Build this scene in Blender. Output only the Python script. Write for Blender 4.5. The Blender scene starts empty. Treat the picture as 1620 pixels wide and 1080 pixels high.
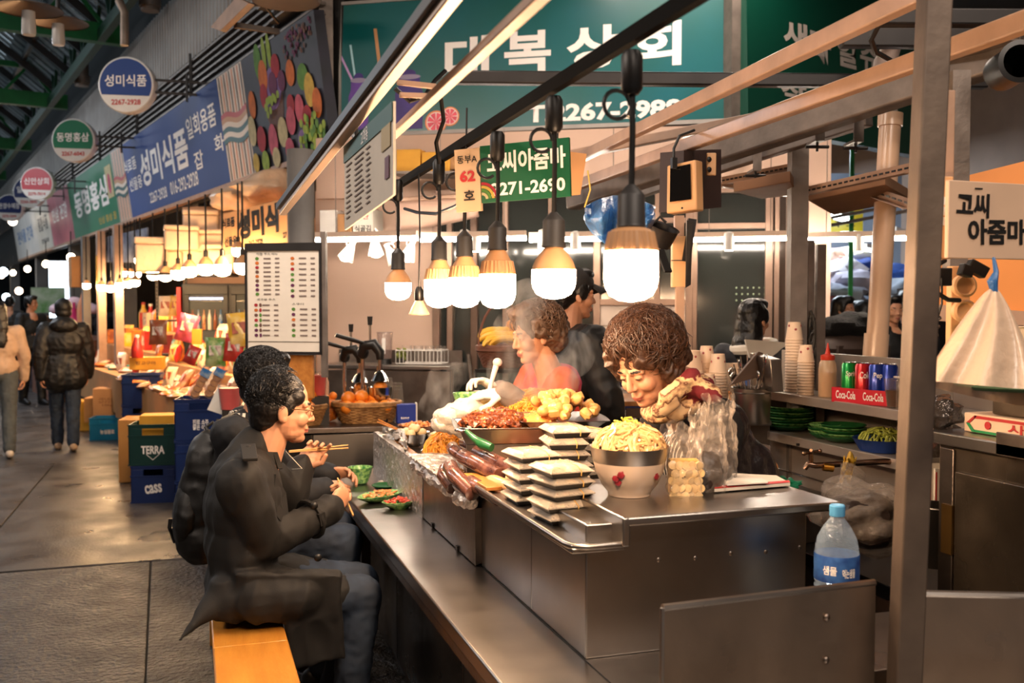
import bpy,math,random
import numpy as np
from mathutils import Vector,Matrix,Euler,noise,Quaternion
random.seed(7)
SC=bpy.context.scene
COL=SC.collection
R=math.radians

# ------------------------------------------------------------ camera
F=1565.0;H=1.6;YAW=R(18.0);PIT=math.atan(60/F)
cam=bpy.data.cameras.new('camera');camo=bpy.data.objects.new('camera',cam);COL.objects.link(camo)
cam.sensor_width=36.0;cam.lens=F/1620*36.0;cam.clip_start=.05;cam.clip_end=200
camo.location=(0,0,H);camo.rotation_euler=(R(90)-PIT,0,-YAW)
cam.dof.use_dof=True;cam.dof.focus_distance=3.3;cam.dof.aperture_fstop=4.0
SC.camera=camo
# ------------------------------------------------------------ world, view
w=bpy.data.worlds.new('world');SC.world=w;w.use_nodes=True
bg=w.node_tree.nodes['Background']
bg.inputs[0].default_value=(.50,.62,.72,1);bg.inputs[1].default_value=.9
SC.view_settings.view_transform='Standard';SC.view_settings.look='None'
SC.view_settings.gamma=1.0;SC.view_settings.use_curve_mapping=False
SC.view_settings.exposure=-0.18
SC.cycles.use_denoising=True
SC.cycles.max_bounces=6;SC.cycles.diffuse_bounces=3;SC.cycles.glossy_bounces=3
SC.cycles.transparent_max_bounces=10;SC.cycles.transmission_bounces=6;SC.cycles.volume_bounces=0
SC.cycles.sample_clamp_indirect=4.0
SC.cycles.caustics_reflective=False;SC.cycles.caustics_refractive=False
BULB_E=230.0 # radiance of the warm LED bulbs over the counter
STALL_E=230.0 # bulbs of the shops along the alley
TUBE_E=110.0
WARM=(1.0,.63,.36);WHITE=(1.0,.80,.60);COOL=(.78,.90,1.0)
# area lights added as general fill, with no lamp bodies, out of view
def area(x,y,z,sx,sy,p,col,rot=(0,0,0)):
    l=bpy.data.lights.new('fill_light','AREA');l.shape='RECTANGLE';l.size=sx;l.size_y=sy;l.energy=p;l.color=col
    o=bpy.data.objects.new('fill_light',l);COL.objects.link(o);o.location=(x,y,z);o.rotation_euler=rot
FILL_TINT=(1.0,.82,.68)
area(1.2,-1.6,4.3,2.4,.5,150,FILL_TINT,(R(48),0,R(8)));area(-3.2,2.5,4.3,.5,3.0,125,FILL_TINT,(0,R(-48),0));area(2.6,1.0,4.5,1.6,.4,50,FILL_TINT,(R(20),0,0))
area(-3.6,9,4.8,.5,3.,80,FILL_TINT,(0,R(-25),0));area(-5.2,16,5.,.5,4.,200,(.9,.93,1.),(0,R(-20),0));area(-8.0,26,5.,.6,5.,300,(.85,.92,1.),(0,R(-20),0))
area(3.2,6.0,4.4,2.0,.4,85,FILL_TINT,(R(-10),0,0));area(.1,4.2,3.5,1.2,.4,60,FILL_TINT,(R(35),0,0));area(0,0,4.5,2.5,.5,70,FILL_TINT,(R(-40),0,0));area(6.2,11,3.6,2.2,2.2,480,(.80,.90,1.),(0,0,0))
TMP=bpy.data.scenes.new('workbench')
def evaluated(o):
    TMP.collection.objects.link(o)
    with bpy.context.temp_override(scene=TMP,view_layer=TMP.view_layers[0]):return bpy.data.meshes.new_from_object(o.evaluated_get(bpy.context.evaluated_depsgraph_get()))

# ------------------------------------------------------------ placing helpers (pixel of the photo + real depth -> world point)
cyw,syw,cpt,spt=math.cos(YAW),math.sin(YAW),math.cos(PIT),math.sin(PIT)
FW=Vector((syw*cpt,cyw*cpt,-spt));RT=Vector((cyw,-syw,0));UPV=Vector((syw*spt,cyw*spt,cpt))
EYE=Vector((0,0,H))
def V(*a):return Vector(a)
def pix(*l):return[U(*q)for q in l]
def c3(*a):return tuple(x/255 for x in a)
def ray(px,py):return FW+RT*((px-810)/F)+UPV*((540-py)/F)
def U(px,py,d):return EYE+ray(px,py)*d
def G(px,py,z):
    r=ray(px,py);return EYE+r*((z-H)/r.z)
def XP(px,py,x):
    r=ray(px,py);return EYE+r*(x/r.x)
def YP(px,py,y):
    r=ray(px,py);return EYE+r*(y/r.y)
def PP(px,py,a,b):
    """on the vertical plane through a and b (xy)"""
    r=ray(px,py);n=Vector((b[1]-a[1],a[0]-b[0],0));t=n.dot(Vector((a[0],a[1],0)))/n.dot(Vector((r.x,r.y,0)))
    return EYE+r*t

# ------------------------------------------------------------ materials
def lin(c):
    if isinstance(c,str):
        c=c.lstrip('#');c=[int(c[i:i+2],16)/255 for i in(0,2,4)]
    return tuple(x/12.92 if x<=.04045 else((x+.055)/1.055)**2.4 for x in c)
_M={}
def mat(name,col,rough=.6,metal=0.,var=.12,vs=6.,bump=0.,bs=80.,em=0.,ecol=None,trans=0.,alpha=1.,coat=0.,stretch=None,col2=None,sss=0.,spec=None,rvar=0.,blend=.5):
    if name in _M:return _M[name]
    m=bpy.data.materials.new(name);m.use_nodes=True;nt=m.node_tree;b=nt.nodes['Principled BSDF']
    c=lin(col)
    b.inputs['Roughness'].default_value=rough;b.inputs['Metallic'].default_value=metal
    b.inputs['Base Color'].default_value=(*c,1)
    if coat:b.inputs['Coat Weight'].default_value=coat;b.inputs['Coat Roughness'].default_value=.12
    if spec is not None:b.inputs['Specular IOR Level'].default_value=spec
    if trans:b.inputs['Transmission Weight'].default_value=trans
    if alpha<1:b.inputs['Alpha'].default_value=alpha
    if sss:b.inputs['Subsurface Weight'].default_value=sss;b.inputs['Subsurface Radius'].default_value=(.012,.006,.003);b.inputs['Subsurface Scale'].default_value=1.
    if em:b.inputs['Emission Strength'].default_value=em;b.inputs['Emission Color'].default_value=(*(ecol or c),1)
    if var or bump or rvar:
        tc=nt.nodes.new('ShaderNodeTexCoord');src=tc.outputs['Object']
        if stretch:
            mp=nt.nodes.new('ShaderNodeMapping');mp.inputs['Scale'].default_value=stretch;nt.links.new(src,mp.inputs['Vector']);src=mp.outputs['Vector']
        if var:
            n=nt.nodes.new('ShaderNodeTexNoise');n.inputs['Scale'].default_value=vs;n.inputs['Detail'].default_value=4
            nt.links.new(src,n.inputs['Vector'])
            r=nt.nodes.new('ShaderNodeValToRGB');e=r.color_ramp.elements
            d=lin(col2)if col2 else tuple(x*(1-var)for x in c)
            u=c if col2 else tuple(min(1,x*(1+var))for x in c)
            e[0].position=.5-blend*.4;e[1].position=.5+blend*.4;e[0].color=(*d,1);e[1].color=(*u,1)
            nt.links.new(n.outputs['Fac'],r.inputs['Fac']);nt.links.new(r.outputs['Color'],b.inputs['Base Color'])
        if rvar:
            n3=nt.nodes.new('ShaderNodeTexNoise');n3.inputs['Scale'].default_value=vs*1.7;n3.inputs['Detail'].default_value=3
            nt.links.new(src,n3.inputs['Vector']);mr=nt.nodes.new('ShaderNodeMapRange')
            mr.inputs['From Min'].default_value=.3;mr.inputs['From Max'].default_value=.7
            mr.inputs['To Min'].default_value=max(.02,rough-rvar);mr.inputs['To Max'].default_value=min(1,rough+rvar)
            nt.links.new(n3.outputs['Fac'],mr.inputs['Value']);nt.links.new(mr.outputs['Result'],b.inputs['Roughness'])
        if bump:
            n2=nt.nodes.new('ShaderNodeTexNoise');n2.inputs['Scale'].default_value=bs;n2.inputs['Detail'].default_value=5
            nt.links.new(src,n2.inputs['Vector'])
            bp=nt.nodes.new('ShaderNodeBump');bp.inputs['Strength'].default_value=min(1,bump);bp.inputs['Distance'].default_value=.6/bs*max(1,bump)
            nt.links.new(n2.outputs['Fac'],bp.inputs['Height']);nt.links.new(bp.outputs['Normal'],b.inputs['Normal'])
    _M[name]=m
    return m
ORD='first second third fourth fifth sixth seventh eighth ninth tenth eleventh twelfth thirteenth fourteenth fifteenth sixteenth seventeenth eighteenth nineteenth twentieth'.split()
def glass(name,col=(1,1,1),alpha=.25,rough=.05,bump=0.,bs=30.):
    """thin clear film or pane: see-through plus a gloss"""
    if name in _M:return _M[name]
    m=bpy.data.materials.new(name);m.use_nodes=True;nt=m.node_tree;nt.nodes.clear()
    o=nt.nodes.new('ShaderNodeOutputMaterial');t=nt.nodes.new('ShaderNodeBsdfTransparent');p=nt.nodes.new('ShaderNodeBsdfPrincipled');x=nt.nodes.new('ShaderNodeMixShader')
    c=lin(col);p.inputs['Base Color'].default_value=(*c,1);p.inputs['Roughness'].default_value=rough;p.inputs['Specular IOR Level'].default_value=1.
    lw=nt.nodes.new('ShaderNodeLayerWeight');lw.inputs['Blend'].default_value=.35
    mr=nt.nodes.new('ShaderNodeMapRange');mr.inputs['To Min'].default_value=alpha;mr.inputs['To Max'].default_value=min(1,alpha+.42)
    nt.links.new(lw.outputs['Facing'],mr.inputs['Value']);nt.links.new(mr.outputs['Result'],x.inputs[0])
    nt.links.new(t.outputs[0],x.inputs[1]);nt.links.new(p.outputs[0],x.inputs[2]);nt.links.new(x.outputs[0],o.inputs[0])
    if bump:
        tc=nt.nodes.new('ShaderNodeTexCoord');n2=nt.nodes.new('ShaderNodeTexNoise');n2.inputs['Scale'].default_value=bs;n2.inputs['Detail'].default_value=3
        nt.links.new(tc.outputs['Object'],n2.inputs['Vector']);bp=nt.nodes.new('ShaderNodeBump');bp.inputs['Strength'].default_value=bump;bp.inputs['Distance'].default_value=.02
        nt.links.new(n2.outputs['Fac'],bp.inputs['Height']);nt.links.new(bp.outputs['Normal'],p.inputs['Normal']);nt.links.new(bp.outputs['Normal'],lw.inputs['Normal'])
    _M[name]=m
    return m
def lamp(name,col,e):
    if name in _M:return _M[name]
    m=bpy.data.materials.new(name);m.use_nodes=True;nt=m.node_tree;nt.nodes.clear()
    o=nt.nodes.new('ShaderNodeOutputMaterial');q=nt.nodes.new('ShaderNodeEmission');q.inputs[0].default_value=(*col,1);q.inputs[1].default_value=e
    nt.links.new(q.outputs[0],o.inputs[0]);_M[name]=m
    return m

STEEL=mat('brushed steel',(.62,.60,.58),.30,1.,.10,5.,.015,120.,rvar=.02)
STEEL2=mat('worn dark steel',(.50,.46,.43),.36,1.,.22,7.,.08,60.,rvar=.04)
STEELB=mat('polished steel',(.78,.76,.74),.16,1.,.05,9.)
GALV=mat('galvanised beam',(.50,.46,.43),.5,.6,.22,9.,.1,40.)
BEAMP=mat('cream painted beam',(.70,.57,.48),.5,0.,.16,7.,.1,40.,coat=.2)
DARKM=mat('dark painted metal',(.17,.16,.16),.45,.4,.2,8.)
BLACK=mat('black plastic',(.045,.042,.042),.42,0.,.15,10.)
SOCKET=mat('charcoal lamp socket',(.17,.165,.165),.48,0.,.12,30.)
CHROME=mat('chrome',(.86,.85,.84),.1,1.,0)
WOOD=mat('orange varnished wood',(.80,.52,.22),.38,0.,0,3.,.12,14.,coat=.3,stretch=(9,1.2,9),col2=(.66,.38,.13))
WOODG=mat('varnished pine',(.82,.56,.27),.40,0.,.2,4.,.1,20.,coat=.25,stretch=(8,1.,8),col2=(.62,.36,.14),blend=.9)
CARD=mat('brown cardboard',(.70,.51,.33),.8,0.,.12,5.,.05,60.)
CARDY=mat('yellow carton',(.86,.62,.18),.6,0.,.1,5.)
WPLAS=mat('white plastic',(.88,.86,.83),.35,0.,.05,10.)
PAPER=mat('white paper',(.88,.85,.80),.7,0.,.05,10.)
FOIL=mat('crumpled foil',(.90,.87,.84),.32,.72,.12,40.,1.0,30.)
SKIN=mat('skin',(.80,.58,.45),.48,0.,.08,18.,.05,120.,sss=.08)
LIPS=mat('lips',(.66,.36,.31),.4,0.,.05,40.)
BROW=mat('brow and lashes',(.13,.09,.08),.6,0.,.1,60.)
HAIRB=mat('black hair',(.045,.038,.036),.38,0.,.3,30.,.35,120.,stretch=(1,1,.3))
HAIRBR=mat('brown hair',(.27,.175,.12),.42,0.,.3,25.,.3,90.)
CLEAR=glass('clear film',(.78,.73,.68),.13,.12,.9,26.)
CLEARP=glass('clear plastic',(.6,.56,.52),.14,.05)
PANE=glass('window pane',(.45,.5,.48),.16,.03)

# ------------------------------------------------------------ mesh builder
class MB:
    def __init__(s):s.v=[];s.f=[];s.m=[]
    def add(s,vs,fs,mi=0):
        n=len(s.v);s.v.extend([tuple(p)for p in vs]);s.f.extend([tuple(i+n for i in f)for f in fs]);s.m.extend([mi]*len(fs));return s
    def box(s,x0,x1,y0,y1,z0,z1,mi=0):
        return s.add([(x0,y0,z0),(x1,y0,z0),(x1,y1,z0),(x0,y1,z0),(x0,y0,z1),(x1,y0,z1),(x1,y1,z1),(x0,y1,z1)],
                     [(3,2,1,0),(4,5,6,7),(0,1,5,4),(1,2,6,5),(2,3,7,6),(3,0,4,7)],mi)
    def obox(s,c,size,rot=None,mi=0):
        rot=rot if isinstance(rot,Matrix)else(Euler(rot).to_matrix()if rot else Matrix.Identity(3));c=Vector(c)
        a,b,d=size[0]/2,size[1]/2,size[2]/2
        P=[(-a,-b,-d),(a,-b,-d),(a,b,-d),(-a,b,-d),(-a,-b,d),(a,-b,d),(a,b,d),(-a,b,d)]
        return s.add([c+rot@Vector(p)for p in P],[(3,2,1,0),(4,5,6,7),(0,1,5,4),(1,2,6,5),(2,3,7,6),(3,0,4,7)],mi)
    def beam(s,p0,p1,w,h,mi=0,up=(0,0,1)):
        p0,p1=Vector(p0),Vector(p1);d=(p1-p0);L=d.length;d.normalize()
        x=d.cross(Vector(up));x=x.normalized()if x.length>1e-4 else Vector((1,0,0));z=x.cross(d)
        m=Matrix((x,d,z)).transposed()
        return s.obox((p0+p1)/2,(w,L,h),m,mi)
    def tube(s,path,r,n=8,mi=0,cap=True,closed=False):
        P=[Vector(p)for p in path];k=len(P);rr=r if isinstance(r,(list,tuple))else[r]*k
        vs=[];up=None
        for i,p in enumerate(P):
            a=P[(i+1)%k]if(i<k-1 or closed)else p;b=P[i-1]if(i>0 or closed)else p
            t=(a-b).normalized()if(a-b).length>1e-9 else Vector((0,0,1))
            if up is None:
                up=Vector((0,0,1))if abs(t.z)<.9 else Vector((1,0,0))
            u=up-t*up.dot(t);u=u.normalized()if u.length>1e-6 else t.orthogonal().normalized();up=u;q=t.cross(u)
            for j in range(n):
                an=2*math.pi*j/n;vs.append(p+(u*math.cos(an)+q*math.sin(an))*rr[i])
        fs=[]
        for i in range(k if closed else k-1):
            for j in range(n):
                a,b=i*n+j,i*n+(j+1)%n;c,d=((i+1)%k)*n+(j+1)%n,((i+1)%k)*n+j
                fs.append((a,b,c,d))
        if cap and not closed:fs.append(tuple(range(n-1,-1,-1)));fs.append(tuple((k-1)*n+j for j in range(n)))
        return s.add(vs,fs,mi)
    def lathe(s,prof,n=24,c=(0,0,0),mi=0,M=None,cap=True,wob=None):
        c=Vector(c);vs=[];k=len(prof)
        for i,(r,z)in enumerate(prof):
            for j in range(n):
                a=2*math.pi*j/n;q=r*(wob(a,i/(k-1))if wob else 1);p=Vector((q*math.cos(a),q*math.sin(a),z))
                vs.append(c+(M@p if M else p))
        fs=[(i*n+j,i*n+(j+1)%n,(i+1)*n+(j+1)%n,(i+1)*n+j)for i in range(k-1)for j in range(n)]
        if cap:fs.append(tuple(range(n-1,-1,-1)));fs.append(tuple((k-1)*n+j for j in range(n)))
        return s.add(vs,fs,mi)
    def ell(s,c,r,rot=None,n=12,k=8,mi=0,nz=0.,seed=0):
        c=Vector(c);rot=rot if isinstance(rot,Matrix)else(Euler(rot).to_matrix()if rot else Matrix.Identity(3))
        if not isinstance(r,(tuple,list)):r=(r,r,r)
        vs=[]
        def P(x,y,z):
            q=1+(noise.noise(Vector((x,y,z))*1.8+Vector((seed*3.7,seed,0)))*nz if nz else 0)
            return c+rot@Vector((x*r[0]*q,y*r[1]*q,z*r[2]*q))
        vs.append(P(0,0,-1))
        for i in range(1,k):
            t=-math.pi/2+math.pi*i/k
            for j in range(n):
                a=2*math.pi*j/n;vs.append(P(math.cos(t)*math.cos(a),math.cos(t)*math.sin(a),math.sin(t)))
        vs.append(P(0,0,1));L=len(vs)-1
        fs=[(0,1+(j+1)%n,1+j)for j in range(n)]
        for i in range(k-2):
            for j in range(n):
                a=1+i*n;fs.append((a+j,a+(j+1)%n,a+n+(j+1)%n,a+n+j))
        a=1+(k-2)*n;fs+=[(a+j,a+(j+1)%n,L)for j in range(n)]
        return s.add(vs,fs,mi)
    def cap(s,p0,p1,r0,r1,n=14,mi=0):
        """tapered capsule"""
        p0,p1=Vector(p0),Vector(p1);d=p1-p0;L=d.length
        if L<1e-6:return s.ell(p0,max(r0,r1),mi=mi)
        prof=[]
        for i in range(5):t=-math.pi/2+math.pi/2*i/4;prof.append((max(1e-4,r0*math.cos(t)),r0*math.sin(t)))
        for i in range(5):t=math.pi/2*i/4;prof.append((max(1e-4,r1*math.cos(t)),L+r1*math.sin(t)))
        M=d.to_track_quat('Z','Y').to_matrix()
        return s.lathe(prof,n,p0,mi,M)
    def prism(s,poly,y0,y1,mi=0):
        """poly in local xz, extruded along y"""
        n=len(poly)
        return s.add([(x,y0,z)for x,z in poly]+[(x,y1,z)for x,z in poly],
                     [tuple(range(n)),tuple(range(2*n-1,n-1,-1))]+[(i,i+n,(i+1)%n+n,(i+1)%n)for i in range(n)],mi)
    def slab(s,quad,th,mi=0):
        """4 world points extruded along their normal by th"""
        q=[Vector(p)for p in quad];n=(q[1]-q[0]).cross(q[3]-q[0]).normalized()*th
        return s.add(q+[p+n for p in q],[(3,2,1,0),(4,5,6,7),(0,1,5,4),(1,2,6,5),(2,3,7,6),(3,0,4,7)],mi)
    def grid(s,fn,nu,nv,mi=0):
        vs=[fn(i/nu,j/nv)for i in range(nu+1)for j in range(nv+1)];k=nv+1
        return s.add(vs,[(i*k+j,(i+1)*k+j,(i+1)*k+j+1,i*k+j+1)for i in range(nu)for j in range(nv)],mi)
    def build(s,name,mats,parent=None,world=False,bev=0.,ang=38,flat=False,loc=None):
        me=bpy.data.meshes.new(name);vs=s.v
        if world and parent is not None:
            mi=(Matrix.Translation(parent.location)@parent.rotation_euler.to_matrix().to_4x4()).inverted();vs=[tuple(mi@Vector(p))for p in vs]
        elif loc is not None:
            L=Vector(loc);vs=[tuple(Vector(p)-L)for p in vs]
        me.from_pydata(vs,[],s.f);me.update()
        if not isinstance(mats,(list,tuple)):mats=[mats]
        for m in mats:me.materials.append(m)
        if len(mats)>1:me.polygons.foreach_set('material_index',s.m)
        if not flat:me.shade_smooth();me.set_sharp_from_angle(angle=R(ang))
        o=bpy.data.objects.new(name,me);COL.objects.link(o)
        if parent is not None:o.parent=parent
        if loc is not None:o.location=loc
        if bev:
            b=o.modifiers.new('bevel','BEVEL');b.width=bev;b.segments=2;b.limit_method='ANGLE';b.angle_limit=R(40)
        return o
def tag(o,label=None,cat=None,group=None,kind=None):
    for k,v in(('label',label),('category',cat),('group',group),('kind',kind)):
        if v:o[k]=v
    return o
def thing(name,label,cat,loc=(0,0,0),rz=0.,group=None,rot=None):
    o=bpy.data.objects.new(name,None);COL.objects.link(o);o.location=loc;o.rotation_euler=rot or(0,0,rz);o.empty_display_size=.05
    return tag(o,label,cat,group)
def struct(name,mb,mats,**k):return tag(mb.build(name,mats,**k),kind='structure')
def dup(root,loc=None,rz=None,label=None,group=None,rot=None,scale=None):
    def cp(o,par):
        c=o.copy();COL.objects.link(c)
        if par is not None:c.parent=par
        for ch in o.children:cp(ch,c)
        return c
    c=cp(root,None)
    if loc is not None:c.location=loc
    if rz is not None:c.rotation_euler=(0,0,rz)
    if rot is not None:c.rotation_euler=rot
    if scale is not None:c.scale=(scale,)*3 if not isinstance(scale,(tuple,list))else scale
    return tag(c,label,None,group)
def text(s,cx,cz,w_,h_,m,parent,y=-.002,bold=.02,th=.0008,name='lettering',rot=0.,spacing=1.,keep=False,align='CENTER'):
    """lettering standing in the parent's local xz plane, facing -y, fitted in w_ x h_"""
    c=bpy.data.curves.new('t','FONT');c.body=s;c.size=1;c.offset=bold;c.space_character=spacing;c.space_line=.95;c.resolution_u=3;c.align_x=align
    o=bpy.data.objects.new('t',c)
    me=evaluated(o);bpy.data.objects.remove(o);bpy.data.curves.remove(c)
    n=len(me.vertices)
    if n==0:return None
    a=np.empty(n*3);me.vertices.foreach_get('co',a);a=a.reshape(-1,3);lo,hi=a.min(0),a.max(0);sz=np.maximum(hi-lo,1e-5);ce=(lo+hi)/2
    sx,sy=w_/sz[0],h_/sz[1]
    if keep:sx=sy=min(sx,sy)
    X=(a[:,0]-ce[0])*sx;Z=(a[:,1]-ce[1])*sy
    cr,sr=math.cos(rot),math.sin(rot)
    b=np.stack([cx+X*cr-Z*sr,np.full(n,y),cz+X*sr+Z*cr],1);me.vertices.foreach_set('co',b.ravel());me.update()
    me.materials.append(m);o=bpy.data.objects.new(name,me);COL.objects.link(o);o.parent=parent
    return o
def blobs(shapes,voxel,smooth=2,nz=0.,ns=12.,nstretch=(1,1,1)):
    """union of closed shapes ('c',p0,p1,r0,r1) / ('e',c,r,rot) as one continuous skin -> (verts, faces)"""
    mb=MB()
    for q in shapes:
        if q[0]=='c':mb.cap(*q[1:5])
        elif q[0]=='b':mb.obox(*q[1:])
        else:mb.ell(q[1],q[2],q[3]if len(q)>3 else None,16,10)
    me=bpy.data.meshes.new('b');me.from_pydata(mb.v,[],mb.f);o=bpy.data.objects.new('b',me)
    r=o.modifiers.new('r','REMESH');r.mode='VOXEL';r.voxel_size=voxel
    if smooth:q=o.modifiers.new('s','SMOOTH');q.iterations=smooth;q.factor=.5
    m2=evaluated(o);bpy.data.objects.remove(o);bpy.data.meshes.remove(me)
    n=len(m2.vertices);a=np.empty(n*3,np.float32);m2.vertices.foreach_get('co',a);a=a.reshape(-1,3)
    if nz:
        nn=np.empty(n*3,np.float32);m2.vertices.foreach_get('normal',nn);nn=nn.reshape(-1,3)
        Q=[Vector((p[0]*nstretch[0],p[1]*nstretch[1],p[2]*nstretch[2]))*ns for p in a];d=np.array([noise.noise(q)+(.45-1.6*abs(noise.noise(q*1.9+Vector((7,3,1)))))*.8 for q in Q])*nz;a=a+nn*d[:,None]
    k=len(m2.polygons);ls=np.empty(k,np.int32);m2.polygons.foreach_get('loop_total',ls);li=np.empty(len(m2.loops),np.int32);m2.loops.foreach_get('vertex_index',li)
    fs=[];i=0
    for t in ls:fs.append(tuple(int(z)for z in li[i:i+t]));i+=t
    bpy.data.meshes.remove(m2)
    return[tuple(map(float,p))for p in a],fs
GREENB=mat('speckled green melamine',(.22,.50,.28),.28,0,.35,55.,0,0,coat=.3,col2=(.62,.82,.50),blend=.25)
GREEND=mat('dark green melamine',(.13,.38,.20),.3,0,.2,40.,coat=.3)
def green_bowl(root,r,h):
    mb=MB();mb.lathe([(r*.55,-h),(r*.62,-h*.97),(r*.9,-h*.35),(r,0),(r*1.02,.002),(r*.96,.001),(r*.86,-h*.35),(r*.55,-h*.9),(.001,-h*.92)],32);mb.build('bowl_wall',GREENB,root)
    mb=MB();mb.lathe([(r*.5,-h-.004),(r*.52,-h-.004),(r*.56,-h+.003),(r*.4,-h+.003)],24);mb.build('foot_ring',GREEND,root)
# ------------------------------------------------------------ the setting
FLOOR=mat('dark worn concrete',(.30,.275,.26),.40,0,.3,1.6,.30,55.,col2=(.19,.175,.17),rvar=.16,spec=.6)
FLOORR=mat('rough pebbled asphalt',(.24,.22,.20),.46,0,.3,3.,1.6,34.,col2=(.14,.13,.12),rvar=.12)
fl=MB();fl.box(-9,9,-3,60,-.12,-.012);flo=struct('floor',fl,mat('floor bed',(.08,.075,.07),.9,0,0))
def slabq(q,m,name='floor_slab'):
    mb=MB();mb.add([(x,y,-.012)for x,y in q]+[(x,y,0)for x,y in q],[(4,5,6,7),(0,1,5,4),(1,2,6,5),(2,3,7,6),(3,0,4,7)])
    return mb.build(name,m,flo,bev=.004)
def gxy(px,py):p=G(px,py,0);return(p.x,p.y)
# rough slab, near; smooth slabs beyond it, each with open joints
a,b=gxy(237,888),gxy(283,1079);c0=gxy(-40,905)
slabq([(-3.4,1.0),(b[0]-.05,1.0),(a[0],a[1]),(-3.4,c0[1]-.1)],FLOORR)
slabq([(b[0]-.04,.6),(1.6,.6),(1.6,a[1]),(a[0]+.012,a[1])],FLOORR)
slabq([(1.6,-2),(8.9,-2),(8.9,9),(1.6,9)],FLOOR);slabq([(-8.9,-2),(-3.41,-2),(-3.41,10),(-8.9,10)],FLOOR)
slabq([(-3.4,-2),(1.59,-2),(1.59,.59),(-3.4,.59)],FLOORR)
slabq([(-3.4,c0[1]-.085),(-1.32,a[1]+.04),(-1.32,10.7),(-3.4,10.7)],FLOOR)
slabq([(-1.305,a[1]+.04),(1.59,a[1]+.012),(1.59,10.7),(-1.305,10.7)],FLOOR)
slabq([(-8.9,10.71),(8.9,10.71),(8.9,22),(-8.9,22)],FLOOR);slabq([(-8.9,22.01),(8.9,22.01),(8.9,59),(-8.9,59)],FLOOR)

# --- row of shops along the alley: own axes s (along), o (out towards the alley)
P0=V(1.054,8.124,0);RD=V(-math.sin(R(13.8)),math.cos(R(13.8)),0);ND=V(-math.cos(R(13.8)),-math.sin(R(13.8)),0)
def L(s,o,z):return P0+RD*s+ND*o+V(0,0,z)
def sof(px,py=300):
    p=PP(px,py,(P0.x,P0.y),(P0.x+RD.x,P0.y+RD.y));return(p-P0).dot(RD)
CORR=mat('light corrugated sheet',(.62,.60,.58),.5,.3,.12,2.5,rvar=.1);LOUV=mat('grey louvre slat',(.52,.48,.45),.42,.7,.15,6.)
CONC=mat('painted concrete column',(.42,.41,.40),.75,0,.2,3.,.1,30.)
wl=MB();wl.slab([L(0,-4.6,0),L(45,-4.6,0),L(45,-4.6,7),L(0,-4.6,7)],-.1);struct('wall_back',wl,mat('shop back wall',(.55,.42,.30),.8,0,.15,2.))
wl=MB() # corrugated band, true ribs
n=0;P=[]
for k in range(int(44/.14)):
    s=-.04+k*.14
    for ds,o in((0,0),(.03,.05),(.07,.05),(.10,0)):P.append((s+ds,o))
vs=[]
for s,o in P:vs+=[tuple(L(s,-.02+o,4.42)),tuple(L(s,-.02+o,5.35))]
wl.add(vs,[(2*i,2*i+2,2*i+3,2*i+1)for i in range(len(P)-1)]);struct('wall_upper',wl,CORR,flat=True)
wl=MB();wl.slab([L(-.05,-.10,2.8),L(45,-.10,2.8),L(45,-.10,8.2),L(-.05,-.10,8.2)],.05);lb=struct('wall_sign_backing',wl,mat('dark backing',(.10,.095,.09),.8,0,0))
for k in range(7):
    mb=MB();mb.beam(L(-.05,.03,3.92+k*.075),L(40,.03,3.92+k*.075),.05,.022);mb.build('louver_slat',LOUV,lb)
for k in range(12):
    mb=MB();mb.box(0,0,0,0,0,0)if 0 else None;mb.beam(L(1.0+k*3,.07,3.85),L(1.0+k*3,.07,4.45),.03,.03);mb.build('louver_post',DARKM,lb)
for i,s in enumerate((-.45,4.6,9.6,15,21,28)):
    mb=MB()
    if i==0:q=U(476,330,7.7);mb.lathe([(.105,0),(.105,2.79)],28,V(q.x,q.y,0))
    else:mb.obox(L(s,-.25,2.2),(.26,.26,4.4),(0,0,R(13.8)))
    tag(mb.build('column',CONC),'round grey concrete column where the two rows of shops meet' if i==0 else 'square grey shop column, number %s along the alley'%('second','third','fourth','fifth','sixth')[i-1],'column',kind='structure')
# drainpipe stub and lamp brackets up on the facade
for s,o in((5.2,.25),(10.2,.3)):
    mb=MB();mb.tube([L(s,o,5.2),L(s,o,7.5)],.11,16);mb.lathe([(.13,0),(.13,.12)],16,L(s,o,5.25));t=mb.build('drainpipe',GALV);tag(t,'grey drainpipe above the corrugated band, %s of two'%('near' if s<6 else 'far'),'pipe')

# --- glass roof over the alley, green trusses
GREENP=mat('green painted steel',(.02,.36,.16),.45,.2,.2,4.)
SKYG=glass('wired roof glass',(.75,.8,.82),.06,.3)
roof=MB();roof.slab([L(-12,-4.7,8.6),L(46,-4.7,8.6),L(46,.2,8.6),L(-12,.2,8.6)],.1)
rf=struct('ceiling',roof,mat('dark roof sheet',(.055,.055,.055),.9,0,0))
mb=MB();mb.add([tuple(q)for q in(V(-9,-4,4.9),V(9,-4,4.9),V(9,14,4.9),V(3.0,14,4.9),L(.9,2.2,4.9),L(.9,9,4.9))],[(0,1,2,3,4,5)]);mb.build('roof_sheet',mat('dark roof sheet',(0,0,0)),rf)
for q in((-9.0,-3.9,9.0,-3.8),(8.9,-3.9,9.0,16.0),(-9.0,-3.9,-8.9,12.)):
    mb=MB();mb.box(q[0],q[2],q[1],q[3],0,5.2);struct('wall_market_%s'%('south' if q[3]<0 else 'east' if q[0]>0 else 'west'),mb,mat('dim market wall',(.48,.42,.38),.8,0,.3,1.))
def RP(s,t,dz=0):return L(s,.35+t*5.2,5.6+t*4.0+dz) # roof slope rising away from the shops
pane=None
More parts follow.
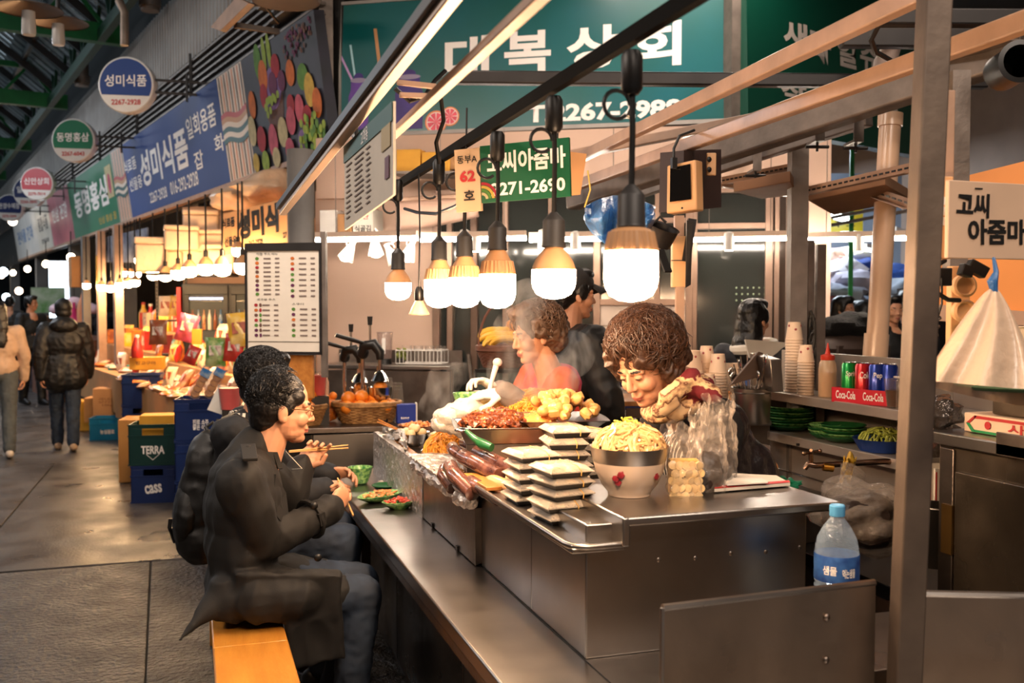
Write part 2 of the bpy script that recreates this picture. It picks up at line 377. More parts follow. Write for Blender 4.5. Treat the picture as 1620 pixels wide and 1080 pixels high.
for k in range(120):
    s=2.0+k*.34
    if s>42:break
    mb=MB();mb.slab([RP(s,0),RP(s+.19,0),RP(s+.19,1),RP(s,1)],.012);p=mb.build('roof_pane',SKYG,rf)
    mb=MB();mb.slab([RP(s+.19,0,.02),RP(s+.34,0,.02),RP(s+.34,1,.02),RP(s+.19,1,.02)],.03);mb.build('roof_strip',mat('dark slate roof strip',(.15,.20,.22),.7,0,.1,3.),rf)
for t in(.12,.35,.58,.82):
    mb=MB();mb.beam(RP(2,t,-.12),RP(42,t,-.12),.07,.1);mb.build('purlin',DARKM,rf)
for k in range(24):
    s=2.5+k*1.6;mb=MB();mb.beam(RP(s,0,-.2),RP(s,1,-.2),.05,.12);mb.build('rafter',DARKM,rf)
for s in(7.2,12.6,18.5,25,32):
    mb=MB();mb.beam(L(s,.2,5.35),L(s,6.5,5.35),.16,.26);mb.beam(L(s,.2,5.95),L(s,6.5,5.95),.08,.1)
    for k in range(7):mb.beam(L(s,.4+k*.9,5.4),L(s,.85+k*.9,5.95),.05,.05);mb.beam(L(s,.85+k*.9,5.95),L(s,1.3+k*.9,5.4),.05,.05)
    mb.build('green_truss',GREENP,rf)
mb=MB();mb.beam(L(2,.5,5.3),L(42,.5,5.3),.1,.16);mb.beam(L(2,.5,6.2),L(42,.5,6.2),.08,.1)
for k in range(36):mb.beam(L(2+k*1.1,.5,5.3),L(2.55+k*1.1,.5,6.2),.05,.05);mb.beam(L(2.55+k*1.1,.5,6.2),L(3.1+k*1.1,.5,5.3),.05,.05)
mb.build('green_girder',mat('dark green steel',(.02,.20,.10),.5,.2,.2,4.),rf)
# far side and end of the alley
mb=MB();mb.slab([L(2,7.2,0),L(46,7.2,0),L(46,7.2,6),L(2,7.2,6)],.1);struct('wall_far_side',mb,mat('dark far shops',(.10,.10,.11),.8,0,.3,1.))
mb=MB();mb.slab([L(44,-5,0),L(44,8,0),L(44,8,10),L(44,-5,10)],.1);struct('wall_end',mb,mat('dark far end',(.08,.085,.10),.8,0,.3,1.))

# --- facade behind the counter: under the big sign
FA,FB=U(500,400,8.0),U(1315,400,7.25)
FDir=(FB-FA);FDir.z=0;FDir.normalize();FN=V(FDir.y,-FDir.x,0) # towards the camera
fr=math.atan2(FDir.y,FDir.x)
def FP(px,py,out=0.):a,b=FA+FN*out,FB+FN*out;return PP(px,py,a,b)
def fq(px0,py0,px1,py1,out=0.,bottom=None):
    """upright rectangle on the facade from pixel extents"""
    a,b=FP(px0,(py0+py1)/2,out),FP(px1,(py0+py1)/2,out);m=(px0+px1)/2
    zt,zb=FP(m,py0,out).z,(FP(m,py1,out).z if bottom is None else bottom)
    return[V(a.x,a.y,zb),V(b.x,b.y,zb),V(b.x,b.y,zt),V(a.x,a.y,zt)]
PINKW=mat('warm white plaster wall',(.80,.68,.60),.7,0,.06,1.5,.03,30.)
TILEW=mat('cream wall tile',(.72,.64,.58),.35,0,.06,3.)
ALU=mat('bronze aluminium frame',(.60,.50,.44),.35,.7,.12,8.)
DGLS=mat('dim glass with dark room behind',(.17,.18,.17),.10,0,.2,1.2,spec=.7)
mb=MB();mb.slab(fq(500,300,692,700,0,0.),-.12);struct('wall_juice_shop',mb,PINKW)
mb=MB();mb.slab(fq(500,205,1315,306,.02),-.12);struct('wall_fascia',mb,PINKW)
mb=MB();mb.slab(fq(1278,300,1313,700,0.06,0.),-.14);struct('wall_pier',mb,PINKW)
mb=MB();mb.slab(fq(700,300,1280,700,-1.3,0.),-.1);struct('wall_inner_room',mb,mat('grey inner room',(.42,.40,.38),.8,0,.2,1.))
tw=MB();tw.slab(fq(945,478,1090,700,.03,0.),-.05);tw=struct('wall_tiled',tw,mat('tile grout',(.5,.45,.4),.8,0,0))
for i in range(3):
    for j in range(6):
        x0,y0=948+i*47,482+j*34;mb=MB();mb.slab(fq(x0,y0,x0+45.5,y0+32.5,.03),.012);mb.build('tile',TILEW,tw)
wi=0
def window(px0,py0,px1,py1,bars=(),hb=(),fw_=.05,door=False,out=.0,bottom=None,gl=None):
    global wi;wi+=1
    q=fq(px0,py0,px1,py1,out,bottom);root=MB().slab(q,.01).build('door_%d'%wi if door else 'window_%d'%wi,gl or DGLS);root['kind']='structure'
    def mk(a,b,w=fw_,nm='frame'):m_=MB();m_.beam(a,b,w,w,up=FN);m_.build(nm,ALU,root,bev=.004)
    off=FN*.03
    for a,b in((q[0],q[1]),(q[1],q[2]),(q[2],q[3]),(q[3],q[0])):mk(a+off,b+off)
    for px in bars:
        a=FP(px,(py0+py1)/2,out+.03);mk(V(a.x,a.y,q[0].z),V(a.x,a.y,q[2].z),fw_*.8,'mullion')
    for py in hb:
        z=FP((px0+px1)/2,py,out).z;mk(V(q[0].x,q[0].y,z)+off,V(q[1].x,q[1].y,z)+off,fw_*.8,'transom')
    return root
window(692,306,752,700,(712,),(),.055,True,bottom=.05)
d=window(752,306,945,700,(800,872),(),.055,True,bottom=.05)
mb=MB();mb.tube([FP(741,560,.10),FP(745,600,.10)],.014,8);mb.build('handle',STEEL,d)
window(945,300,1090,478,(1000,1040),(330,350),.05)
window(1090,300,1215,700,(1098,),(358,),.055,bottom=.4)
window(1215,300,1278,700,(1228,1246,1260),(),.045,bottom=.1,gl=mat('dim glass bronze',(.3,.25,.22),.15,.3,.1,3.))
# things seen through / on the glass
mb=MB()
for i in range(7):
    for j in range(3):mb.ell(FP(1165+i*9,455+j*10,.02),(.008,.004,.008),None,6,4)
tag(mb.build('sticker_dots',mat('pale green print',(.55,.62,.5),.5,0,0)),kind='stuff')
# ceiling grid boards above the counter area
CB=mat('pale board ceiling',(.70,.58,.50),.6,0,.1,2.)
# bright hall beyond the opening at the far side
mb=MB();q=[U(1306,300,13),U(1500,300,13),U(1500,700,13),U(1306,700,13)];zt,zb=3.3,0
mb.slab([V(q[0].x-.3,q[0].y,0),V(q[1].x+4,q[1].y-1,0),V(q[1].x+4,q[1].y-1,zt),V(q[0].x-.3,q[0].y,zt)],-.1);struct('wall_far_hall',mb,mat('grey blue hall wall',(.42,.46,.52),.7,0,.3,.8))
for k,(px,py,d)in enumerate(((1345,368,11),(1375,398,11.5),(1330,345,10),(1420,372,12),(1320,405,12.5))):
    c=U(px,py,d);t=thing('hall_lamp','cold white strip lamp of the far hall, %s one'%('lowest hanging','brightest','highest','outermost','innermost')[k],'lamp',c,R(40),'strip lamps of the far hall')
    mb=MB();mb.tube([(-.32,0,0),(.32,0,0)],.03,10);mb.build('tube',lamp('cold tube',COOL,22.),t)
    mb=MB();mb.box(-.34,.34,-.05,.05,.03,.08);mb.build('housing',WPLAS,t)
# ------------------------------------------------------------ signs
SG=mat('sign edge',(.62,.60,.58),.5,.4,.1)
INK=mat('black brush ink',(.04,.035,.035),.6,0,0);REDI=mat('red print',c3(190,45,45),.5,0,0);WHI=mat('white print',c3(248,242,236),.5,0,0)
TEAL=mat('teal sign face',c3(0,98,112),.35,0,.06,1.5,coat=.2,col2=c3(0,84,72),blend=.9)
def sign_root(name,label,A,B,bottomz,group=None,cat='sign',lean=0.):
    """root at the bottom middle; local x runs A->B, local -y faces the viewer"""
    A=V(A[0],A[1],0);B=V(B[0],B[1],0);m_=(A+B)/2;d=B-A
    return thing(name,label,cat,(m_.x,m_.y,bottomz),0,group,rot=(-lean,0,math.atan2(d.y,d.x))),d.length
# big teal sign with the smoothie print
A,B=U(540,212,8.0),U(1149,188,7.33);TOPZ=4.02
rt,W_=sign_root('shop_sign','wide teal shop sign with white lettering and purple smoothie jars',A,B,(A.z+B.z)/2,lean=.03)
hh=U(527,15,8.0).z-A.z+.03
mb=MB();mb.box(-W_/2,W_/2,0,.12,0,hh);mb.build('panel',TEAL,rt)
mb=MB();[mb.box(*q)for q in((-W_/2-.02,W_/2+.02,-.015,.13,-.03,0),(-W_/2-.02,W_/2+.02,-.015,.13,hh,hh+.025),(-W_/2-.02,-W_/2,-.015,.13,0,hh),(W_/2,W_/2+.02,-.015,.13,0,hh))];mb.build('frame',SG,rt)
def lx(px,py): # pixel -> local x,z on the big sign
    p=PP(px,py,A,B);d=V(B.x-A.x,B.y-A.y,0).normalized();m_=(A+B)/2;return(V(p.x-m_.x,p.y-m_.y,0).dot(d),p.z-(A.z+B.z)/2)
for ch,x0,y0,x1,y1 in(('대',703,54,773,130),('복',797,45,871,118),('상',896,36,979,110),('회',999,30,1078,106)):
    a,b=lx(x0,y1),lx(x1,y0);text(ch,(a[0]+b[0])/2,(a[1]+b[1])/2,b[0]-a[0],b[1]-a[1],WHI,rt,-.003,.03)
a,b=lx(833,196),lx(1078,154);text('T.2267-2988',(a[0]+b[0])/2,(a[1]+b[1])/2,b[0]-a[0],(b[1]-a[1])*.93,WHI,rt,-.003,.04)
PUR,PURD,PNK,STRAW=mat('purple smoothie print',c3(96,60,150),.4,0,.25,9.),mat('deep purple print',c3(58,38,120),.4,0,.2,9.),mat('grapefruit print',c3(225,80,100),.4,0,.2,30.),mat('tan straw print',c3(205,150,100),.5,0,0)
ORP=mat('orange rind print',c3(240,140,80),.4,0,.1)
def flat(poly,m,y=-.003,nm='print',par=rt,th=.001):mb=MB();mb.prism(poly,y-th,y);return mb.build(nm,m,par,flat=True)
def disc2(cx,cz,rx,rz_,m,y,n=28,par=rt,nm='print',a0=0,a1=360):return flat([(cx+math.cos(R(a0+(a1-a0)*k/n))*rx,cz+math.sin(R(a0+(a1-a0)*k/n))*rz_)for k in range(n+(a1-a0<360))][::-1],m,y,nm,par)
u=W_/609
for x0,x1,yt,yb,m_ in((552,582,128,206,PUR),(626,668,122,208,PURD)):
    p0,p1=lx(x0,yb),lx(x1,yt);w2=(p1[0]-p0[0])/2;cx=(p0[0]+p1[0])/2;z0,z1=max(.02,p0[1]),p1[1]
    flat([(cx-w2,z0),(cx+w2,z0),(cx+w2*1.05,z1-.12),(cx+w2*.8,z1-.06),(cx+w2*.8,z1),(cx-w2*.8,z1),(cx-w2*.8,z1-.06),(cx-w2*1.05,z1-.12)][::-1],m_)
    disc2(cx,z1+.01,w2*.85,.02,mat('jar rim print',c3(150,140,170),.4,0,0),-.005);disc2(cx,z1+.035,w2*.5,.035,PURD,-.0045)
for q,m_ in(((536,84,557,127,4),mat('lilac straw print',c3(200,160,215),.4,0,0)),((553,70,561,122,3.4),mat('pale blue straw print',c3(170,215,225),.4,0,0)),((592,44,602,122,5.5),STRAW)):
    a,b=lx(q[0],q[1]),lx(q[2],q[3]);w2=q[4]*u/2;flat([(a[0]-w2,a[1]),(a[0]+w2,a[1]),(b[0]+w2,b[1]),(b[0]-w2,b[1])],m_,-.0025)
for cx,cy,r in((712,184,15),(690,193,18)):
    a=lx(cx,cy);disc2(a[0],a[1],r*u,r*u,ORP,-.004);disc2(a[0],a[1],r*u*.86,r*u*.86,WHI,-.0052);
    for k in range(8):disc2(a[0],a[1],r*u*.8,r*u*.8,PNK,-.0064,5,a0=k*45+4,a1=k*45+41)if 0 else flat([(a[0],a[1])]+[(a[0]+math.cos(R(k*45+q))*r*u*.8,a[1]+math.sin(R(k*45+q))*r*u*.8)for q in(41,22,4)],PNK,-.0064)
# grey post beside it and dark green sign beyond
mb=MB();q=U(516,150,8.05);mb.box(q.x-.055,q.x+.055,q.y-.03,q.y+.06,2.75,4.85);tag(mb.build('sign_post',GALV),'upright grey channel between the fruit fascia and the teal sign','post')
mb=MB();mb.beam(V(U(1166,100,7.3).x,U(1166,100,7.3).y,2.7),V(U(1166,100,7.3).x,U(1166,100,7.3).y,5.),.16,.12,up=(0,1,0));tag(mb.build('sign_post',GALV),'upright grey channel between the teal sign and the dark green sign','post')
A2,B2=U(1184,186,7.2),U(1475,240,8.9)
rt2,W2=sign_root('shop_sign','dark green juice shop sign half hidden behind the roof beams',A2,B2,A2.z-.05,lean=.03)
mb=MB();mb.box(-W2/2,W2/2,0,.1,0,1.55);mb.build('panel',mat('dark green sign face',c3(0,62,48),.4,0,.05,1.),rt2)
DW=mat('dulled white print',c3(190,180,172),.5,0,0)
def l2(px,py):
    p=PP(px,py,A2,B2);d=V(B2.x-A2.x,B2.y-A2.y,0).normalized();m_=(A2+B2)/2;return(V(p.x-m_.x,p.y-m_.y,0).dot(d),p.z-A2.z+.05)
for s_,x0,y0,y1,x1 in(('생',1243,33,92,1281),('과',1283,45,100,1318),('일',1327,56,106,1358),('쥬',1364,68,112,1394),('스',1398,80,118,1430),('착',1237,122,165,1277),('즙',1294,128,165,1330),('전',1345,135,170,1380),('문',1392,140,174,1425)):
    a,b=l2(x0,(y0+y1)/2),l2(x1,(y0+y1)/2);zt,zb=l2((x0+x1)/2,y0)[1],l2((x0+x1)/2,y1)[1];text(s_,(a[0]+b[0])/2,(zt+zb)/2,b[0]-a[0],zt-zb,DW,rt2,-.003,.03)

# --- the row of lit fascias along the alley
LEAN=.13
FASH=1.06
def fascia(name,label,px0,px1,m,group='fascia signs along the alley'):
    s0,s1=sof(px0),sof(px1);A_,B_=L(s0,0,0),L(s1,0,0)
    r_,w_=sign_root(name,label,A_,B_,2.86,None,lean=-LEAN*0)
    r_.rotation_euler=(LEAN,0,math.atan2((B_-A_).y,(B_-A_).x))
    mb=MB();mb.box(-w_/2+.004,w_/2-.004,0,.09,0,FASH);mb.build('panel',m,r_)
    mb=MB();mb.box(-w_/2,w_/2,-.012,.1,-.045,0);mb.build('bottom_trim',BEAMP,r_)
    return r_,w_
BLUE=mat('royal blue sign face',c3(26,62,132),.6,0,.06,1.2)
fr_,fw_=fascia('fascia_sign','printed fruit fascia with a basket of fruit and grapes',405,524,mat('dark fruit print ground',c3(26,32,36),.6,0,.3,3.,col2=c3(44,42,60)))
rr=random.Random(5)
FC={k:mat(k+' fruit print',c3(*[int(x*.86)for x in v]),.75,0,.22,14.)for k,v in dict(orange=(225,120,45),red=(180,35,50),green=(95,150,60),yellow=(225,190,80),pink=(215,95,120),lime=(160,190,70),plum=(110,40,90),lilac=(150,120,190),cream=(225,210,160),basket=(120,85,75)).items()}
def fd(x,z,r,c,y=-.004,q=1.):return disc2((x-.5)*fw_,z*FASH,r,r*q,FC[c],y,18,fr_)
fd(.40,.50,.24,'basket',-.002,1.05);fd(.40,.62,.23,'lilac',-.003,.8)
for i,(x,z,r,c,q)in enumerate(((.25,.90,.10,'green',1.6),(.35,.93,.05,'lime',3.),(.42,.93,.05,'lime',3.),(.30,.76,.12,'orange',1.2),(.48,.78,.11,'red',.95),(.28,.60,.10,'red',1.1),(.42,.65,.11,'plum',1.),(.54,.64,.09,'plum',1.),(.66,.66,.10,'orange',1.1),(.10,.58,.10,'orange',1.3),(.80,.58,.12,'green',.9),(.86,.46,.11,'yellow',1.25),(.62,.42,.09,'red',1.),(.72,.36,.1,'pink',1.2),(.60,.30,.11,'pink',1.1),(.80,.27,.11,'red',.9),(.93,.34,.10,'orange',1.2),
        (.48,.24,.12,'cream',1.1),(.34,.20,.12,'pink',1.3),(.18,.26,.12,'red',1.),(.06,.36,.11,'cream',1.3),(.20,.06,.10,'lime',1.),(.06,.08,.09,'yellow',1.),(.36,.06,.1,'cream',.9),(.55,.08,.11,'pink',.9),(.72,.10,.10,'lilac',1.))):fd(x,z,r,c,-.0045-.0007*i,q)
for i in range(46):fd(rr.gauss(.84,.07),rr.gauss(.13,.055),.035,'lime' if i%3 else 'green',-.024-.0004*i)
for i in range(14):fd(rr.gauss(.40,.05),rr.gauss(.52,.03),.035,'lime',-.03-.0004*i)
for i in range(60):fd(rr.uniform(.62,.95),rr.uniform(.76,.97),.02,'basket' if i%2 else 'plum',-.003-.0002*i)
STR=[(mat('cream stripe ground',c3(222,206,188),.5,0,0)),mat('brown line',c3(60,45,40),.5,0,0),mat('peach line',c3(230,150,110),.5,0,0),mat('teal line',c3(20,80,80),.5,0,0),mat('brick line',c3(180,70,65),.5,0,0),mat('sand line',c3(190,140,95),.5,0,0)]
def wavestrip(px0,px1,lab):
    r_,w_=fascia('fascia_sign',lab,px0,px1,STR[0])
    for k in range(9):x=-w_/2+w_*(k+.7)/9.4;flat([(x,.01),(x+w_*.03,.01),(x+w_*.03,FASH-.01),(x,FASH-.01)][::-1],STR[1+k%2],-.003,'stripe',r_)
    for j,c in enumerate((4,5,0,3,0,3)):
        P=[(-w_/2+w_*t/16,.36+(5-j)*.05+.03*math.sin(t/16*2*math.pi+.4))for t in range(17)]
        flat(P+[(x,z+.05)for x,z in P[::-1]],STR[c],-.005-.0003*j,'wave_band',r_)
wavestrip(365,405,'striped cream strip with waves beside the fruit fascia')
bl,bw=fascia('fascia_sign','royal blue fascia with white lettering and phone numbers',209,365,BLUE)
sb0,sb1=sof(209),sof(365)
def bt(s_,px0,px1,z0,z1,r_=bl,m=WHI,bold=.015,s0=None,s1=None,rot=0):
    a=s0 if s0 is not None else sb0;b=s1 if s1 is not None else sb1;L_=(b-a)
    x0,x1=(sof(px0)-(a+b)/2),(sof(px1)-(a+b)/2);x0,x1=(-x0,-x1)if L_<0 else(x0,x1)
    return text(s_,(x0+x1)/2,(z0+z1)/2,abs(x1-x0),z1-z0,m,r_,-.003,bold,rot=rot)
bt('성미식품',232,308,.34,.80,bold=.03);bt('식료품',208,227,.64,.82);bt('선물용',212,232,.36,.54);bt('일회용품',310,357,.62,.86);bt('잡',315,329,.26,.46);bt('화',349,364,.34,.52)
bt('2267-2928',240,267,.10,.24);bt('016-292-2928',273,317,.10,.26)
wavestrip(190,209,'narrow striped strip between the blue and green fascias')
GRN=mat('green sign face',c3(22,112,76),.55,0,.12,1.2)
g1,gw=fascia('fascia_sign','green fascia with white ginseng shop lettering',118,190,GRN);a_,b_=sof(118),sof(190)
bt('동명홍삼',125,180,.34,.82,g1,bold=.03,s0=a_,s1=b_);bt('인삼 홍삼 꿀',158,186,.08,.2,g1,FC['yellow'],s0=a_,s1=b_)
flat([(gw*.36,.42),(gw*.47,.42),(gw*.47,.92),(gw*.36,.92)][::-1],FC['cream'],-.003,'print',g1);disc2(gw*.415,.64,.12,.16,FC['pink'],-.0042,par=g1)
p1,pw=fascia('fascia_sign','faded pink fascia catching the light',84,118,mat('faded pink sign face',c3(190,110,120),.4,0,.2,2.));text('인삼 건강',0,.62,pw*.7,.3,WHI,p1,-.003,.03)
p2,pw2=fascia('fascia_sign','cream fascia with grey lettering beyond the pink one',62,84,mat('pale cream sign face',c3(196,190,178),.4,0,.1,2.));text('종합식품',0,.6,pw2*.7,.34,mat('grey print',c3(80,80,80),.5,0,0),p2,-.003,.04);text('2279-8100',0,.2,pw2*.5,.1,mat('grey print',(0,0,0)),p2,-.003,.02)
p3,pw3=fascia('fascia_sign','long white fascia at the far end of the row',27,62,mat('white glossy sign face',c3(200,196,190),.35,0,.1,2.));text('건어물 견과',0,.55,pw3*.7,.36,mat('faded blue print',c3(110,130,160),.5,0,0),p3,-.003,.03)

# --- round projecting signs
def round_sign(px,py,d,r,face,l1,l2_,lab,yaw=R(0)):
    c=U(px,py,d);t=thing('round_sign',lab,'sign',c,-YAW+yaw)
    mb=MB();Mx=Euler((R(90),0,0)).to_matrix();mb.lathe([(r*.97,-.07),(r,-.06),(r,.06),(r*.97,.07)],40,(0,0,0),0,Mx);mb.build('drum',WPLAS,t)
    P=[(math.cos(R(a))*r*.93,math.sin(R(a))*r*.93)for a in range(-26,207,6)];flat(P[::-1],face,-.072,'face_panel',t)
    text(l1,0,r*.14,r*1.5,r*.42,WHI,t,-.075,.015);text(l2_,0,-r*.62,r*1.05,r*.2,REDI,t,-.073,.03)
    mb=MB();mb.beam((r*.9,.0,r*.22),(r+1.0,.35,r*.22),.025,.025);mb.beam((r*.9,0,-r*.22),(r+1.0,.35,-r*.22),.025,.025);mb.beam((r+.3,.1,r*.5),(r+.3,.1,-r*.5),.02,.02);mb.build('bracket',DARKM,t)
round_sign(203,136,10.7,.30,BLUE,'성미식품','2267-2928','blue and white round sign hanging highest over the alley')
round_sign(119,223,13.6,.295,mat('green sign face',(0,0,0)),'동명홍삼','2267-6043','green and white round sign second along the alley')
round_sign(61,291,17.2,.285,mat('red sign face',c3(185,50,60),.4,0,.05),'신안상회','2279-7014','red and white round sign third along the alley')
round_sign(48,304,19.5,.31,mat('navy sign face',c3(28,42,95),.4,0,.05),'일심상회','2266-3845','navy round sign partly behind the red one')
round_sign(17,329,21.5,.29,mat('navy sign face',(0,0,0)),'은양수예점','2272-3344','navy round sign lowest and farthest along the alley')

# --- hanging stall signs of the counter
A3,B3=U(722,280,2.93),U(903,262,2.80);rt3,w3=sign_root('stall_sign','green and cream hanging sign with number 62 over the bulbs',A3,B3,U(735,326,2.93).z);rt3.rotation_euler[1]=-.035
h3=U(722,232,2.93).z-U(735,326,2.93).z;cz=h3/2
mb=MB();mb.box(-w3*.27,w3/2,0,.012,.01,h3);mb.build('green_panel',mat('bottle green sign face',c3(0,84,52),.4,0,.05,3.),rt3)
mb=MB();mb.box(-w3/2,-w3*.275,-.002,.012,-.012,h3-.004);o=mb.build('cream_panel',mat('cream sign face',c3(226,190,150),.5,0,.05,3.),rt3);o['label']='cream panel with stall number'
text('코씨아줌마',w3*.13,h3*.70,w3*.68,h3*.36,WHI,rt3,-.002,.03);text('2271-2690',w3*.14,h3*.26,w3*.64,h3*.22,WHI,rt3,-.002,.03)
text('동부A',-w3*.385,h3*.80,w3*.18,h3*.13,INK,rt3,-.004,.01);text('62',-w3*.385,h3*.52,w3*.14,h3*.19,REDI,rt3,-.004,.04);text('호',-w3*.375,h3*.20,w3*.10,h3*.17,INK,rt3,-.004,.02)
for k,c in enumerate(('red','yellow','green','cream')):
    r0=.05-k*.010;flat([(-w3*.262+math.cos(R(a))*r0,.02+max(0,math.sin(R(a)))*r0)for a in range(2,93,10)]+[(-w3*.262+math.cos(R(a))*(r0-.008),.02+max(0,math.sin(R(a)))*(r0-.008))for a in range(92,1,-10)],FC[c],-.002,'rainbow_arc',rt3)
mb=MB();mb.tube([(-w3*.4,.006,h3),(-w3*.4,.02,h3+.12)],.003,5);mb.tube([(w3*.4,.006,h3),(w3*.4,.02,h3+.12)],.003,5);mb.build('hanging_wire',DARKM,rt3)
# a second cardboard sign edge behind it
t=thing('hanging_card','bare tan card hanging edge-out behind the green stall sign','card',U(910,270,3.1));mb=MB();mb.slab([U(896,310,3.1),U(918,308,3.1),U(928,244,3.1),U(896,240,3.1)],.008);mb.build('board',CARD,t,world=True)
# handwritten board
A4,B4=U(1500,380,2.28),U(1700,360,2.42);rt4,w4=sign_root('stall_sign','pale board with hand brushed black lettering by the plastic bag',A4,B4,U(1500,408,2.28).z);h4=U(1500,293,2.28).z-U(1500,408,2.28).z
mb=MB();mb.box(-w4/2,w4/2,0,.012,0,h4+.012);mb.build('board',mat('pale painted board',c3(218,186,158),.6,0,.06,5.),rt4,bev=.002)
text('고씨',-w4*.32,h4*.74,w4*.25,h4*.34,INK,rt4,-.002,.035,rot=-.02);text('아줌마',-.02-w4*.08,h4*.38,w4*.45,h4*.36,INK,rt4,-.002,.035,rot=.02)
text('ㅡ',-w4*.28,h4*.97,w4*.06,.004,INK,rt4,-.002,.02)
# paper price list hanging under the beam
t=thing('hanging_menu','white price list with a green header hanging from the awning bar','menu',U(585,365,2.5))
q=[U(545,364,2.86),U(622,308,2.2),U(622,160,2.16),U(545,232,2.8)]
mb=MB();mb.slab(q,-.006);mb.build('sheet',PAPER,t,world=True)
def qp(u_,v_):a=q[0].lerp(q[1],u_);b=q[3].lerp(q[2],u_);return a.lerp(b,v_)
nrm=(q[1]-q[0]).cross(q[3]-q[0]).normalized()
def pq(u0,v0,u1,v1,m,nm,e=.002):m_=MB();m_.slab([qp(u0,v0)+nrm*e,qp(u1,v0)+nrm*e,qp(u1,v1)+nrm*e,qp(u0,v1)+nrm*e],.001);return m_.build(nm,m,t,world=True)
pq(0,.80,1,1,mat('dark teal header',c3(40,95,85),.5,0,0),'header');pq(.82,.55,.97,.80,mat('mustard print',c3(190,165,105),.5,0,0),'stamp');pq(.88,.22,.95,.46,mat('maroon print',c3(110,45,65),.5,0,0),'stamp')
PR=mat('soft grey print',c3(120,105,100),.6,0,0)
for k in range(11):
    for c_,wd in((.06,.14),(.27,.2),(.52,.1)):pq(c_,.73-k*.062,c_+wd*rr.uniform(.6,1),.745-k*.062,PR,'print_line')
text_o=text('고객용',0,0,.10,.035,WHI,t,0,.02)
a=qp(.5,.90)+nrm*.004;ux=(q[1]-q[0]).normalized();uz=nrm.cross(ux);Mw=Matrix((ux,-nrm,uz)).transposed().to_4x4();Mw.translation=a-t.location;text_o.matrix_local=Mw
# framed menu board
A5,B5=U(392,500,5.5),U(506,500,5.42);rt5,w5=sign_root('menu_board','lit white menu board in a grey frame beside the oranges stall',A5,B5,U(450,556,5.46).z,cat='menu');h5=U(450,396,5.46).z-U(450,556,5.46).z
mb=MB();mb.box(-w5/2,w5/2,0,.05,0,h5);mb.build('sheet',PAPER,rt5)
mb=MB();[mb.box(*k)for k in((-w5/2-.01,w5/2+.012,-.01,.055,h5-.002,h5+.04),(w5/2,w5/2+.012,-.01,.055,-.012,h5),(-w5/2-.012,-w5/2,-.01,.055,-.012,h5),(-w5/2-.012,w5/2+.012,-.01,.055,-.016,0))];mb.build('frame',DARKM,rt5)
FOODP=[FC[k]for k in('orange','red','green','basket','plum')]
def row(x,z,both):
    disc2(x*w5,z*h5,.011,.009,rr.choice(FOODP),-.002,10,rt5)
    if both:disc2(x*w5+.026,z*h5,.008,.011,rr.choice(FOODP),-.002,10,rt5)
    for dx,wd in((.09,.10),(.25,.06)):flat([(x*w5+dx*w5,z*h5-.004),(x*w5+(dx+wd)*w5,z*h5-.004),(x*w5+(dx+wd)*w5,z*h5+.004),(x*w5+dx*w5,z*h5+.004)][::-1],PR,-.002,'print_line',rt5)
for k in range(9):row(-.36,.92-k*.044,0)
for k in range(7):row(-.38,.46-k*.05,1)
for k in range(8):row(.13,.92-k*.053,0)
for k in range(6):row(.14,.42-k*.052,0)
text('착즙 주스 메뉴',-.22*w5,.965*h5,.3*w5,.014,INK,rt5,-.002,0);text('생과일 주스',-.24*w5,.515*h5,.26*w5,.013,INK,rt5,-.002,0);text('스무디',.2*w5,.47*h5,.16*w5,.012,INK,rt5,-.002,0)
flat([(-w5*.49,.095*h5),(w5*.49,.095*h5),(w5*.49,.1*h5),(-w5*.49,.1*h5)][::-1],INK,-.002,'print_line',rt5)
mb=MB();mb.box(w5/2+.005,w5/2+.035,0,.03,-.14,h5+.1);mb.build('support_post',GALV,rt5)
# wood panel below the menu board
mb=MB();mb.box(-w5*.45,w5*.38,.02,.045,-.26,-.02);o=mb.build('wood_panel',WOODG,rt5,bev=.003)
# hand painted sign under the blue fascia
A6,B6=L(sof(352,350),-.35,0),L(sof(452,350),-.35,0)
A6,B6=U(352,370,8.9),U(456,350,8.2);rt6,w6=sign_root('shop_sign','tan board with big black hand painted letters under the fruit fascia',A6,B6,U(400,392,8.5).z);rt6.rotation_euler[1]=-.07
mb=MB();mb.box(-w6/2,w6/2,0,.03,0,.36);mb.build('board',mat('tan board',c3(214,160,108),.6,0,.08,3.),rt6)
text('성미식',.07,.22,w6*.62,.25,INK,rt6,-.002,.06);text('식료품',-w6*.38,.27,w6*.2,.09,INK,rt6,-.002,.04);text('선물용',-w6*.36,.10,w6*.2,.09,INK,rt6,-.002,.04);text('267-2928',.03,.05,.22,.05,INK,rt6,-.002,.05);text('27',w6*.46,.06,.06,.05,INK,rt6,-.002,.05)
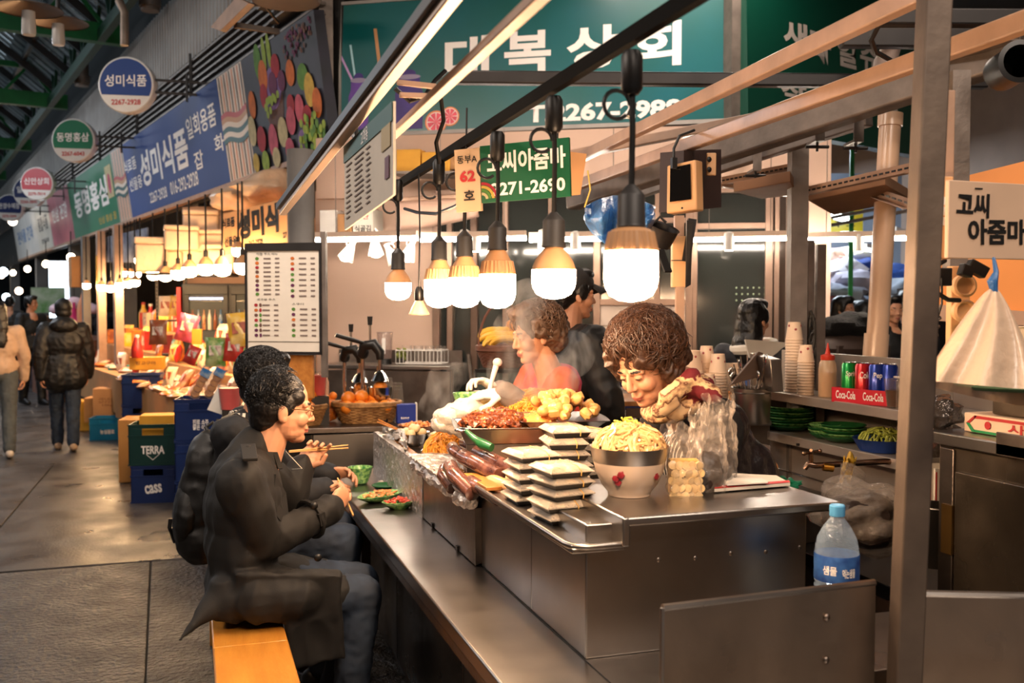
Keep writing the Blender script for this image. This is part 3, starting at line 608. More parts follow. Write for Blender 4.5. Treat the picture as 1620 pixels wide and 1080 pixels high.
# ------------------------------------------------------------ bulbs, beams and wiring over the counter
BGL=lamp('warm bulb glow',WARM,BULB_E);SGL=lamp('shop bulb glow',(1.,.62,.30),STALL_E);SPG=lamp('spot glow',WHITE,40.)
RIBC=mat('cream ceramic bulb body',c3(196,146,100),.5,0,.05,20.)
def hangz(px,d):
    """height of the fascia's lower edge, seen past a thing at depth d"""
    q=L(sof(px),0,2.82)-EYE;return H+q.z*d/q.dot(FW)
def bulb(name,label,loc,w_,top,kind,cat='light bulb',group=None,gl=None,sock=True,cordr=None,n=32,neck=.55):
    """loc = lowest point of the globe; w_ = globe width"""
    r=w_/2;t=thing(name,label,cat,loc,0,group);h=w_*(.93 if kind=='ribbed' else .66)
    mb=MB();mb.lathe([(.001,0),(r*.45,.003*w_/.1),(r*.78,.012*w_/.1),(r*.94,.026*w_/.1),(r,.042*w_/.1),(r*.99,h)],n,cap=False);mb.build('glass_globe',gl or BGL,t)
    if kind=='ribbed':
        wob=lambda a,f:1+(.03 if math.sin(a*24)>0 else-.02)
        mb=MB();mb.lathe([(r*.98,h),(r*.97,h+r*.1),(r*.84,h+r*.72),(r*.78,h+r*.74)],96,wob=wob);mb.lathe([(r*.78,h+r*.72),(r*.72,h+r*.80),(r*.5,h+r*(.80+neck*.7)),(r*.40,h+r*(.85+neck))],n);mb.build('bulb_body',RIBC,t)
        z=h+r*(.75+neck)
    else:
        mb=MB();mb.lathe([(r,h),(r*.97,h+r*.12),(r*.84,h+r*.45),(r*.62,h+r*.75),(r*.46,h+r*.92),(r*.40,h+r*1.05)],n);mb.build('bulb_body',RIBC,t);z=h+r*1.0
    if sock:
        mb=MB();mb.lathe([(r*.53,z),(r*.55,z+r*.06),(r*.52,z+r*.14),(r*.50,z+r*1.2),(r*.47,z+r*1.25),(r*.24,z+r*1.5),(r*.14,z+r*1.6)],n,mi=0);mb.build('socket',SOCKET,t);z+=r*1.58
    else:
        mb=MB();mb.lathe([(r*.3,z),(r*.3,z+r*.8),(r*.12,z+r*.95)],14);mb.build('socket',BLACK,t);z+=r*.9
    mb=MB();mb.tube([(0,0,z-.005),(.002,0,(z+top-loc[2])/2),(0,0,top-loc[2])],cordr or r*.12,8);mb.build('cord',BLACK,t)
    return t
specs=[(998,477,1.84,.100,'ribbed','largest ribbed bulb hanging over the noodle bowl','plain'),(876,473,2.24,.100,'plain','smooth-necked bulb second from the largest',0),(787,488,2.70,.100,'ribbed','ribbed bulb under the green stall sign',0),(735,487,3.0,.098,'ribbed','ribbed bulb under the cream number panel',0),
         (695,487,3.22,.098,'ribbed','ribbed bulb left of the number 62 panel',0),(630,475,3.74,.100,'plain','small smooth bulb at the far end of the cable',0)]
TRX,TRZ=.785,2.06
for px,py,d,w_,k,lab,_ in specs:
    p=U(px,py,d);zt=TRZ-.035
    bulb('light_bulb',lab,p,w_,zt,k,group='bulbs over the counter',neck=.12 if px>990 else .55)
    t=thing('lamp_hanger','black hook box on the track above the '+' '.join(lab.split()[:5]),'hanger',(p.x,p.y,zt),0,'lamp hangers on the track')
    mb=MB();mb.lathe([(.013,-.04),(.020,-.03),(.020,.03),(.015,.04)],16);mb.build('hook_box',BLACK,t)
    mb=MB();mb.tube([(math.cos(a)*.026-.03,0,math.sin(a)*.026-.06)for a in[2*math.pi*q/16 for q in range(15)]],.004,6);mb.build('cable_loop',BLACK,t)
# small flared reflector bulb
p=U(663,498,3.5);t=thing('reflector_bulb','small flared clear reflector bulb on a thin cord','light bulb',p)
mb=MB();mb.lathe([(.036,0),(.037,.004),(.018,.040),(.013,.05)],28);mb.build('reflector',mat('frosted reflector glass',c3(225,190,150),.3,.3,.1),t)
mb=MB();mb.lathe([(.030,.002),(.033,.001),(.033,.003),(.001,.004)],24);mb.build('lens',lamp('dim reflector glow',WARM,6.),t)
mb=MB();mb.lathe([(.014,.05),(.016,.055),(.016,.085),(.008,.10)],16);mb.build('socket',BLACK,t);mb=MB();mb.tube([(0,0,.1),(.004,0,.3),(0,0,TRZ-p.z)],.003,6);mb.build('cord',BLACK,t)
# the black track
t=thing('lamp_track','long black rail carrying the bulbs over the counter','rail',(TRX,2.6,TRZ))
mb=MB();mb.beam((TRX,.6,TRZ+.05),(TRX,4.4,TRZ),.019,.03);MBL=mat('matt black rail',(.03,.028,.028),.85,0,.1,10.,spec=.15);mb.build('rail',MBL,t,world=True)
mb=MB();mb.beam((TRX+.03,.6,TRZ+.075),(TRX+.03,4.4,TRZ+.012),.010,.014);mb.build('cable_channel',MBL,t,world=True)
mb=MB();P=[U(640,330,3.8),U(660,336,3.7),U(690,338,3.5),U(720,326,3.3),U(742,310,3.2)];mb.tube(P,.006,6);o=mb.build('drooping_cable',BLACK,t,world=True)
mb=MB();mb.tube(pix((695,258,3.1),(690,225,3.05),(702,190,3.0),(697,150,2.95),(722,118,2.9)),.007,6);mb.build('feed_cable',BLACK,t,world=True)
mb=MB();mb.tube(pix((999,115,1.9),(992,150,1.88),(1003,165,1.88),(995,185,1.87)),.006,6);mb.build('twisted_cable',BLACK,t,world=True)
# awning arms on the customers' side
def bar(name,lab,a,b,w_,h_,m,group=None,cat='beam',extra=None):
    a,b=Vector(a),Vector(b);t=thing(name,lab,cat,a,0,group);mb=MB();mb.beam(a,b,w_,h_);mb.build('bar',m,t,world=True,bev=min(w_,h_)*.12);return t
TUB=mat('white lamp housing',c3(205,180,160),.4,.2,.08)
t=bar('awning_bar','thick cream awning arm with a dark edge running over the customers',U(447,336,4.0),U(735,-30,1.62),.028,.024,TUB,'awning arms')
mb=MB();mb.beam(U(447,332,4.0)+V(-.02,0,.012),U(735,-34,1.62)+V(-.02,0,.012),.012,.022);mb.build('dark_edge',BLACK,t,world=True)
t=bar('awning_bar','thin cream awning arm beside the thick one',U(614,220,2.66),U(870,-20,1.44),.024,.018,BEAMP,'awning arms')
for k,(a,b,lab)in enumerate(((U(628,130,2.35),U(690,137,2.35),'upper thin rung joining the awning arms'),(U(632,150,2.4),U(682,152,2.42),'lower thin rung joining the awning arms'))):bar('awning_rung',lab,a,b,.012,.012,BEAMP,'awning rungs')
mb=MB();mb.tube(pix((560,215,3.0),(566,225,2.95),(562,195,2.95),(572,170,2.9),(590,150,2.8),(606,128,2.7),(622,112,2.62)),.007,6);mb.tube(pix((625,140,2.4),(648,160,2.42),(672,152,2.44),(688,128,2.46),(705,112,2.48)),.006,6);tag(mb.build('loose_cable',BLACK),'black cable looped round the thick awning arm','cable')
# big dark crossbeam and the long beams
bar('cross_beam','dark straight crossbeam in front of the teal sign',U(722,123,4.6),U(1560,130,4.6),.06,.06,DARKM)
bar('cross_beam','upper dark crossbeam over the juice shop sign',U(1330,60,3.6),U(1700,62,3.6),.05,.07,DARKM);bar('cross_beam','short dark crossbeam beside the white hose',U(1390,28,3.0),U(1700,30,3.0),.05,.05,DARKM)
BL=[((900,258,5.2),(1480,-22,2.3),.04,.05,BEAMP,'highest long cream beam crossing the teal sign'),((905,296,5.2),(1640,28,2.3),.04,.05,BEAMP,'second long cream beam below the highest'),((905,318,5.4),(1560,100,3.4),.09,.10,GALV,'wide grey steel beam over the monitor'),
      ((930,330,6.2),(1255,225,4.6),.05,.07,GALV,'grey beam ending at the rack post'),((880,250,5.6),(1150,196,5.0),.05,.05,BEAMP,'cream beam just under the teal sign')]
for i,(a,b,w_,h_,m,lab)in enumerate(BL):bar('roof_beam',lab,U(*a),U(*a)+(U(*b)-U(*a))*1.25,w_,h_,m,'roof beams over the counter')
t=thing('cable_tray','perforated metal cable tray lying on the wide grey beam','tray',U(1250,180,4.4))
a,b=U(1130,215,5.0),U(1600,62,3.2);mb=MB();mb.beam(a,b,.07,.008);mb.beam(a+V(.035,0,.02),b+V(.035,0,.02),.004,.045);mb.build('tray_channel',GALV,t,world=True)
mb=MB()
for k in range(70):q=a.lerp(b,(k+.5)/70);mb.obox(q+V(-.037,0,.012),(.004,.022,.03),(0,0,-.3))
o=mb.build('tray_teeth',DARKM,t,world=True);o['kind']='stuff'
mb=MB();mb.beam(a+V(-.035,0,.03),b+V(-.035,0,.03),.006,.008);mb.build('tray_lip',GALV,t,world=True)
for i,(px,py,d)in enumerate(((1193,240,4.8),(1350,190,4.1),(1290,190,4.3))):
    t=thing('beam_clamp','rusty clamp %s'%('at the monitor end of the wide grey beam','at the pipe end of the wide grey beam','mid-way along the wide grey beam')[i],'clamp',U(px,py,d),R(-18),'clamps on the wide grey beam')
    mb=MB();mb.box(-.02,.02,-.07,-.06,-.09,.08);mb.box(-.02,.02,-.07,.06,-.1,-.09);mb.build('bracket',STEEL2,t);mb=MB();mb.tube([(-.05,-.03,-.12),(.05,-.03,-.12)],.007,8);mb.tube([(0,-.03,-.14),(0,-.03,-.05)],.006,8);mb.build('bolt',DARKM,t)
# slotted angles and cardboard boxes stored overhead
def slotted(a,b,lab,n=16,w_=.04):
    a,b=Vector(a),Vector(b);t=thing('slotted_angle',lab,'angle iron',a,0,'slotted angle irons');mb=MB();mb.beam(a,b,.004,w_);mb.beam(a+V(0,.02,-w_/2),b+V(0,.02,-w_/2),w_,.004);mb.build('angle',BEAMP,t,world=True)
    mb=MB();d=(b-a).normalized();x=d.cross(V(0,0,1)).normalized()
    for k in range(n):q=a.lerp(b,(k+.5)/n);mb.beam(q-d*.3*(b-a).length/n+x*.0035,q+d*.3*(b-a).length/n+x*.0035,.003,w_*.2)
    for v in(-1,):
        for k in range(n):q=a.lerp(b,(k+.5)/n);mb.beam(q-d*.3*(b-a).length/n-x*.0035,q+d*.3*(b-a).length/n-x*.0035,.003,w_*.2)
    mb.build('slots',BLACK,t,world=True)
slotted(U(1142,286,5.2),U(1255,264,4.8),'slotted angle rising to the rack post');slotted(U(1142,288,5.2),U(1250,304,5.6),'slotted angle dropping behind the rack post',12);slotted(U(1276,302,4.8),U(1440,265,4.2),'slotted angle from the rack post to the white pipe',18);slotted(U(1375,300,4.9),U(1440,322,4.4),'short slotted angle under the stored box',7)
CBX=mat('stored cardboard',c3(150,112,84),.8,0,.15,4.)
for q,lab in(([(1278,302),(1400,275),(1440,300),(1318,326)],'stored cardboard box with printed marks over the rack'),([(1160,288),(1250,270),(1262,292),(1205,300)],'small stored cardboard box left of the rack post')):
    t=thing('cardboard_box',lab,'box',U(q[0][0],q[0][1],4.9));mb=MB();P=[U(q[0][0],q[0][1],4.9),U(q[1][0],q[1][1],4.5),U(q[2][0],q[2][1],4.9),U(q[3][0],q[3][1],5.4)];mb.slab([P[0],P[1],P[2],P[3]],-.05);mb.build('carton',CBX,t,world=True,bev=.004)
    if q[0][0]>1200:text('180  22',0,0,.22,.05,INK,t).matrix_local=Matrix.Translation(U(1345,303,4.86)-t.location)@Euler((R(62),0,R(-12))).to_matrix().to_4x4()
# rack post and pipes
mb=MB();a,b=U(1263,218,4.7),U(1263,218,4.7);mb.box(-.04,.04,-.04,.04,0,2.42);t=thing('rack_post','grey square rack post with cables taped to it','post',(a.x,a.y,0),R(-18));mb.build('post',GALV,t)
mb=MB();mb.box(.045,.075,-.03,.03,.9,1.9);mb.box(.09,.13,-.03,.03,.8,1.88);mb.build('conduit',STEEL2,t);mb=MB()
for k in range(5):mb.tube([(.06+.012*math.sin(q*.9+k),-.05,1.3+.25*(q/9)+.02*math.cos(k*2+q))for q in range(10)],.006,5)
mb.build('cable_bundle',BLACK,t)
mb=MB();mb.lathe([(.035,1.05),(.04,1.15),(.03,1.3),(.038,1.42),(.02,1.5)],12,(-.02,-.05,0),wob=lambda a,f:1+.25*math.sin(a*3+f*9));mb.build('foil_wrap',FOIL,t)
t=thing('drain_pipe','fat cream plastic pipe standing behind the drink cans','pipe',U(1388,570,4.95));PV=mat('cream plastic pipe',c3(226,188,156),.35,0,.06,4.,coat=.3)
mb=MB();mb.tube([V(U(1385,575,4.95).x,U(1385,575,4.95).y,0),U(1385,575,4.95),U(1390,500,4.95),U(1409,182,4.95)],.052,28);mb.build('pipe',PV,t,world=True)
for q_ in((1384,570,1387,528),(1408,200,1409,180)):mb=MB();mb.tube([U(q_[0],q_[1],4.95),U(q_[2],q_[3],4.95)],.060,28);mb.build('pipe_socket',PV,t,world=True)
mb=MB();mb.tube([U(1392,140,4.4),U(1400,100,4.4),U(1412,70,4.4),U(1414,42,4.3),U(1404,30,4.2)],[.045,.05,.04,.048,.06],16);mb.tube([U(1406,60,4.3),U(1380,58,4.3)],.05,14);tag(mb.build('wrapped_hose',mat('white taped hose',c3(150,132,122),.6,0,.2,20.,.3,30.)),'white taped hose in front of the juice shop sign','hose')
mb=MB();mb.tube(pix((1420,10,2.6),(1395,30,2.7),(1378,62,2.8),(1385,82,2.9),(1408,95,3.0)),.008,6);tag(mb.build('loose_cable',BLACK),'black cable hanging beside the white taped hose','cable')
mb=MB();Mx=Euler((R(90),0,R(-25))).to_matrix();mb.lathe([(.05,-.12),(.05,0),(.056,.01),(.043,.012),(.04,-.1),(.001,-.16)],32,U(1612,98,2.6),0,Mx);tag(mb.build('vent_duct',BLACK),'round black duct mouth high by the roof edge','duct')
# the leaning front post
t=thing('corner_post','scratched square steel post standing in front of the steel panels','post',(1.395,1.67,0));mb=MB();mb.beam((1.36,1.66,0),(1.475,1.69,2.6),.055,.055,up=(.3,1,0));mb.build('post',mat('scratched brown steel',c3(112,98,86),.5,.5,.3,5.,.06,40.,col2=c3(70,60,54)),t,world=True,bev=.004)
# fluorescent string under the fascia
for i,(x0,x1)in enumerate(((500,660),(664,832),(838,1004),(1090,1252),(1276,1436))):
    a,b=U(x0,378,6.95),U(x1,376,6.75);a.z=b.z=2.045
    t=thing('strip_lamp','glowing strip lamp, %s piece of the line under the fascia'%('first','second','third','fourth','last')[i],'lamp',(a+b)/2,0,'strip lamps in line under the fascia')
    mb=MB();mb.tube([a,b],.014,10);mb.build('tube',lamp('warm white tube',(1.,.86,.70),TUBE_E),t,world=True)
    mb=MB();mb.beam(a+V(0,0,.035),b+V(0,0,.035),.04,.035);mb.build('housing',TUB,t,world=True)
    for e in(a.lerp(b,.2),a.lerp(b,.8)):
        mb=MB();mb.tube([e+V(0,0,.05),e+V(0,0,.75)],.003,5);mb.build('hanging_wire',GALV,t,world=True)
for i,(px,py,dx)in enumerate(((1153,396,0),(911,395,-2),(733,392,6),(858,392,4),(1358,398,0),(752,398,3))):
    p=U(px,py,6.86);t=thing('spot_lamp','white cylinder spotlight hanging %s'%('before the dark window','beside the capped man','behind the ribbed bulbs','behind the smooth-necked bulb','in the opening to the far hall','just beside the one behind the ribbed bulbs')[i],'lamp',p,0,'white cylinder spotlights')
    mb=MB();mb.lathe([(.030,0),(.034,.004),(.034,.12),(.012,.13)],20,M=Euler((0,R(dx),0)).to_matrix());mb.build('shade',WPLAS,t);mb=MB();mb.lathe([(.028,-.002),(.028,.001)],16);mb.build('lens',SPG,t)
for i,(px,py,lean)in enumerate(((555,392,.45),(593,384,-.1),(617,398,-.5),(650,392,.35))):
    p=U(px,py,6.9);t=thing('clip_lamp','white clip lamp, %s of four on the strip over the pink wall'%('first','second','third','fourth')[i],'lamp',p,0,'clip lamps over the pink wall');Mx=Euler((0,lean,0)).to_matrix()
    mb=MB();mb.lathe([(.055,-.09),(.058,-.085),(.03,0),(.018,.03),(.018,.06)],24,M=Mx,cap=False);mb.build('shade',WPLAS,t);mb=MB();mb.ell(Mx@V(0,0,-.075),(.045,.045,.03),None,14,8);mb.build('bulb_glass',lamp('clip lamp glow',WHITE,20.),t)
    mb=MB();mb.tube([Mx@V(.01,0,.05),(.03,0,.07),(.0,0,.1)],.007,6);mb.tube([(.03*math.cos(q),.0,.03+.03*math.sin(q))for q in[k*.5 for k in range(10)]],.004,5);mb.build('arm',WPLAS,t)
# monitor, socket strip, pan, blue bag, switch box
t=thing('monitor','old cream computer monitor with a dark screen hanging from the beam','monitor',U(1075,335,3.9));CRM=mat('aged cream plastic',c3(222,172,122),.45,0,.06)
q=[U(1054,338,3.85),U(1102,332,3.75),U(1100,252,3.75),U(1055,262,3.85)];mb=MB();n_=(q[1]-q[0]).cross(q[3]-q[0]).normalized()
def fr4(a,b,c,d,k,m_):
    ce=(a+b+c+d)/4;return[ce+(p_-ce)*k+V(0,0,m_)for p_ in(a,b,c,d)]
mb.slab(q,-.05);mb.build('bezel',CRM,t,world=True,bev=.006);sc=[q_+n_*.004 for q_ in fr4(*q,.70,.014)];mb=MB();mb.slab(sc,.002);mb.build('screen',mat('dark glass screen',(.05,.05,.055),.12,0,0),t,world=True)
mb=MB();mb.slab([U(1080,334,3.85),U(1141,328,4.2),U(1141,236,4.2),U(1082,238,3.85)],-.10);mb.build('casing',mat('dark brown casing',c3(48,30,30),.5,0,.1),t,world=True)
mb=MB();mb.ell(U(1079,329,3.78),.004);mb.build('power_button',DARKM,t,world=True);mb=MB();mb.tube(pix((1066,262,3.8),(1066,235,3.8),(1075,215,3.8),(1098,206,3.9)),.006,6);mb.obox(U(1066,258,3.8),(.02,.02,.04));mb.build('cable',BLACK,t,world=True)
t=thing('power_strip','cream two-way power socket stuck on the dark casing','socket',U(1125,260,3.9));mb=MB();mb.obox(U(1125,260,3.95),(.038,.02,.09),(0,0,-.3));mb.build('housing',CRM,t,world=True,bev=.004)
mb=MB();[mb.ell(U(1122,y,3.93),(.011,.004,.011))for y in(252,268)];mb.build('socket_hole',BLACK,t,world=True)
t=thing('blue_bag','crumpled blue plastic bag tied up behind the largest bulb','bag',U(980,350,3.4));BLU=mat('blue plastic sheet',c3(55,105,165),.3,0,.2,9.,.6,30.,coat=.3)
def bagf(u_,v_):a=u_*2*math.pi;x=925+110*u_;yt=326-16*math.sin(u_*3.1);yb=345+48*math.sin(u_*3.14)**.7;return U(x,yt+(yb-yt)*v_,3.3+.05*math.sin(u_*19)+.04*math.sin(v_*8+u_*6)-.06*math.sin(v_*3.1))
mb=MB();mb.grid(bagf,40,14);o=mb.build('sheet',BLU,t,world=True,ang=60);sm=o.modifiers.new('s','SOLIDIFY');sm.thickness=.004
mb=MB();mb.tube(pix((925,328,3.3),(934,300,3.3),(930,270,3.35)),.003,5);mb.build('string',mat('yellow string',c3(200,170,80),.7,0,0),t,world=True)
t=thing('saucepan','dark saucepan hung by its handle above the white bowls','pan',U(1045,385,3.6));mb=MB();mb.lathe([(.012,-.05),(.05,-.045),(.058,.02),(.062,.025),(.056,.02),(.048,-.04)],28,U(1046,368,3.6),0,Euler((R(25),R(12),0)).to_matrix());mb.build('pan_body',DARKM,t,world=True);mb=MB();mb.beam(U(1044,395,3.55),U(1057,430,3.5),.03,.008);mb.build('handle',BLACK,t,world=True);mb=MB();mb.tube([U(1035,352,3.6),U(1044,343,3.6),U(1054,352,3.6)],.005,6);mb.build('lid_loop',BLACK,t,world=True)
t=thing('switch_box','cream conduit with twin switch boxes beside the dark window','switch',U(1073,412,3.7));mb=MB();mb.obox(U(1074,414,3.7),(.055,.04,.19),(0,0,-.3));mb.build('box',CRM,t,world=True,bev=.003);mb=MB();mb.obox(U(1074,358,3.75),(.035,.03,.08),(0,0,-.3));mb.obox(U(1075,500,3.7),(.03,.03,.22),(0,0,-.3));mb.build('conduit',BEAMP,t,world=True)
mb=MB();mb.slab([U(1084,455,3.65),U(1092,450,3.65),U(1096,350,3.6),U(1086,348,3.6)],.006);mb.obox(U(1090,380,3.68),(.03,.02,.16),(0,.15,-.3));mb.build('cover_flap',DARKM,t,world=True)
mb=MB();mb.obox(U(1074,412,3.67),(.056,.004,.003),(0,0,-.3));mb.build('joint',DARKM,t,world=True)
# conduit, switches and adapters by the post
t=thing('wall_conduit','cream cable trunking with two rocker switches beside the handwritten board','switch',U(1487,345,2.4));mb=MB();mb.obox(U(1487,345,2.42),(.05,.03,.20),(0,0,-.3));mb.build('switch_plate',CRM,t,world=True,bev=.003);mb=MB();mb.obox(U(1497,215,2.45),(.03,.03,.22),(0,0,-.3));mb.build('trunking',BEAMP,t,world=True,bev=.003)
for k in range(3):mb=MB();mb.obox(U(1489,318+k*16,2.395),(.022,.006,.02),(0,0,-.3));mb.build('switch',WPLAS,t,world=True,bev=.001)
mb=MB();mb.obox(U(1512,345,2.75),(.05,.05,.3),(0,0,-.3));mb.obox(U(1514,200,2.75),(.05,.05,.3),(0,0,-.3));mb.build('back_rail',GALV,t,world=True)
OW=mat('orange painted board',c3(232,150,78),.55,0,.08,3.)
t=thing('orange_board','plain orange board behind the sockets and plastic bag','board',U(1540,500,3.2));mb=MB();mb.slab([U(1440,478,3.3),U(1720,500,3.2),U(1720,230,3.2),U(1440,300,3.3)],-.02);mb.build('board',OW,t,world=True);mb=MB();mb.slab([U(1440,505,3.28),U(1720,520,3.18),U(1720,500,3.18),U(1440,478,3.28)],-.03);mb.build('ledge',BEAMP,t,world=True)
t=thing('power_socket','cream round socket with plugs and black adapters on the trunking','socket',U(1520,460,2.5));mb=MB();mb.obox(U(1515,500,2.58),(.05,.03,.26),(0,0,-.3));mb.build('trunking',CRM,t,world=True,bev=.003)
for py in(452,492):mb=MB();mb.lathe([(.028,-.01),(.030,.012),(.024,.016),(.020,.008),(.001,.008)],24,U(1524,py,2.53),0,Euler((R(90),0,-.3)).to_matrix());mb.build('socket_face',CRM,t,world=True)
for(px,py,sx,sz,ry)in((1545,425,.05,.03,.5),(1492,438,.035,.045,0),(1528,428,.03,.03,.3)):mb=MB();mb.obox(U(px,py,2.48),(sx,.03,sz),(0,ry,-.3));mb.build('adapter',BLACK,t,world=True,bev=.003)
mb=MB();mb.tube(pix((1518,475,2.48),(1500,474,2.46),(1480,462,2.44),(1472,440,2.44),(1482,420,2.46),(1495,412,2.48)),.006,8);mb.tube(pix((1490,440,2.46),(1490,480,2.46),(1478,520,2.46),(1466,580,2.46)),.003,6);mb.tube([U(1484+5*math.sin(k*.9)-k*.35,500+k*1.9,2.5+.01*math.cos(k*.9))for k in range(34)],.003,5);mb.build('cable',BLACK,t,world=True)
# milky plastic bag
t=thing('plastic_bag','large milky plastic bag hanging from a blue clip','bag',U(1572,440,2.3));MILK=mat('milky polythene',c3(235,205,176),.4,0,.06,6.,.35,18.,trans=.0,alpha=.86,coat=.3)
def milk(u_,v_):
    a=u_*2*math.pi;k=v_**.8;cx=1572-18*k;w_=4+92*k;x=cx+math.cos(a)*w_;yb=455+150*v_+(26*math.sin(a*.5+.6)+22*math.cos(a))*v_*v_
    return U(x,yb,2.3+math.sin(a)*.10*k+.018*math.sin(a*7+v_*3)*k)
mb=MB();mb.grid(milk,64,20);mb.build('bag_film',MILK,t,world=True,ang=70);mb=MB();mb.tube(pix((1573,462,2.3),(1570,445,2.3),(1576,430,2.3),(1572,408,2.32)),[.008,.012,.006,.004],8);o=mb.build('blue_clip',BLU,t,world=True)
# ------------------------------------------------------------ the steel counter and what stands on it
CT=.75
t=thing('steel_counter','long stainless steel eating counter the customers sit at','counter',(1.1,3.0,0))
mb=MB();mb.box(.65,1.62,.9,5.06,CT-.045,CT);mb.build('counter_top',STEEL,t,world=True,bev=.006)
mb=MB();mb.box(.655,.675,.9,5.05,CT-.075,CT-.045);mb.build('front_lip',STEEL2,t,world=True)
DS=mat('dull dark steel',c3(110,100,92),.35,.85,.2,3.,rvar=.12)
for k,(y0,y1)in enumerate(((.95,2.0),(2.01,3.1),(3.11,4.2),(4.21,5.0))):mb=MB();mb.box(.84,.86,y0,y1,.05,CT-.05);mb.build('front_panel',DS,t,world=True,bev=.002)
mb=MB();mb.box(.86,1.58,.95,5.0,0,.05);mb.box(1.56,1.58,.95,5.0,.05,CT-.05);mb.box(.86,1.58,4.97,5.0,.05,CT-.05);mb.build('plinth',DS,t,world=True)
mb=MB();mb.tube([(.885,.92,CT+.001),(.885,5.0,CT+.001)],.0016,5);mb.build('seam',BLACK,t,world=True)
# big display box
t=thing('display_box','large stainless steel box with a rolled tray lip holding the packs','box',(1.2,2.5,CT))
mb=MB();mb.box(.888,1.50,2.165,2.56,CT,1.075);mb.build('box_body',STEEL,t,world=True,bev=.004)
mb=MB();mb.box(.888,1.12,2.56,3.05,CT,1.02);mb.build('rear_body',STEEL,t,world=True,bev=.004)
mb=MB();mb.box(.835,.97,2.12,3.10,1.018,1.032);P=[(.835,3.10,1.034),(.835,2.16,1.034),(.842,2.13,1.034),(.87,2.115,1.034),(.965,2.115,1.034)];mb.tube(P,.009,8);mb.build('tray_lip',STEEL,t,world=True,bev=.004)
mb=MB();mb.box(.965,1.56,2.10,2.60,1.078,1.10);mb.box(.955,.975,2.10,2.60,1.03,1.10);mb.build('raised_top',STEEL,t,world=True,bev=.005)
mb=MB()
for k in range(5):mb.lathe([(.006,0),(.003,.002)],10,(1.08+k*.1,2.1645,.975-.004*(k%2)),0,Euler((R(90),0,0)).to_matrix())
mb.build('rivet',STEEL2,t,world=True)
# drawer box further along + food platform
t=thing('tray_box','lower steel box carrying the foil tray of sausages','box',(.93,3.3,CT));mb=MB();mb.box(.872,1.0,3.06,3.80,CT+.004,.935);mb.box(.885,.99,3.07,3.79,.935,.937);mb.build('box_body',STEELB if 0 else STEEL,t,world=True,bev=.003);mb=MB();mb.box(.866,.872,3.05,3.81,CT+.004,.94);mb.box(.87,1.0,3.05,3.062,CT+.01,.94);mb.build('front_flap',STEEL2,t,world=True,bev=.001)
for y in(3.25,3.62):mb=MB();mb.box(.858,.868,y,y+.02,CT+.004,CT+.02);mb.build('hinge',DARKM,t,world=True)
t=thing('food_platform','raised steel serving platform carrying the bowls and trays of food','platform',(1.2,3.9,CT));mb=MB();mb.box(1.005,1.36,2.62,5.0,CT,.93);mb.box(.90,1.005,3.82,5.0,CT,.93);mb.build('platform_body',STEEL,t,world=True,bev=.003);mb=MB();mb.box(.875,.935,3.45,4.95,.932,.95);mb.build('wooden_edge',WOODG,t,world=True,bev=.003)
t=thing('foil_screen','foil wrapped board standing along the counter as a splash screen','screen',(.87,4.3,CT));mb=MB()
def fs(u_,v_):
    y=3.80+u_*1.1;z=CT+v_*.21;return V(.862+.004*noise.noise(V(y*25,z*25,1))+.0,y,z+.01*noise.noise(V(y*9,3,1))*(v_>.99))
for x_,s_ in((0,1),(.03,-1)):
    mb.grid(lambda a,b:fs(a,b)+V(x_,0,0),70,16)
mb.grid(lambda a,b:V(.862+.03*b,3.8+a*1.1,CT+.21+.005*noise.noise(V(a*30,b*4,0))),60,3);mb.grid(lambda a,b:V(.862+.03*a+.003*noise.noise(V(a*9,b*20,5)),3.80,CT+b*.21),4,14)
mb.build('foil_sheet',FOIL,t,world=True,ang=25);mb=MB();mb.grid(lambda a,b:V(.87+.04*math.sin(a*3.1)+.02*noise.noise(V(a*8,b*8,2)),4.15+a*.55,.96+.05*math.sin(b*3.1)*(1+.6*noise.noise(V(a*9,b*9,7)))),24,12);mb.build('crumpled_foil',FOIL,t,world=True,ang=20)

# --- eating side: bowl, plates
def place(fn,*a):return fn(*a)
p=G(570,765,CT);b=thing('soup_bowl','speckled green bowl standing by itself on the counter','bowl',V(p.x,p.y,CT+.078));green_bowl(b,.058,.072)
KIM=mat('red kimchi',c3(222,92,62),.4,0,.3,60.,.4,120.,coat=.4,col2=c3(170,40,28));ORG=mat('orange pickled radish',c3(240,150,90),.4,0,.25,50.,.3,90.,coat=.4)
def leafplate(lab,p,rz,lx_,ly,food,group='side dish plates'):
    t=thing('side_dish_plate',lab,'plate',p,rz,group);mb=MB()
    mb.lathe([(.4,0),(.5,0),(.9,.4),(1,.62),(.96,.64),(.86,.46),(.45,.12),(.001,.1)],32,wob=lambda a,f:1+.08*math.cos(4*a)*f);mb.v=[(x*lx_,y*ly,z*.05)for x,y,z in mb.v];mb.build('dish',GREENB,t)
    q=random.Random(len(lab));mb=MB()
    for k in range(46):a=q.uniform(0,6.28);r=q.random()**.5*.72;mb.ell((math.cos(a)*r*lx_,math.sin(a)*r*ly,.015+.025*(1-r)+q.uniform(0,.008)),(q.uniform(.008,.016),q.uniform(.005,.01),.004),(q.uniform(-.6,.6),q.uniform(-.6,.6),q.uniform(0,3)),8,5,nz=.4,seed=k)
    tag(mb.build('pickle_pieces',food,t),kind='stuff');return t
p=G(602,792,CT);leafplate('pale green oval plate of orange pickles on the counter',p,.6,.125,.065,ORG);p=G(628,800,CT);leafplate('small green leaf plate of red kimchi beside the foil screen',V(p.x+.0,p.y-.05,CT),.2,.075,.055,KIM)
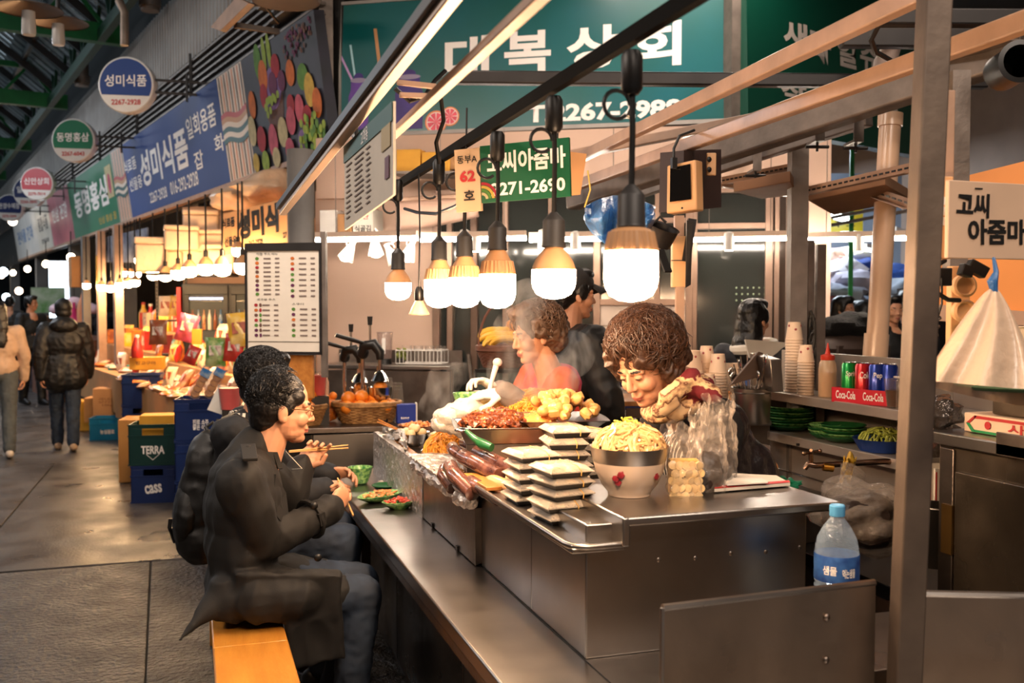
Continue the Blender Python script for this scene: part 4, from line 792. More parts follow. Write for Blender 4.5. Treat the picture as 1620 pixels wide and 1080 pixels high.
p=G(598,778,CT);t=thing('side_dish_plate','empty flat green plate behind the plate of orange pickles','plate',V(p.x+.05,p.y+.08,CT),0,'side dish plates');mb=MB();mb.lathe([(.03,0),(.05,.004),(.065,.016),(.062,.018),(.045,.007),(.001,.006)],28);mb.build('dish',GREEND,t)
p=G(612,762,CT);mb=MB();mb.obox((p.x,p.y,CT+.006),(.09,.03,.004),(0,0,.5));mb.obox((p.x+.02,p.y+.03,CT+.01),(.07,.04,.003),(0,0,.9));tag(mb.build('napkin',PAPER),'folded white napkin beside the foil screen','napkin')

# --- food
rnd=random.Random(11)
NOOD=mat('glossy glass noodles',c3(222,176,118),.25,0,.22,40.,0,0,coat=.5);NOODY=mat('yellow noodles',c3(240,170,60),.35,0,.15,40.,coat=.3,col2=c3(214,128,36));MEAT=mat('red sauced meat',c3(156,84,44),.3,0,.3,40.,.2,120.,coat=.4,col2=c3(86,36,20));TOFU=mat('golden fish cake',c3(238,190,120),.4,0,.15,30.,coat=.3,col2=c3(214,150,76))
SAUS=mat('dark blood sausage',c3(128,84,70),.25,0,.35,30.,.15,90.,coat=.7,col2=c3(60,28,24));ORF=mat('orange rice cake stew',c3(244,152,76),.35,0,.15,20.,.2,60.,coat=.5);PIG=mat('boiled pork pieces',c3(210,140,100),.35,0,.25,30.,.2,60.,coat=.4,col2=c3(150,84,60));EGG=mat('boiled egg',c3(240,210,160),.3,0,.05,20.)
def noodles(mb,c,rx,ry,h,n,r,rnd,loops=1.):
    for _ in range(n):
        a=rnd.uniform(0,6.28);q=rnd.random()**.5;x,y=math.cos(a)*q*rx,math.sin(a)*q*ry;z=h*(1-q*q)**.6*rnd.uniform(.75,1.05);ph=rnd.uniform(0,6.28);rr_=rnd.uniform(.25,.7)*min(rx,ry)*loops;tilt=rnd.uniform(-.6,.6);P=[]
        for k in range(9):
            t_=ph+k*rnd.uniform(.35,.6);px_,py_=x+math.cos(t_)*rr_*.6,y+math.sin(t_)*rr_*.6;qq=math.hypot(px_/rx,py_/ry)
            if qq>1.02:px_/=qq;py_/=qq;qq=1.
            P.append(Vector(c)+V(px_,py_,h*max(0,1-qq*qq)**.5*1.0+rnd.uniform(-.004,.004)+math.sin(t_)*tilt*.02))
        mb.tube(P,r,5)
def chunks(mb,c,rx,ry,h,n,s,rnd,box=False,nz=.5):
    for k in range(n):
        a=rnd.uniform(0,6.28);q=rnd.random()**.5;z=h*(1-q*q)**.5*rnd.uniform(.7,1.05);p_=Vector(c)+V(math.cos(a)*q*rx,math.sin(a)*q*ry,z);e=(rnd.uniform(-.7,.7),rnd.uniform(-.7,.7),rnd.uniform(0,3));q1=s*rnd.uniform(.7,1.3)
        if box:mb.obox(p_,(q1*1.6,q1*1.5,q1*1.4),e)
        else:mb.ell(p_,(q1,q1*rnd.uniform(.5,.9),q1*rnd.uniform(.4,.7)),e,10,6,nz=nz,seed=k)
def sbowl(t,r,h,m=STEELB,lip=.004):mb=MB();mb.lathe([(r*.5,0),(r*.55,.001),(r*.85,h*.4),(r,h),(r+lip,h+.003),(r-.004,h),(r*.82,h*.42),(r*.5,.006),(.001,.006)],40);mb.build('bowl_wall',m,t)
# large floral bowl of glass noodles
c=G(995,792,1.10);c=V(c.x+.035,c.y+.075,1.101);t=thing('noodle_bowl','white enamel bowl with flowers heaped with glass noodles','bowl',c)
EN=mat('white enamel',c3(222,196,172),.25,0,.05,8.,coat=.4);mb=MB();mb.lathe([(.052,0),(.055,.0),(.056,.008),(.074,.03),(.088,.062),(.0945,.088)],48,cap=False);mb.build('bowl_wall',EN,t)
mb=MB();mb.lathe([(.0945,.088),(.102,.122),(.1035,.128),(.099,.125),(.088,.08),(.05,.012),(.001,.01)],48,cap=False);o=mb.build('steel_rim',STEEL,t);o['label']='bare steel band at the rim'
FL=mat('maroon flower print',c3(130,30,40),.4,0,.2,60.);
for an,z in((R(-138),.055),(R(-128),.065),(R(-135),.045),(R(-62),.058)):
    mb=MB();r_=.0755+(z-.03)*.42;p_=V(math.cos(an)*r_,math.sin(an)*r_,z);mb.ell(p_,(.010,.003,.010),(0,0,an+R(90)),10,6,nz=.5,seed=3);mb.build('flower_print',FL,t)
mb=MB();noodles(mb,(0,0,.118),.094,.094,.06,210,.0042,rnd,1.1);mb.ell((0,0,.108),(.088,.088,.04));tag(mb.build('glass_noodles',NOOD,t),kind='stuff')
mb=MB();noodles(mb,(0,.01,.15),.06,.05,.04,26,.0028,rnd);tag(mb.build('scallion_shreds',mat('green scallion',c3(190,190,70),.4,0,.3,60.),t),kind='stuff')
# steel bowl of yellow noodles
def at(px,py,z,dy=0.):p_=G(px,py,z);return V(p_.x,p_.y+dy,z)
t=thing('noodle_bowl','steel bowl of orange yellow noodles behind the foil tray','bowl',at(712,738,.935,.06));sbowl(t,.105,.055);mb=MB();noodles(mb,(0,0,.045),.096,.096,.085,300,.0026,rnd);mb.ell((0,0,.05),(.092,.092,.07));tag(mb.build('noodles',NOODY,t),kind='stuff')
# bowl with eggs and skewers
t=thing('egg_bowl','steel bowl of boiled eggs with wooden skewers leaning out','bowl',at(652,706,.935,.02));sbowl(t,.088,.06)
for k in range(9):a=k*.9;mb=MB();mb.ell((math.cos(a)*(.05 if k<6 else .02),math.sin(a)*(.05 if k<6 else .02),.062+(.02 if k>5 else 0)),(.026,.021,.02),(0,0,a),14,8);mb.build('egg',EGG,t)
mb=MB()
for a,dz in((2.6,.03),(2.9,.035),(2.75,.045)):mb.tube([(0,0,.05),(math.cos(a)*.16,math.sin(a)*.12,.08+dz)],.003,5)
mb.build('skewer',WOODG,t)
t=thing('sauce_bowl','brown dish of chopped side dish behind the egg bowl','bowl',at(668,690,.931,.1));sbowl(t,.10,.045,mat('brown glazed dish',c3(150,84,40),.3,0,.1));mb=MB();chunks(mb,(0,0,.03),.08,.08,.03,60,.012,rnd);tag(mb.build('chopped_food',ORF,t),kind='stuff')
# clear food boxes
def packbox(t,w_,l_,h_,topm,z=0.,fill=None):
    mb=MB();mb.add([(-w_/2,-l_/2,z+h_*.5),(w_/2,-l_/2,z+h_*.5),(w_/2,l_/2,z+h_*.5),(-w_/2,l_/2,z+h_*.5),(-w_*.42,-l_*.42,z),(w_*.42,-l_*.42,z),(w_*.42,l_*.42,z),(-w_*.42,l_*.42,z)],[(7,6,5,4),(0,1,2,3),(4,5,1,0),(5,6,2,1),(6,7,3,2),(7,4,0,3)]);mb.build('tray',mat('black pack tray',(.05,.045,.045),.3,0,0),t)
    mb=MB();mb.add([(-w_/2-.004,-l_/2-.004,z+h_*.5),(w_/2+.004,-l_/2-.004,z+h_*.5),(w_/2+.004,l_/2+.004,z+h_*.5),(-w_/2-.004,l_/2+.004,z+h_*.5),(-w_/2-.004,-l_/2-.004,z+h_*.58),(w_/2+.004,-l_/2-.004,z+h_*.58),(w_/2+.004,l_/2+.004,z+h_*.58),(-w_/2-.004,l_/2+.004,z+h_*.58),
        (-w_*.4,-l_*.4,z+h_),(w_*.4,-l_*.4,z+h_),(w_*.4,l_*.4,z+h_),(-w_*.4,l_*.4,z+h_)],[(3,2,1,0),(0,1,5,4),(1,2,6,5),(2,3,7,6),(3,0,4,7),(4,5,9,8),(5,6,10,9),(6,7,11,10),(7,4,8,11),(8,9,10,11)]);mb.build('lid',topm,t)
LIDM=glass('pack lid film',(.92,.86,.78),.26,.15,.5,30.)
RIB_=mat('yellow rubber band',c3(210,160,80),.5,0,0)
proto=None
def stack(cx,cy,z,n,w_,l_,h_,rz,lab,jit=.008):
    global proto
    for k in range(n):
        nm=('lowest','second','third','fourth','fifth','sixth','seventh')[k]if k<n-1 else 'topmost'
        t=thing('food_pack','%s clear-lidded food pack of %s'%(nm,lab),'food pack',(cx+rnd.uniform(-jit,jit),cy+rnd.uniform(-jit,jit),z+k*h_),rz+rnd.uniform(-.07,.07),'food packs on the counter')
        packbox(t,w_,l_,h_*.97,LIDM);mb=MB();chunks(mb,(0,0,h_*.45),w_*.36,l_*.36,h_*.2,16,.014,rnd);tag(mb.build('filling',(TOFU,EGG,PIG,NOOD)[k%4],t),kind='stuff')
        mb=MB();mb.tube([(w_*.2,-l_/2-.006,h_*.2),(w_*.21,-l_/2-.006,h_*.6),(w_*.18,-l_*.41,h_*.99),(w_*.2,l_*.4,h_*.99)],.0014,4);mb.build('rubber_band',RIB_,t)
Q=at(893,828,1.032);stack(Q.x+.005,Q.y+.05,1.033,5,.115,.14,.030,.12,'the front stack beside the noodle bowl')
Q=at(838,800,1.032);stack(Q.x+.02,Q.y+.06,1.033,5,.115,.14,.030,.05,'the stack behind the front one')
Q=at(935,745,1.02);stack(1.02+.08,2.86,1.02,6,.12,.15,.034,-.1,'the tall stack behind the noodle bowl')
stack(1.23,2.95,.93,7,.12,.16,.038,.2,'the stack nearest the scarfed vendor')
t=thing('food_pack','single clear-lidded pack lying beside the egg bowl','food pack',at(698,700,.935,.0),.3,'food packs on the counter');packbox(t,.15,.12,.045,LIDM);mb=MB();mb.ell((0,0,.04),(.06,.045,.018));mb.build('filling',EGG,t)
# big steel tray of red meat and orange stew
tc_=U(806,672,3.55);t=thing('serving_tray','big square steel tray of red sauced meat and orange stew','tray',tc_+V(0,0,-.05),R(-12));w_,l_=.38,.30
mb=MB();B0,B1,T0,T1=.17,.13,.19,.15
ring=lambda a,b,z:[(-a,-b,z),(a,-b,z),(a,b,z),(-a,b,z)]
vs=ring(.165,.125,0)+ring(.19,.15,.058)+ring(.205,.165,.06)+ring(.205,.165,.056)+ring(.187,.147,.052)+ring(.16,.12,.006);fs_=[(3,2,1,0)]+[(r_*4+i,r_*4+(i+1)%4,r_*4+4+(i+1)%4,r_*4+4+i)for r_ in range(5)for i in range(4)]+[(20,21,22,23)]
mb.add(vs,fs_);mb.build('pan',STEEL,t,bev=.002)
mb=MB();chunks(mb,(-.05,.0,.045),.12,.125,.055,330,.0155,rnd,nz=.9);tag(mb.build('red_meat',MEAT,t),kind='stuff');mb=MB();chunks(mb,(-.05,.0,.047),.11,.115,.058,90,.011,rnd,nz=.9);tag(mb.build('orange_meat',mat('orange glazed meat',c3(204,124,66),.35,0,.2,40.,coat=.3),t),kind='stuff')
mb=MB();mb.ell((.10,.02,.04),(.085,.12,.05),None,24,14,nz=.3,seed=4);chunks(mb,(.10,.02,.05),.07,.1,.04,60,.014,rnd);tag(mb.build('orange_stew',ORF,t),kind='stuff')
mb=MB();mb.box(-.16,.16,-.12,.12,-.14,-.002);mb.build('pan_stand',STEEL2,t)
# green handled scoop
t=thing('scoop','green plastic scoop with its handle towards the sausages','scoop',U(770,700,3.2));mb=MB();mb.tube(pix((738,682,3.3),(752,695,3.25),(764,703,3.2),(778,708,3.18)),[.008,.012,.018,.014],10);mb.build('handle',GREEND,t,world=True)
mb=MB();mb.ell(U(732,680,3.32),(.03,.02,.008));mb.build('scoop_cup',STEELB,t,world=True)
# fish cake tray and noodle pile
t=thing('serving_tray','shallow steel tray heaped with golden fish cakes','tray',U(885,660,3.6)+V(0,0,-.03),R(-12));mb=MB();mb.lathe([(.13,0),(.17,.03),(.185,.034),(.165,.028),(.12,.006),(.001,.006)],4*8,wob=lambda a,f:1.0/max(abs(math.cos(a)),abs(math.sin(a)))**.8*.92);mb.build('pan',STEEL,t,bev=.002)
for k in range(44):
    a=rnd.uniform(0,6.28);q=rnd.random()**.5;mb=MB();z=.03+.085*(1-q*q)**.6
    mb.ell((0,0,0),(.027,.021,.02),None,10,6,nz=.25,seed=k)if k%3 else mb.obox((0,0,0),(.04,.03,.03))
    o=mb.build('fish_cake',TOFU,t,bev=.005 if k%3==0 else 0);o.location=(math.cos(a)*q*.14,math.sin(a)*q*.13,z);o.rotation_euler=(rnd.uniform(-.6,.6),rnd.uniform(-.6,.6),rnd.uniform(0,3))
mb=MB();mb.box(-.10,.10,-.10,.10,-.14,0);mb.build('pan_stand',STEEL2,t)
t=thing('noodle_heap','tall heap of orange fried noodles steaming behind the meat tray','noodles',U(845,668,3.95)+V(0,0,-.05));mb=MB();mb.ell((0,0,.02),(.15,.13,.13),None,20,12,nz=.2,seed=8);noodles(mb,(0,0,.03),.16,.14,.145,380,.0032,rnd);tag(mb.build('noodles',NOODY,t),kind='stuff');mb=MB();mb.lathe([(.12,-.03),(.17,.0),(.175,.01),(.15,.005),(.001,-.01)],32);mb.box(-.12,.12,-.1,.1,-.17,-.03);mb.build('dish',STEEL,t)
# white bags of cooked rice noodle
t=thing('white_food_bag','puffy white plastic bag of food behind the red meat','bag',U(722,672,3.95));mb=MB()
for k,(px,py,r_)in enumerate(((715,660,.07),(740,648,.065),(700,668,.05),(728,672,.06))):mb.ell(U(px,py,3.9),(r_,r_*.9,r_*.75),None,22,14,nz=.35,seed=k)
mb.build('bag_film',mat('white thin plastic',c3(215,205,190),.35,0,.03,8.,.5,25.,coat=.3),t,world=True,ang=70)
t=thing('yellow_food_bag','bag of pale yellow shreds behind the red meat','bag',U(765,645,4.0));mb=MB();mb.ell(U(765,645,4.0),(.10,.07,.05),None,22,12,nz=.35,seed=3);mb.build('bag_film',mat('yellowish shreds',c3(240,205,130),.4,0,.15,30.,.4,50.),t,world=True,ang=70)
# sausages in the foil tray
t=thing('foil_tray','foil lined tray of dark blood sausages on the customers side','tray',at(755,800,.94))
mb=MB()
def ft(u_,v_):
    y=3.02+u_*.86;x=.85+v_*.19;e=max(abs(u_-.5)*2,abs(v_-.5)*2);z=.945+.05*max(0,(e-.6)/.4)+.008*noise.noise(V(x*40,y*40,0))*(e>.5);return V(x-(.03 if v_<.1 else 0),y,z)
mb.grid(ft,60,16);o=mb.build('foil_lining',FOIL,t,world=True,ang=30);so=o.modifiers.new('s','SOLIDIFY');so.thickness=.003
mb=MB();P=[V(.850+.006*math.sin(k*.9),3.04+k*.0207,.958+.006*math.sin(k*1.7))for k in range(41)];mb.tube(P,[.022+.007*math.sin(k*2.3)for k in range(41)],9);mb.build('foil_rim',FOIL,t,world=True,ang=15)
for k,(px0,py0,px1,py1,r_,d0,d1)in enumerate(((712,738,748,780,.021,3.32,3.08),(733,722,790,752,.021,3.35,3.12),(755,715,815,745,.018,3.35,3.1),(745,762,790,790,.018,3.15,3.0),(770,760,815,775,.018,3.2,3.0),(716,708,742,730,.019,3.6,3.42),(735,700,770,716,.018,3.6,3.4),(704,742,716,772,.018,3.45,3.3))):
    a,b=U(px0,py0,d0),U(px1,py1,d1);m_=(a+b)/2+V(-.02,0,.012);P=[a,a.lerp(m_,.6),m_,m_.lerp(b,.5),b];mb=MB();r_*=1.22;mb.tube([a+(a-m_)*.05]+P+[b+(b-m_)*.05],[r_*.4]+[r_]*5+[r_*.4],16);mb.build('sausage',SAUS if k!=4 else mat('pale sausage',c3(220,160,110),.35,0,.1,30.,coat=.4),t,world=True,ang=60)
mb=MB();noodles(mb,V(.915,3.42,.965),.035,.12,.03,70,.003,rnd);tag(mb.build('yellow_garnish',NOODY,t,world=True),kind='stuff')
t=thing('cutting_board','thin wooden board under the packs at the edge of the steel box','board',at(775,785,1.03));mb=MB();mb.obox((.86,2.95,1.045),(.05,.26,.012));mb.build('board',WOODG,t,world=True,bev=.002)
t=thing('pork_platter','platter of boiled pork and dark offal stuck with toothpicks','platter',(1.10,3.22,.935));mb=MB();mb.lathe([(.08,0),(.13,.03),(.135,.032),(.10,.012),(.001,.01)],28);mb.build('dish',STEEL,t)
mb=MB();chunks(mb,(0,0,.03),.11,.15,.09,110,.021,rnd,nz=.7);tag(mb.build('pork_pieces',PIG,t),kind='stuff');mb=MB();chunks(mb,(.05,.0,.05),.06,.1,.08,14,.022,rnd,nz=.7);tag(mb.build('dark_offal',SAUS,t),kind='stuff')
mb=MB()
for k in range(7):x,y=rnd.uniform(-.07,.07),rnd.uniform(-.08,.08);mb.tube([(x,y,.08),(x+rnd.uniform(-.01,.01),y,.16)],.0016,4)
tag(mb.build('toothpicks',EGG,t),kind='stuff')
t=thing('cabbage_mound','pale mound of steamed cabbage beside the sausages','food',(1.03,3.08,.96));mb=MB();mb.ell((0,0,.02),(.07,.08,.06),None,24,14,nz=.5,seed=6);mb.build('mound',mat('steamed cabbage',c3(236,206,150),.4,0,.15,20.,.4,40.,coat=.3),t,ang=60)
# clear bags: pickled radish, seaweed rolls
def clearbag(lab,px,py,d,w_,h_,fillm,fr_,nm,disc=False,top=1.):
    c=U(px,py,d);t=thing('clear_food_bag',lab,'bag',c,R(-18),'clear bags on the steel box');q=random.Random(nm)
    if disc:
        for i in range(5):
            for j in range(5):
                mb=MB();mb.lathe([(.011,-.004),(.0115,.004),(.004,.005)],12,M=Euler((R(90),0,0)).to_matrix());o=mb.build('radish_slice',fillm,t);o.location=(-w_*.38+i*w_*.19+(j%2)*.006,-.022+q.uniform(-.004,.004),.014+j*.020);o.rotation_euler=(q.uniform(-.3,.3),0,q.uniform(-.4,.4))
        mb=MB();mb.box(-w_*.42,w_*.42,-.014,.03,.004,.105);mb.build('pickle_block',mat('yellow pickle',c3(228,180,90),.4,0,.2,30.),t)
    else:
        mb=MB();mb.ell((0,0,h_*fr_*.5),(w_*.44,.045,h_*fr_*.5),None,20,12,nz=.25,seed=2);mb.build('filling',fillm,t,ang=60)
    mb=MB()
    def bf(u_,v_):
        a=u_*2*math.pi;z=v_*h_;k=1 if v_<.55 else 1-.35*(v_-.55)/.45;fl_=1+.3*max(0,v_-.8)*5*(.5+.5*math.sin(a*5));wr_=.0035*noise.noise(V(math.cos(a)*3,math.sin(a)*3,v_*9+nm))*(1+2*v_)
        ca,sa=math.cos(a),math.sin(a);return V((abs(ca)**.6*(1 if ca>0 else-1))*(w_/2*k*fl_+wr_*2),(abs(sa)**.8*(1 if sa>0 else-1))*(.045*k*fl_+wr_*2),z+.02*math.sin(a*3+1)*v_*v_)
    mb.grid(bf,56,30);mb.build('bag_film',CLEAR,t,ang=50)
clearbag('clear bag of yellow pickled radish slices on the steel box',1082,790,2.60,.088,.19,mat('pale yellow radish',c3(228,196,140),.3,0,.15,30.,coat=.3),.6,1,True)
BLK2=mat('dark seaweed rolls',c3(44,34,30),.35,0,.3,30.,.3,60.)
clearbag('clear bag of dark seaweed rolls beside the radish bag',1118,790,2.66,.10,.24,BLK2,.55,2);clearbag('tall clear bag of dark seaweed rolls at the back',1135,768,2.78,.10,.24,BLK2,.5,3)
# envelope of chopsticks / paper with a red edge
t=thing('paper_bag','flat white paper bag with a red edge lying on the steel box','paper',at(1190,775,1.101));a,b,c,d=(G(1130,778,1.104),G(1250,768,1.104),G(1228,756,1.104),G(1148,752,1.104))
mb=MB();mb.slab([a,b,c,d],.008);mb.build('paper',PAPER,t,world=True);mb=MB();e=G(1132,774,1.104);f=G(1248,765,1.104);mb.slab([a+V(0,0,.009),b+V(0,0,.009),f+V(0,0,.009),e+V(0,0,.009)],.001);mb.build('red_edge',REDI,t,world=True)
mb=MB();mb.slab([G(1150,768,1.118),G(1215,764,1.118),G(1205,757,1.118),G(1160,757,1.118)],.003);mb.build('folded_flap',WPLAS,t,world=True)
# --- seats
BEN=mat('honey varnished bench wood',c3(214,150,62),.35,0,.15,3.,.12,18.,coat=.35,stretch=(9,1.,9),col2=c3(176,112,38),blend=.9)
t=thing('bench','long honey coloured wooden bench under the two seated men','bench',(.185,3.3,0))
for k,(y0,y1)in enumerate(((1.9,3.27),(3.275,4.9))):mb=MB();mb.box(.055,.292,y0,y1,.475,.50-.003*k);mb.build('plank',BEN,t,world=True,bev=.006)
mb=MB();mb.box(.065,.09,1.95,4.85,.38,.475);mb.box(.258,.283,1.95,4.85,.38,.475);mb.build('apron',BEN,t,world=True,bev=.003)
for x,y in((.09,2.0),(.26,2.0),(.09,3.4),(.26,3.4),(.09,4.8),(.26,4.8)):mb=MB();mb.box(x-.022,x+.022,y-.022,y+.022,0,.475);mb.build('leg',BEN,t,world=True,bev=.003)
t=thing('stool_table','small orange wooden table seen between the man and the counter','table',(.55,4.9,0));c=at(545,825,.62)
DW_=mat('dark stained wood',c3(92,62,44),.5,0,.2,5.)
mb=MB();mb.box(c.x-.25,c.x+.13,c.y-.12,c.y+.2,.60,.64);mb.build('table_top',WOODG,t,world=True,bev=.006)
for x in(-.2,.08):
    for y in(-.08,.16):mb=MB();mb.box(c.x+x-.02,c.x+x+.02,c.y+y-.02,c.y+y+.02,0,.6);mb.build('leg',DW_,t,world=True)
# --- steel panels at the front right
PAN=mat('scuffed steel panel',c3(150,132,116),.36,.85,.18,3.,.05,10.,rvar=.1)
for(a,b,zt,lab)in(((.868,1.715),(1.375,1.735),1.008,'scuffed steel panel with a folded edge by the display box'),((1.43,1.66),(2.30,1.30),1.0,'darker steel panel on the far side of the scratched post')):
    t=thing('steel_partition',lab,'panel',(a[0],a[1],0),math.atan2(b[1]-a[1],b[0]-a[0]),'steel front panels');w_=math.hypot(b[0]-a[0],b[1]-a[1])
    mb=MB();mb.box(0,w_,0,.012,.1,zt);mb.build('sheet',PAN,t,bev=.002);mb=MB();mb.tube([(0,.006,zt),(w_,.006,zt)],.008,8);mb.tube([(0,.006,.1),(0,.006,zt)],.006,8);mb.build('folded_edge',STEEL,t)
    mb=MB();[mb.ell((w_*x,-.003,z),(.008,.004,.008),None,8,5)for x,z in((.75,.95),(.75,.86),(.78,.74))];mb.build('dent_bolt',STEEL2,t)
mb=MB();mb.box(1.3,1.75,1.78,2.12,.76,.80);mb.box(1.3,1.75,2.1,2.12,0,.76);tag(mb.build('bottle_shelf',DS,bev=.003),'narrow steel ledge the water bottle stands on','shelf')
# water bottle
p=U(1326,700,2.38);t=thing('water_bottle','large clear water bottle with a light blue cap and blue label','bottle',(p.x,p.y,.801));WAT=glass('bottle plastic',(.75,.85,.95),.16,.04,.3,40.)
mb=MB();pr=[(.001,.004),(.04,0),(.05,.012)];
for k in range(9):z=.02+k*.014;pr+=[(.0525,z),(.0495,z+.007)]
pr+=[(.052,.15),(.052,.20),(.050,.215),(.046,.235),(.032,.262),(.017,.282),(.014,.29),(.014,.300)]
mb.lathe(pr,36,cap=False);mb.build('bottle_body',WAT,t)
mb=MB();mb.lathe([(.0525,.135),(.0532,.137),(.0532,.196),(.0525,.198)],36,cap=False);mb.build('bottle_label',mat('blue label',c3(30,62,130),.4,0,.25,30.,col2=c3(70,120,190)),t)
mb=MB();mb.lathe([(.018,.288),(.0185,.29),(.0185,.312),(.016,.315)],30,wob=lambda a,f:1+.03*math.sin(a*24));mb.build('cap',mat('light blue cap',c3(90,165,215),.35,0,.05),t)
mb=MB();mb.lathe([(.044,.008),(.047,.02),(.0485,.12)],28);mb.build('water',glass('water body',(.6,.72,.8),.12,.02),t)
for s_,x0,z in(('샘물',-.62,.165),('먹는샘물',.25,.16)):
    o=text(s_,0,0,.034,.022,WHI,t,0,.03);me=o.data
    for v in me.vertices:a=-R(90)+x0+(v.co.x/.0536)-YAW;zz=v.co.z+z;v.co=(math.cos(a)*.0537,math.sin(a)*.0537,zz)
# ------------------------------------------------------------ sink unit and shelves on the vendor's side
SX=2.60
SAT=mat('satin steel',(.74,.70,.66),.42,.7,.1,5.)
t=thing('shelf_unit','stainless steel unit with two shelves and a tap behind the vendors','shelves',(2.8,3.3,0))
mb=MB();mb.box(2.92,2.95,2.38,4.45,.5,1.36);mb.build('back_panel',SAT,t,world=True)
mb=MB();mb.box(SX-.02,2.93,2.38,4.12,1.165,1.185);mb.box(SX-.022,SX,2.38,4.12,1.15,1.19);mb.build('shelf',SAT,t,world=True,bev=.002)
mb=MB();mb.box(SX-.02,2.93,2.38,4.36,.975,.995);mb.box(SX-.022,SX,2.38,4.36,.96,1.0);mb.build('shelf',SAT,t,world=True,bev=.002)
mb=MB();mb.box(2.72,2.735,2.38,4.36,.5,.975);mb.build('splash_back',SAT,t,world=True)
mb=MB();mb.tube([(2.70,2.4,.80),(2.70,4.3,.80)],.004,6);mb.build('trim_strip',STEELB,t,world=True)
mb=MB();mb.box(2.55,2.93,4.10,4.12,.995,1.16);mb.build('side_panel',STEEL,t,world=True)
mb=MB();mb.box(2.0,2.72,2.38,4.30,.70,.745);mb.box(2.02,2.72,2.4,4.28,.0,.12);mb.build('low_table_top',mat('black worktop',(.06,.058,.055),.28,0,.1,5.),t,world=True,bev=.003)
mb=MB();mb.box(2.0,2.012,2.38,4.3,.60,.70);mb.build('front_rail',STEEL2,t,world=True);mb=MB();mb.box(1.85,1.90,2.38,2.95,.56,.62);mb.build('cream_rail',BEAMP,t,world=True)
mb=MB();mb.lathe([(.006,0),(.006,.01)],10,U(1264,703,4.15),0,Euler((0,R(-90),0)).to_matrix());mb.build('screw',BLACK,t,world=True)
# tap
TAPM=mat('old brass and chrome tap',c3(150,120,100),.25,1.,.2,20.)
p=U(1320,738,3.75);t=thing('tap','old wall tap with a cross handle pointing towards the vendor','tap',p);mb=MB();mb.tube([V(2.71,p.y,p.z),V(2.55,p.y+.02,p.z+.005),U(1290,736,3.8),U(1278,734,3.8),U(1273,742,3.8)],[.013,.012,.012,.012,.009],12);mb.build('spout',TAPM,t,world=True)
mb=MB();mb.tube([U(1283,734,3.8),U(1283,718,3.8)],.009,10);mb.tube([U(1273,717,3.8),U(1296,713,3.82)],.006,8);mb.tube([U(1283,712,3.72),U(1285,718,3.86)],.006,8);mb.ell(U(1272,717,3.8),.009);mb.ell(U(1297,713,3.82),.009);mb.build('handle',TAPM,t,world=True)
mb=MB();mb.tube([U(1302,738,3.8),U(1318,740,3.8)],.016,12);mb.build('brass_nut',mat('brass',c3(190,140,60),.3,1.,.1),t,world=True)
mb=MB();mb.grid(lambda u_,v_:U(1336+18*u_-8*v_,720+40*v_+6*math.sin(u_*9),3.7+.03*math.sin(v_*9+u_*5)),12,12);o=mb.build('yellow_cloth',mat('yellow rubber cloth',c3(200,160,50),.5,0,.2));o.modifiers.new('s','SOLIDIFY').thickness=.004;tag(o,'yellow cloth stuffed behind the wall tap','cloth')
# crumpled clear bag with dark rolls
t=thing('clear_food_bag','big crumpled clear bag of seaweed rolls behind the water bottle','bag',U(1365,830,3.15));mb=MB();mb.ell(U(1368,822,3.15),(.125,.13,.085),None,24,14,nz=.3,seed=5);mb.build('filling',mat('dark seaweed rolls',(0,0,0)),t,world=True)
mb=MB();mb.ell(U(1368,815,3.13),(.14,.14,.10),None,36,22,nz=.6,seed=9);mb.build('bag_film',CLEAR,t,world=True,ang=60);mb=MB();mb.tube(pix((1330,790,3.15),(1338,765,3.2),(1350,745,3.22)),[.05,.02,.045],14);mb.build('bag_neck',CLEAR,t,world=True)
mb=MB();mb.ell(U(1318,812,3.2),(.03,.05,.05),None,14,8,nz=.3);mb.build('yellow_filling',mat('yellow pickle',(0,0,0)),t,world=True)
# utensil bins
def bin_(lab,px,py,d,r,h,rim=True):
    c=U(px,py,d);t=thing('steel_bin',lab,'container',c);mb=MB();mb.lathe([(r*.92,0),(r*.94,.003),(r,h),(r*1.04,h+.004),(r*.97,h),(r*.9,.01),(.001,.008)],40,wob=None);mb.build('bin_body',STEEL,t);mb=MB();mb.lathe([(r*.985,h*.86),(r*1.02,h*.88),(r*.99,h*.9)],40,cap=False);mb.build('bead',STEEL,t);return t,c
t,c=bin_('tall steel bin full of metal spoons and chopsticks on the lower shelf',1188,668,4.45,.088,.155)
for k in range(26):
    a=rnd.uniform(0,6.28);r_=rnd.uniform(.01,.06);e=rnd.uniform(.2,.32);mb=MB();q0=V(math.cos(a)*r_*.5,math.sin(a)*r_*.5,.02);q1=V(math.cos(a)*(r_+.05),math.sin(a)*(r_+.03),e);mb.tube([q0,q1],.0035,5)
    if k%3==0:mb.ell(q1,(.016,.006,.024),(0,0,a),10,6)
    o=thing('spoon' if k%3==0 else 'metal_chopstick','metal spoon fanned out in the steel bin' if k%3==0 else 'metal chopstick standing in the steel bin','cutlery',c,0,'spoons in the steel bin' if k%3==0 else 'metal chopsticks in the steel bin');mb.build('shaft',STEELB,o)
t,c=bin_('steel bin holding paper menus by the cabinet hinge',1480,893,2.95,.062,.20)
for k in range(3):m_=thing('paper_menu','paper menu %s the steel bin'%('at the back of','in the middle of','at the front of')[k],'menu',c+V(.0,-.02*k,.02),R(-20+6*k),'paper menus in the bin');mb=MB();mb.box(-.04,.04,-.004,.004,0,.30-.012*k);mb.build('sheet',PAPER,m_);mb=MB();mb.box(-.038,-.034,-.0046,.0,.02,.29-.012*k);mb.build('red_edge',REDI,m_)
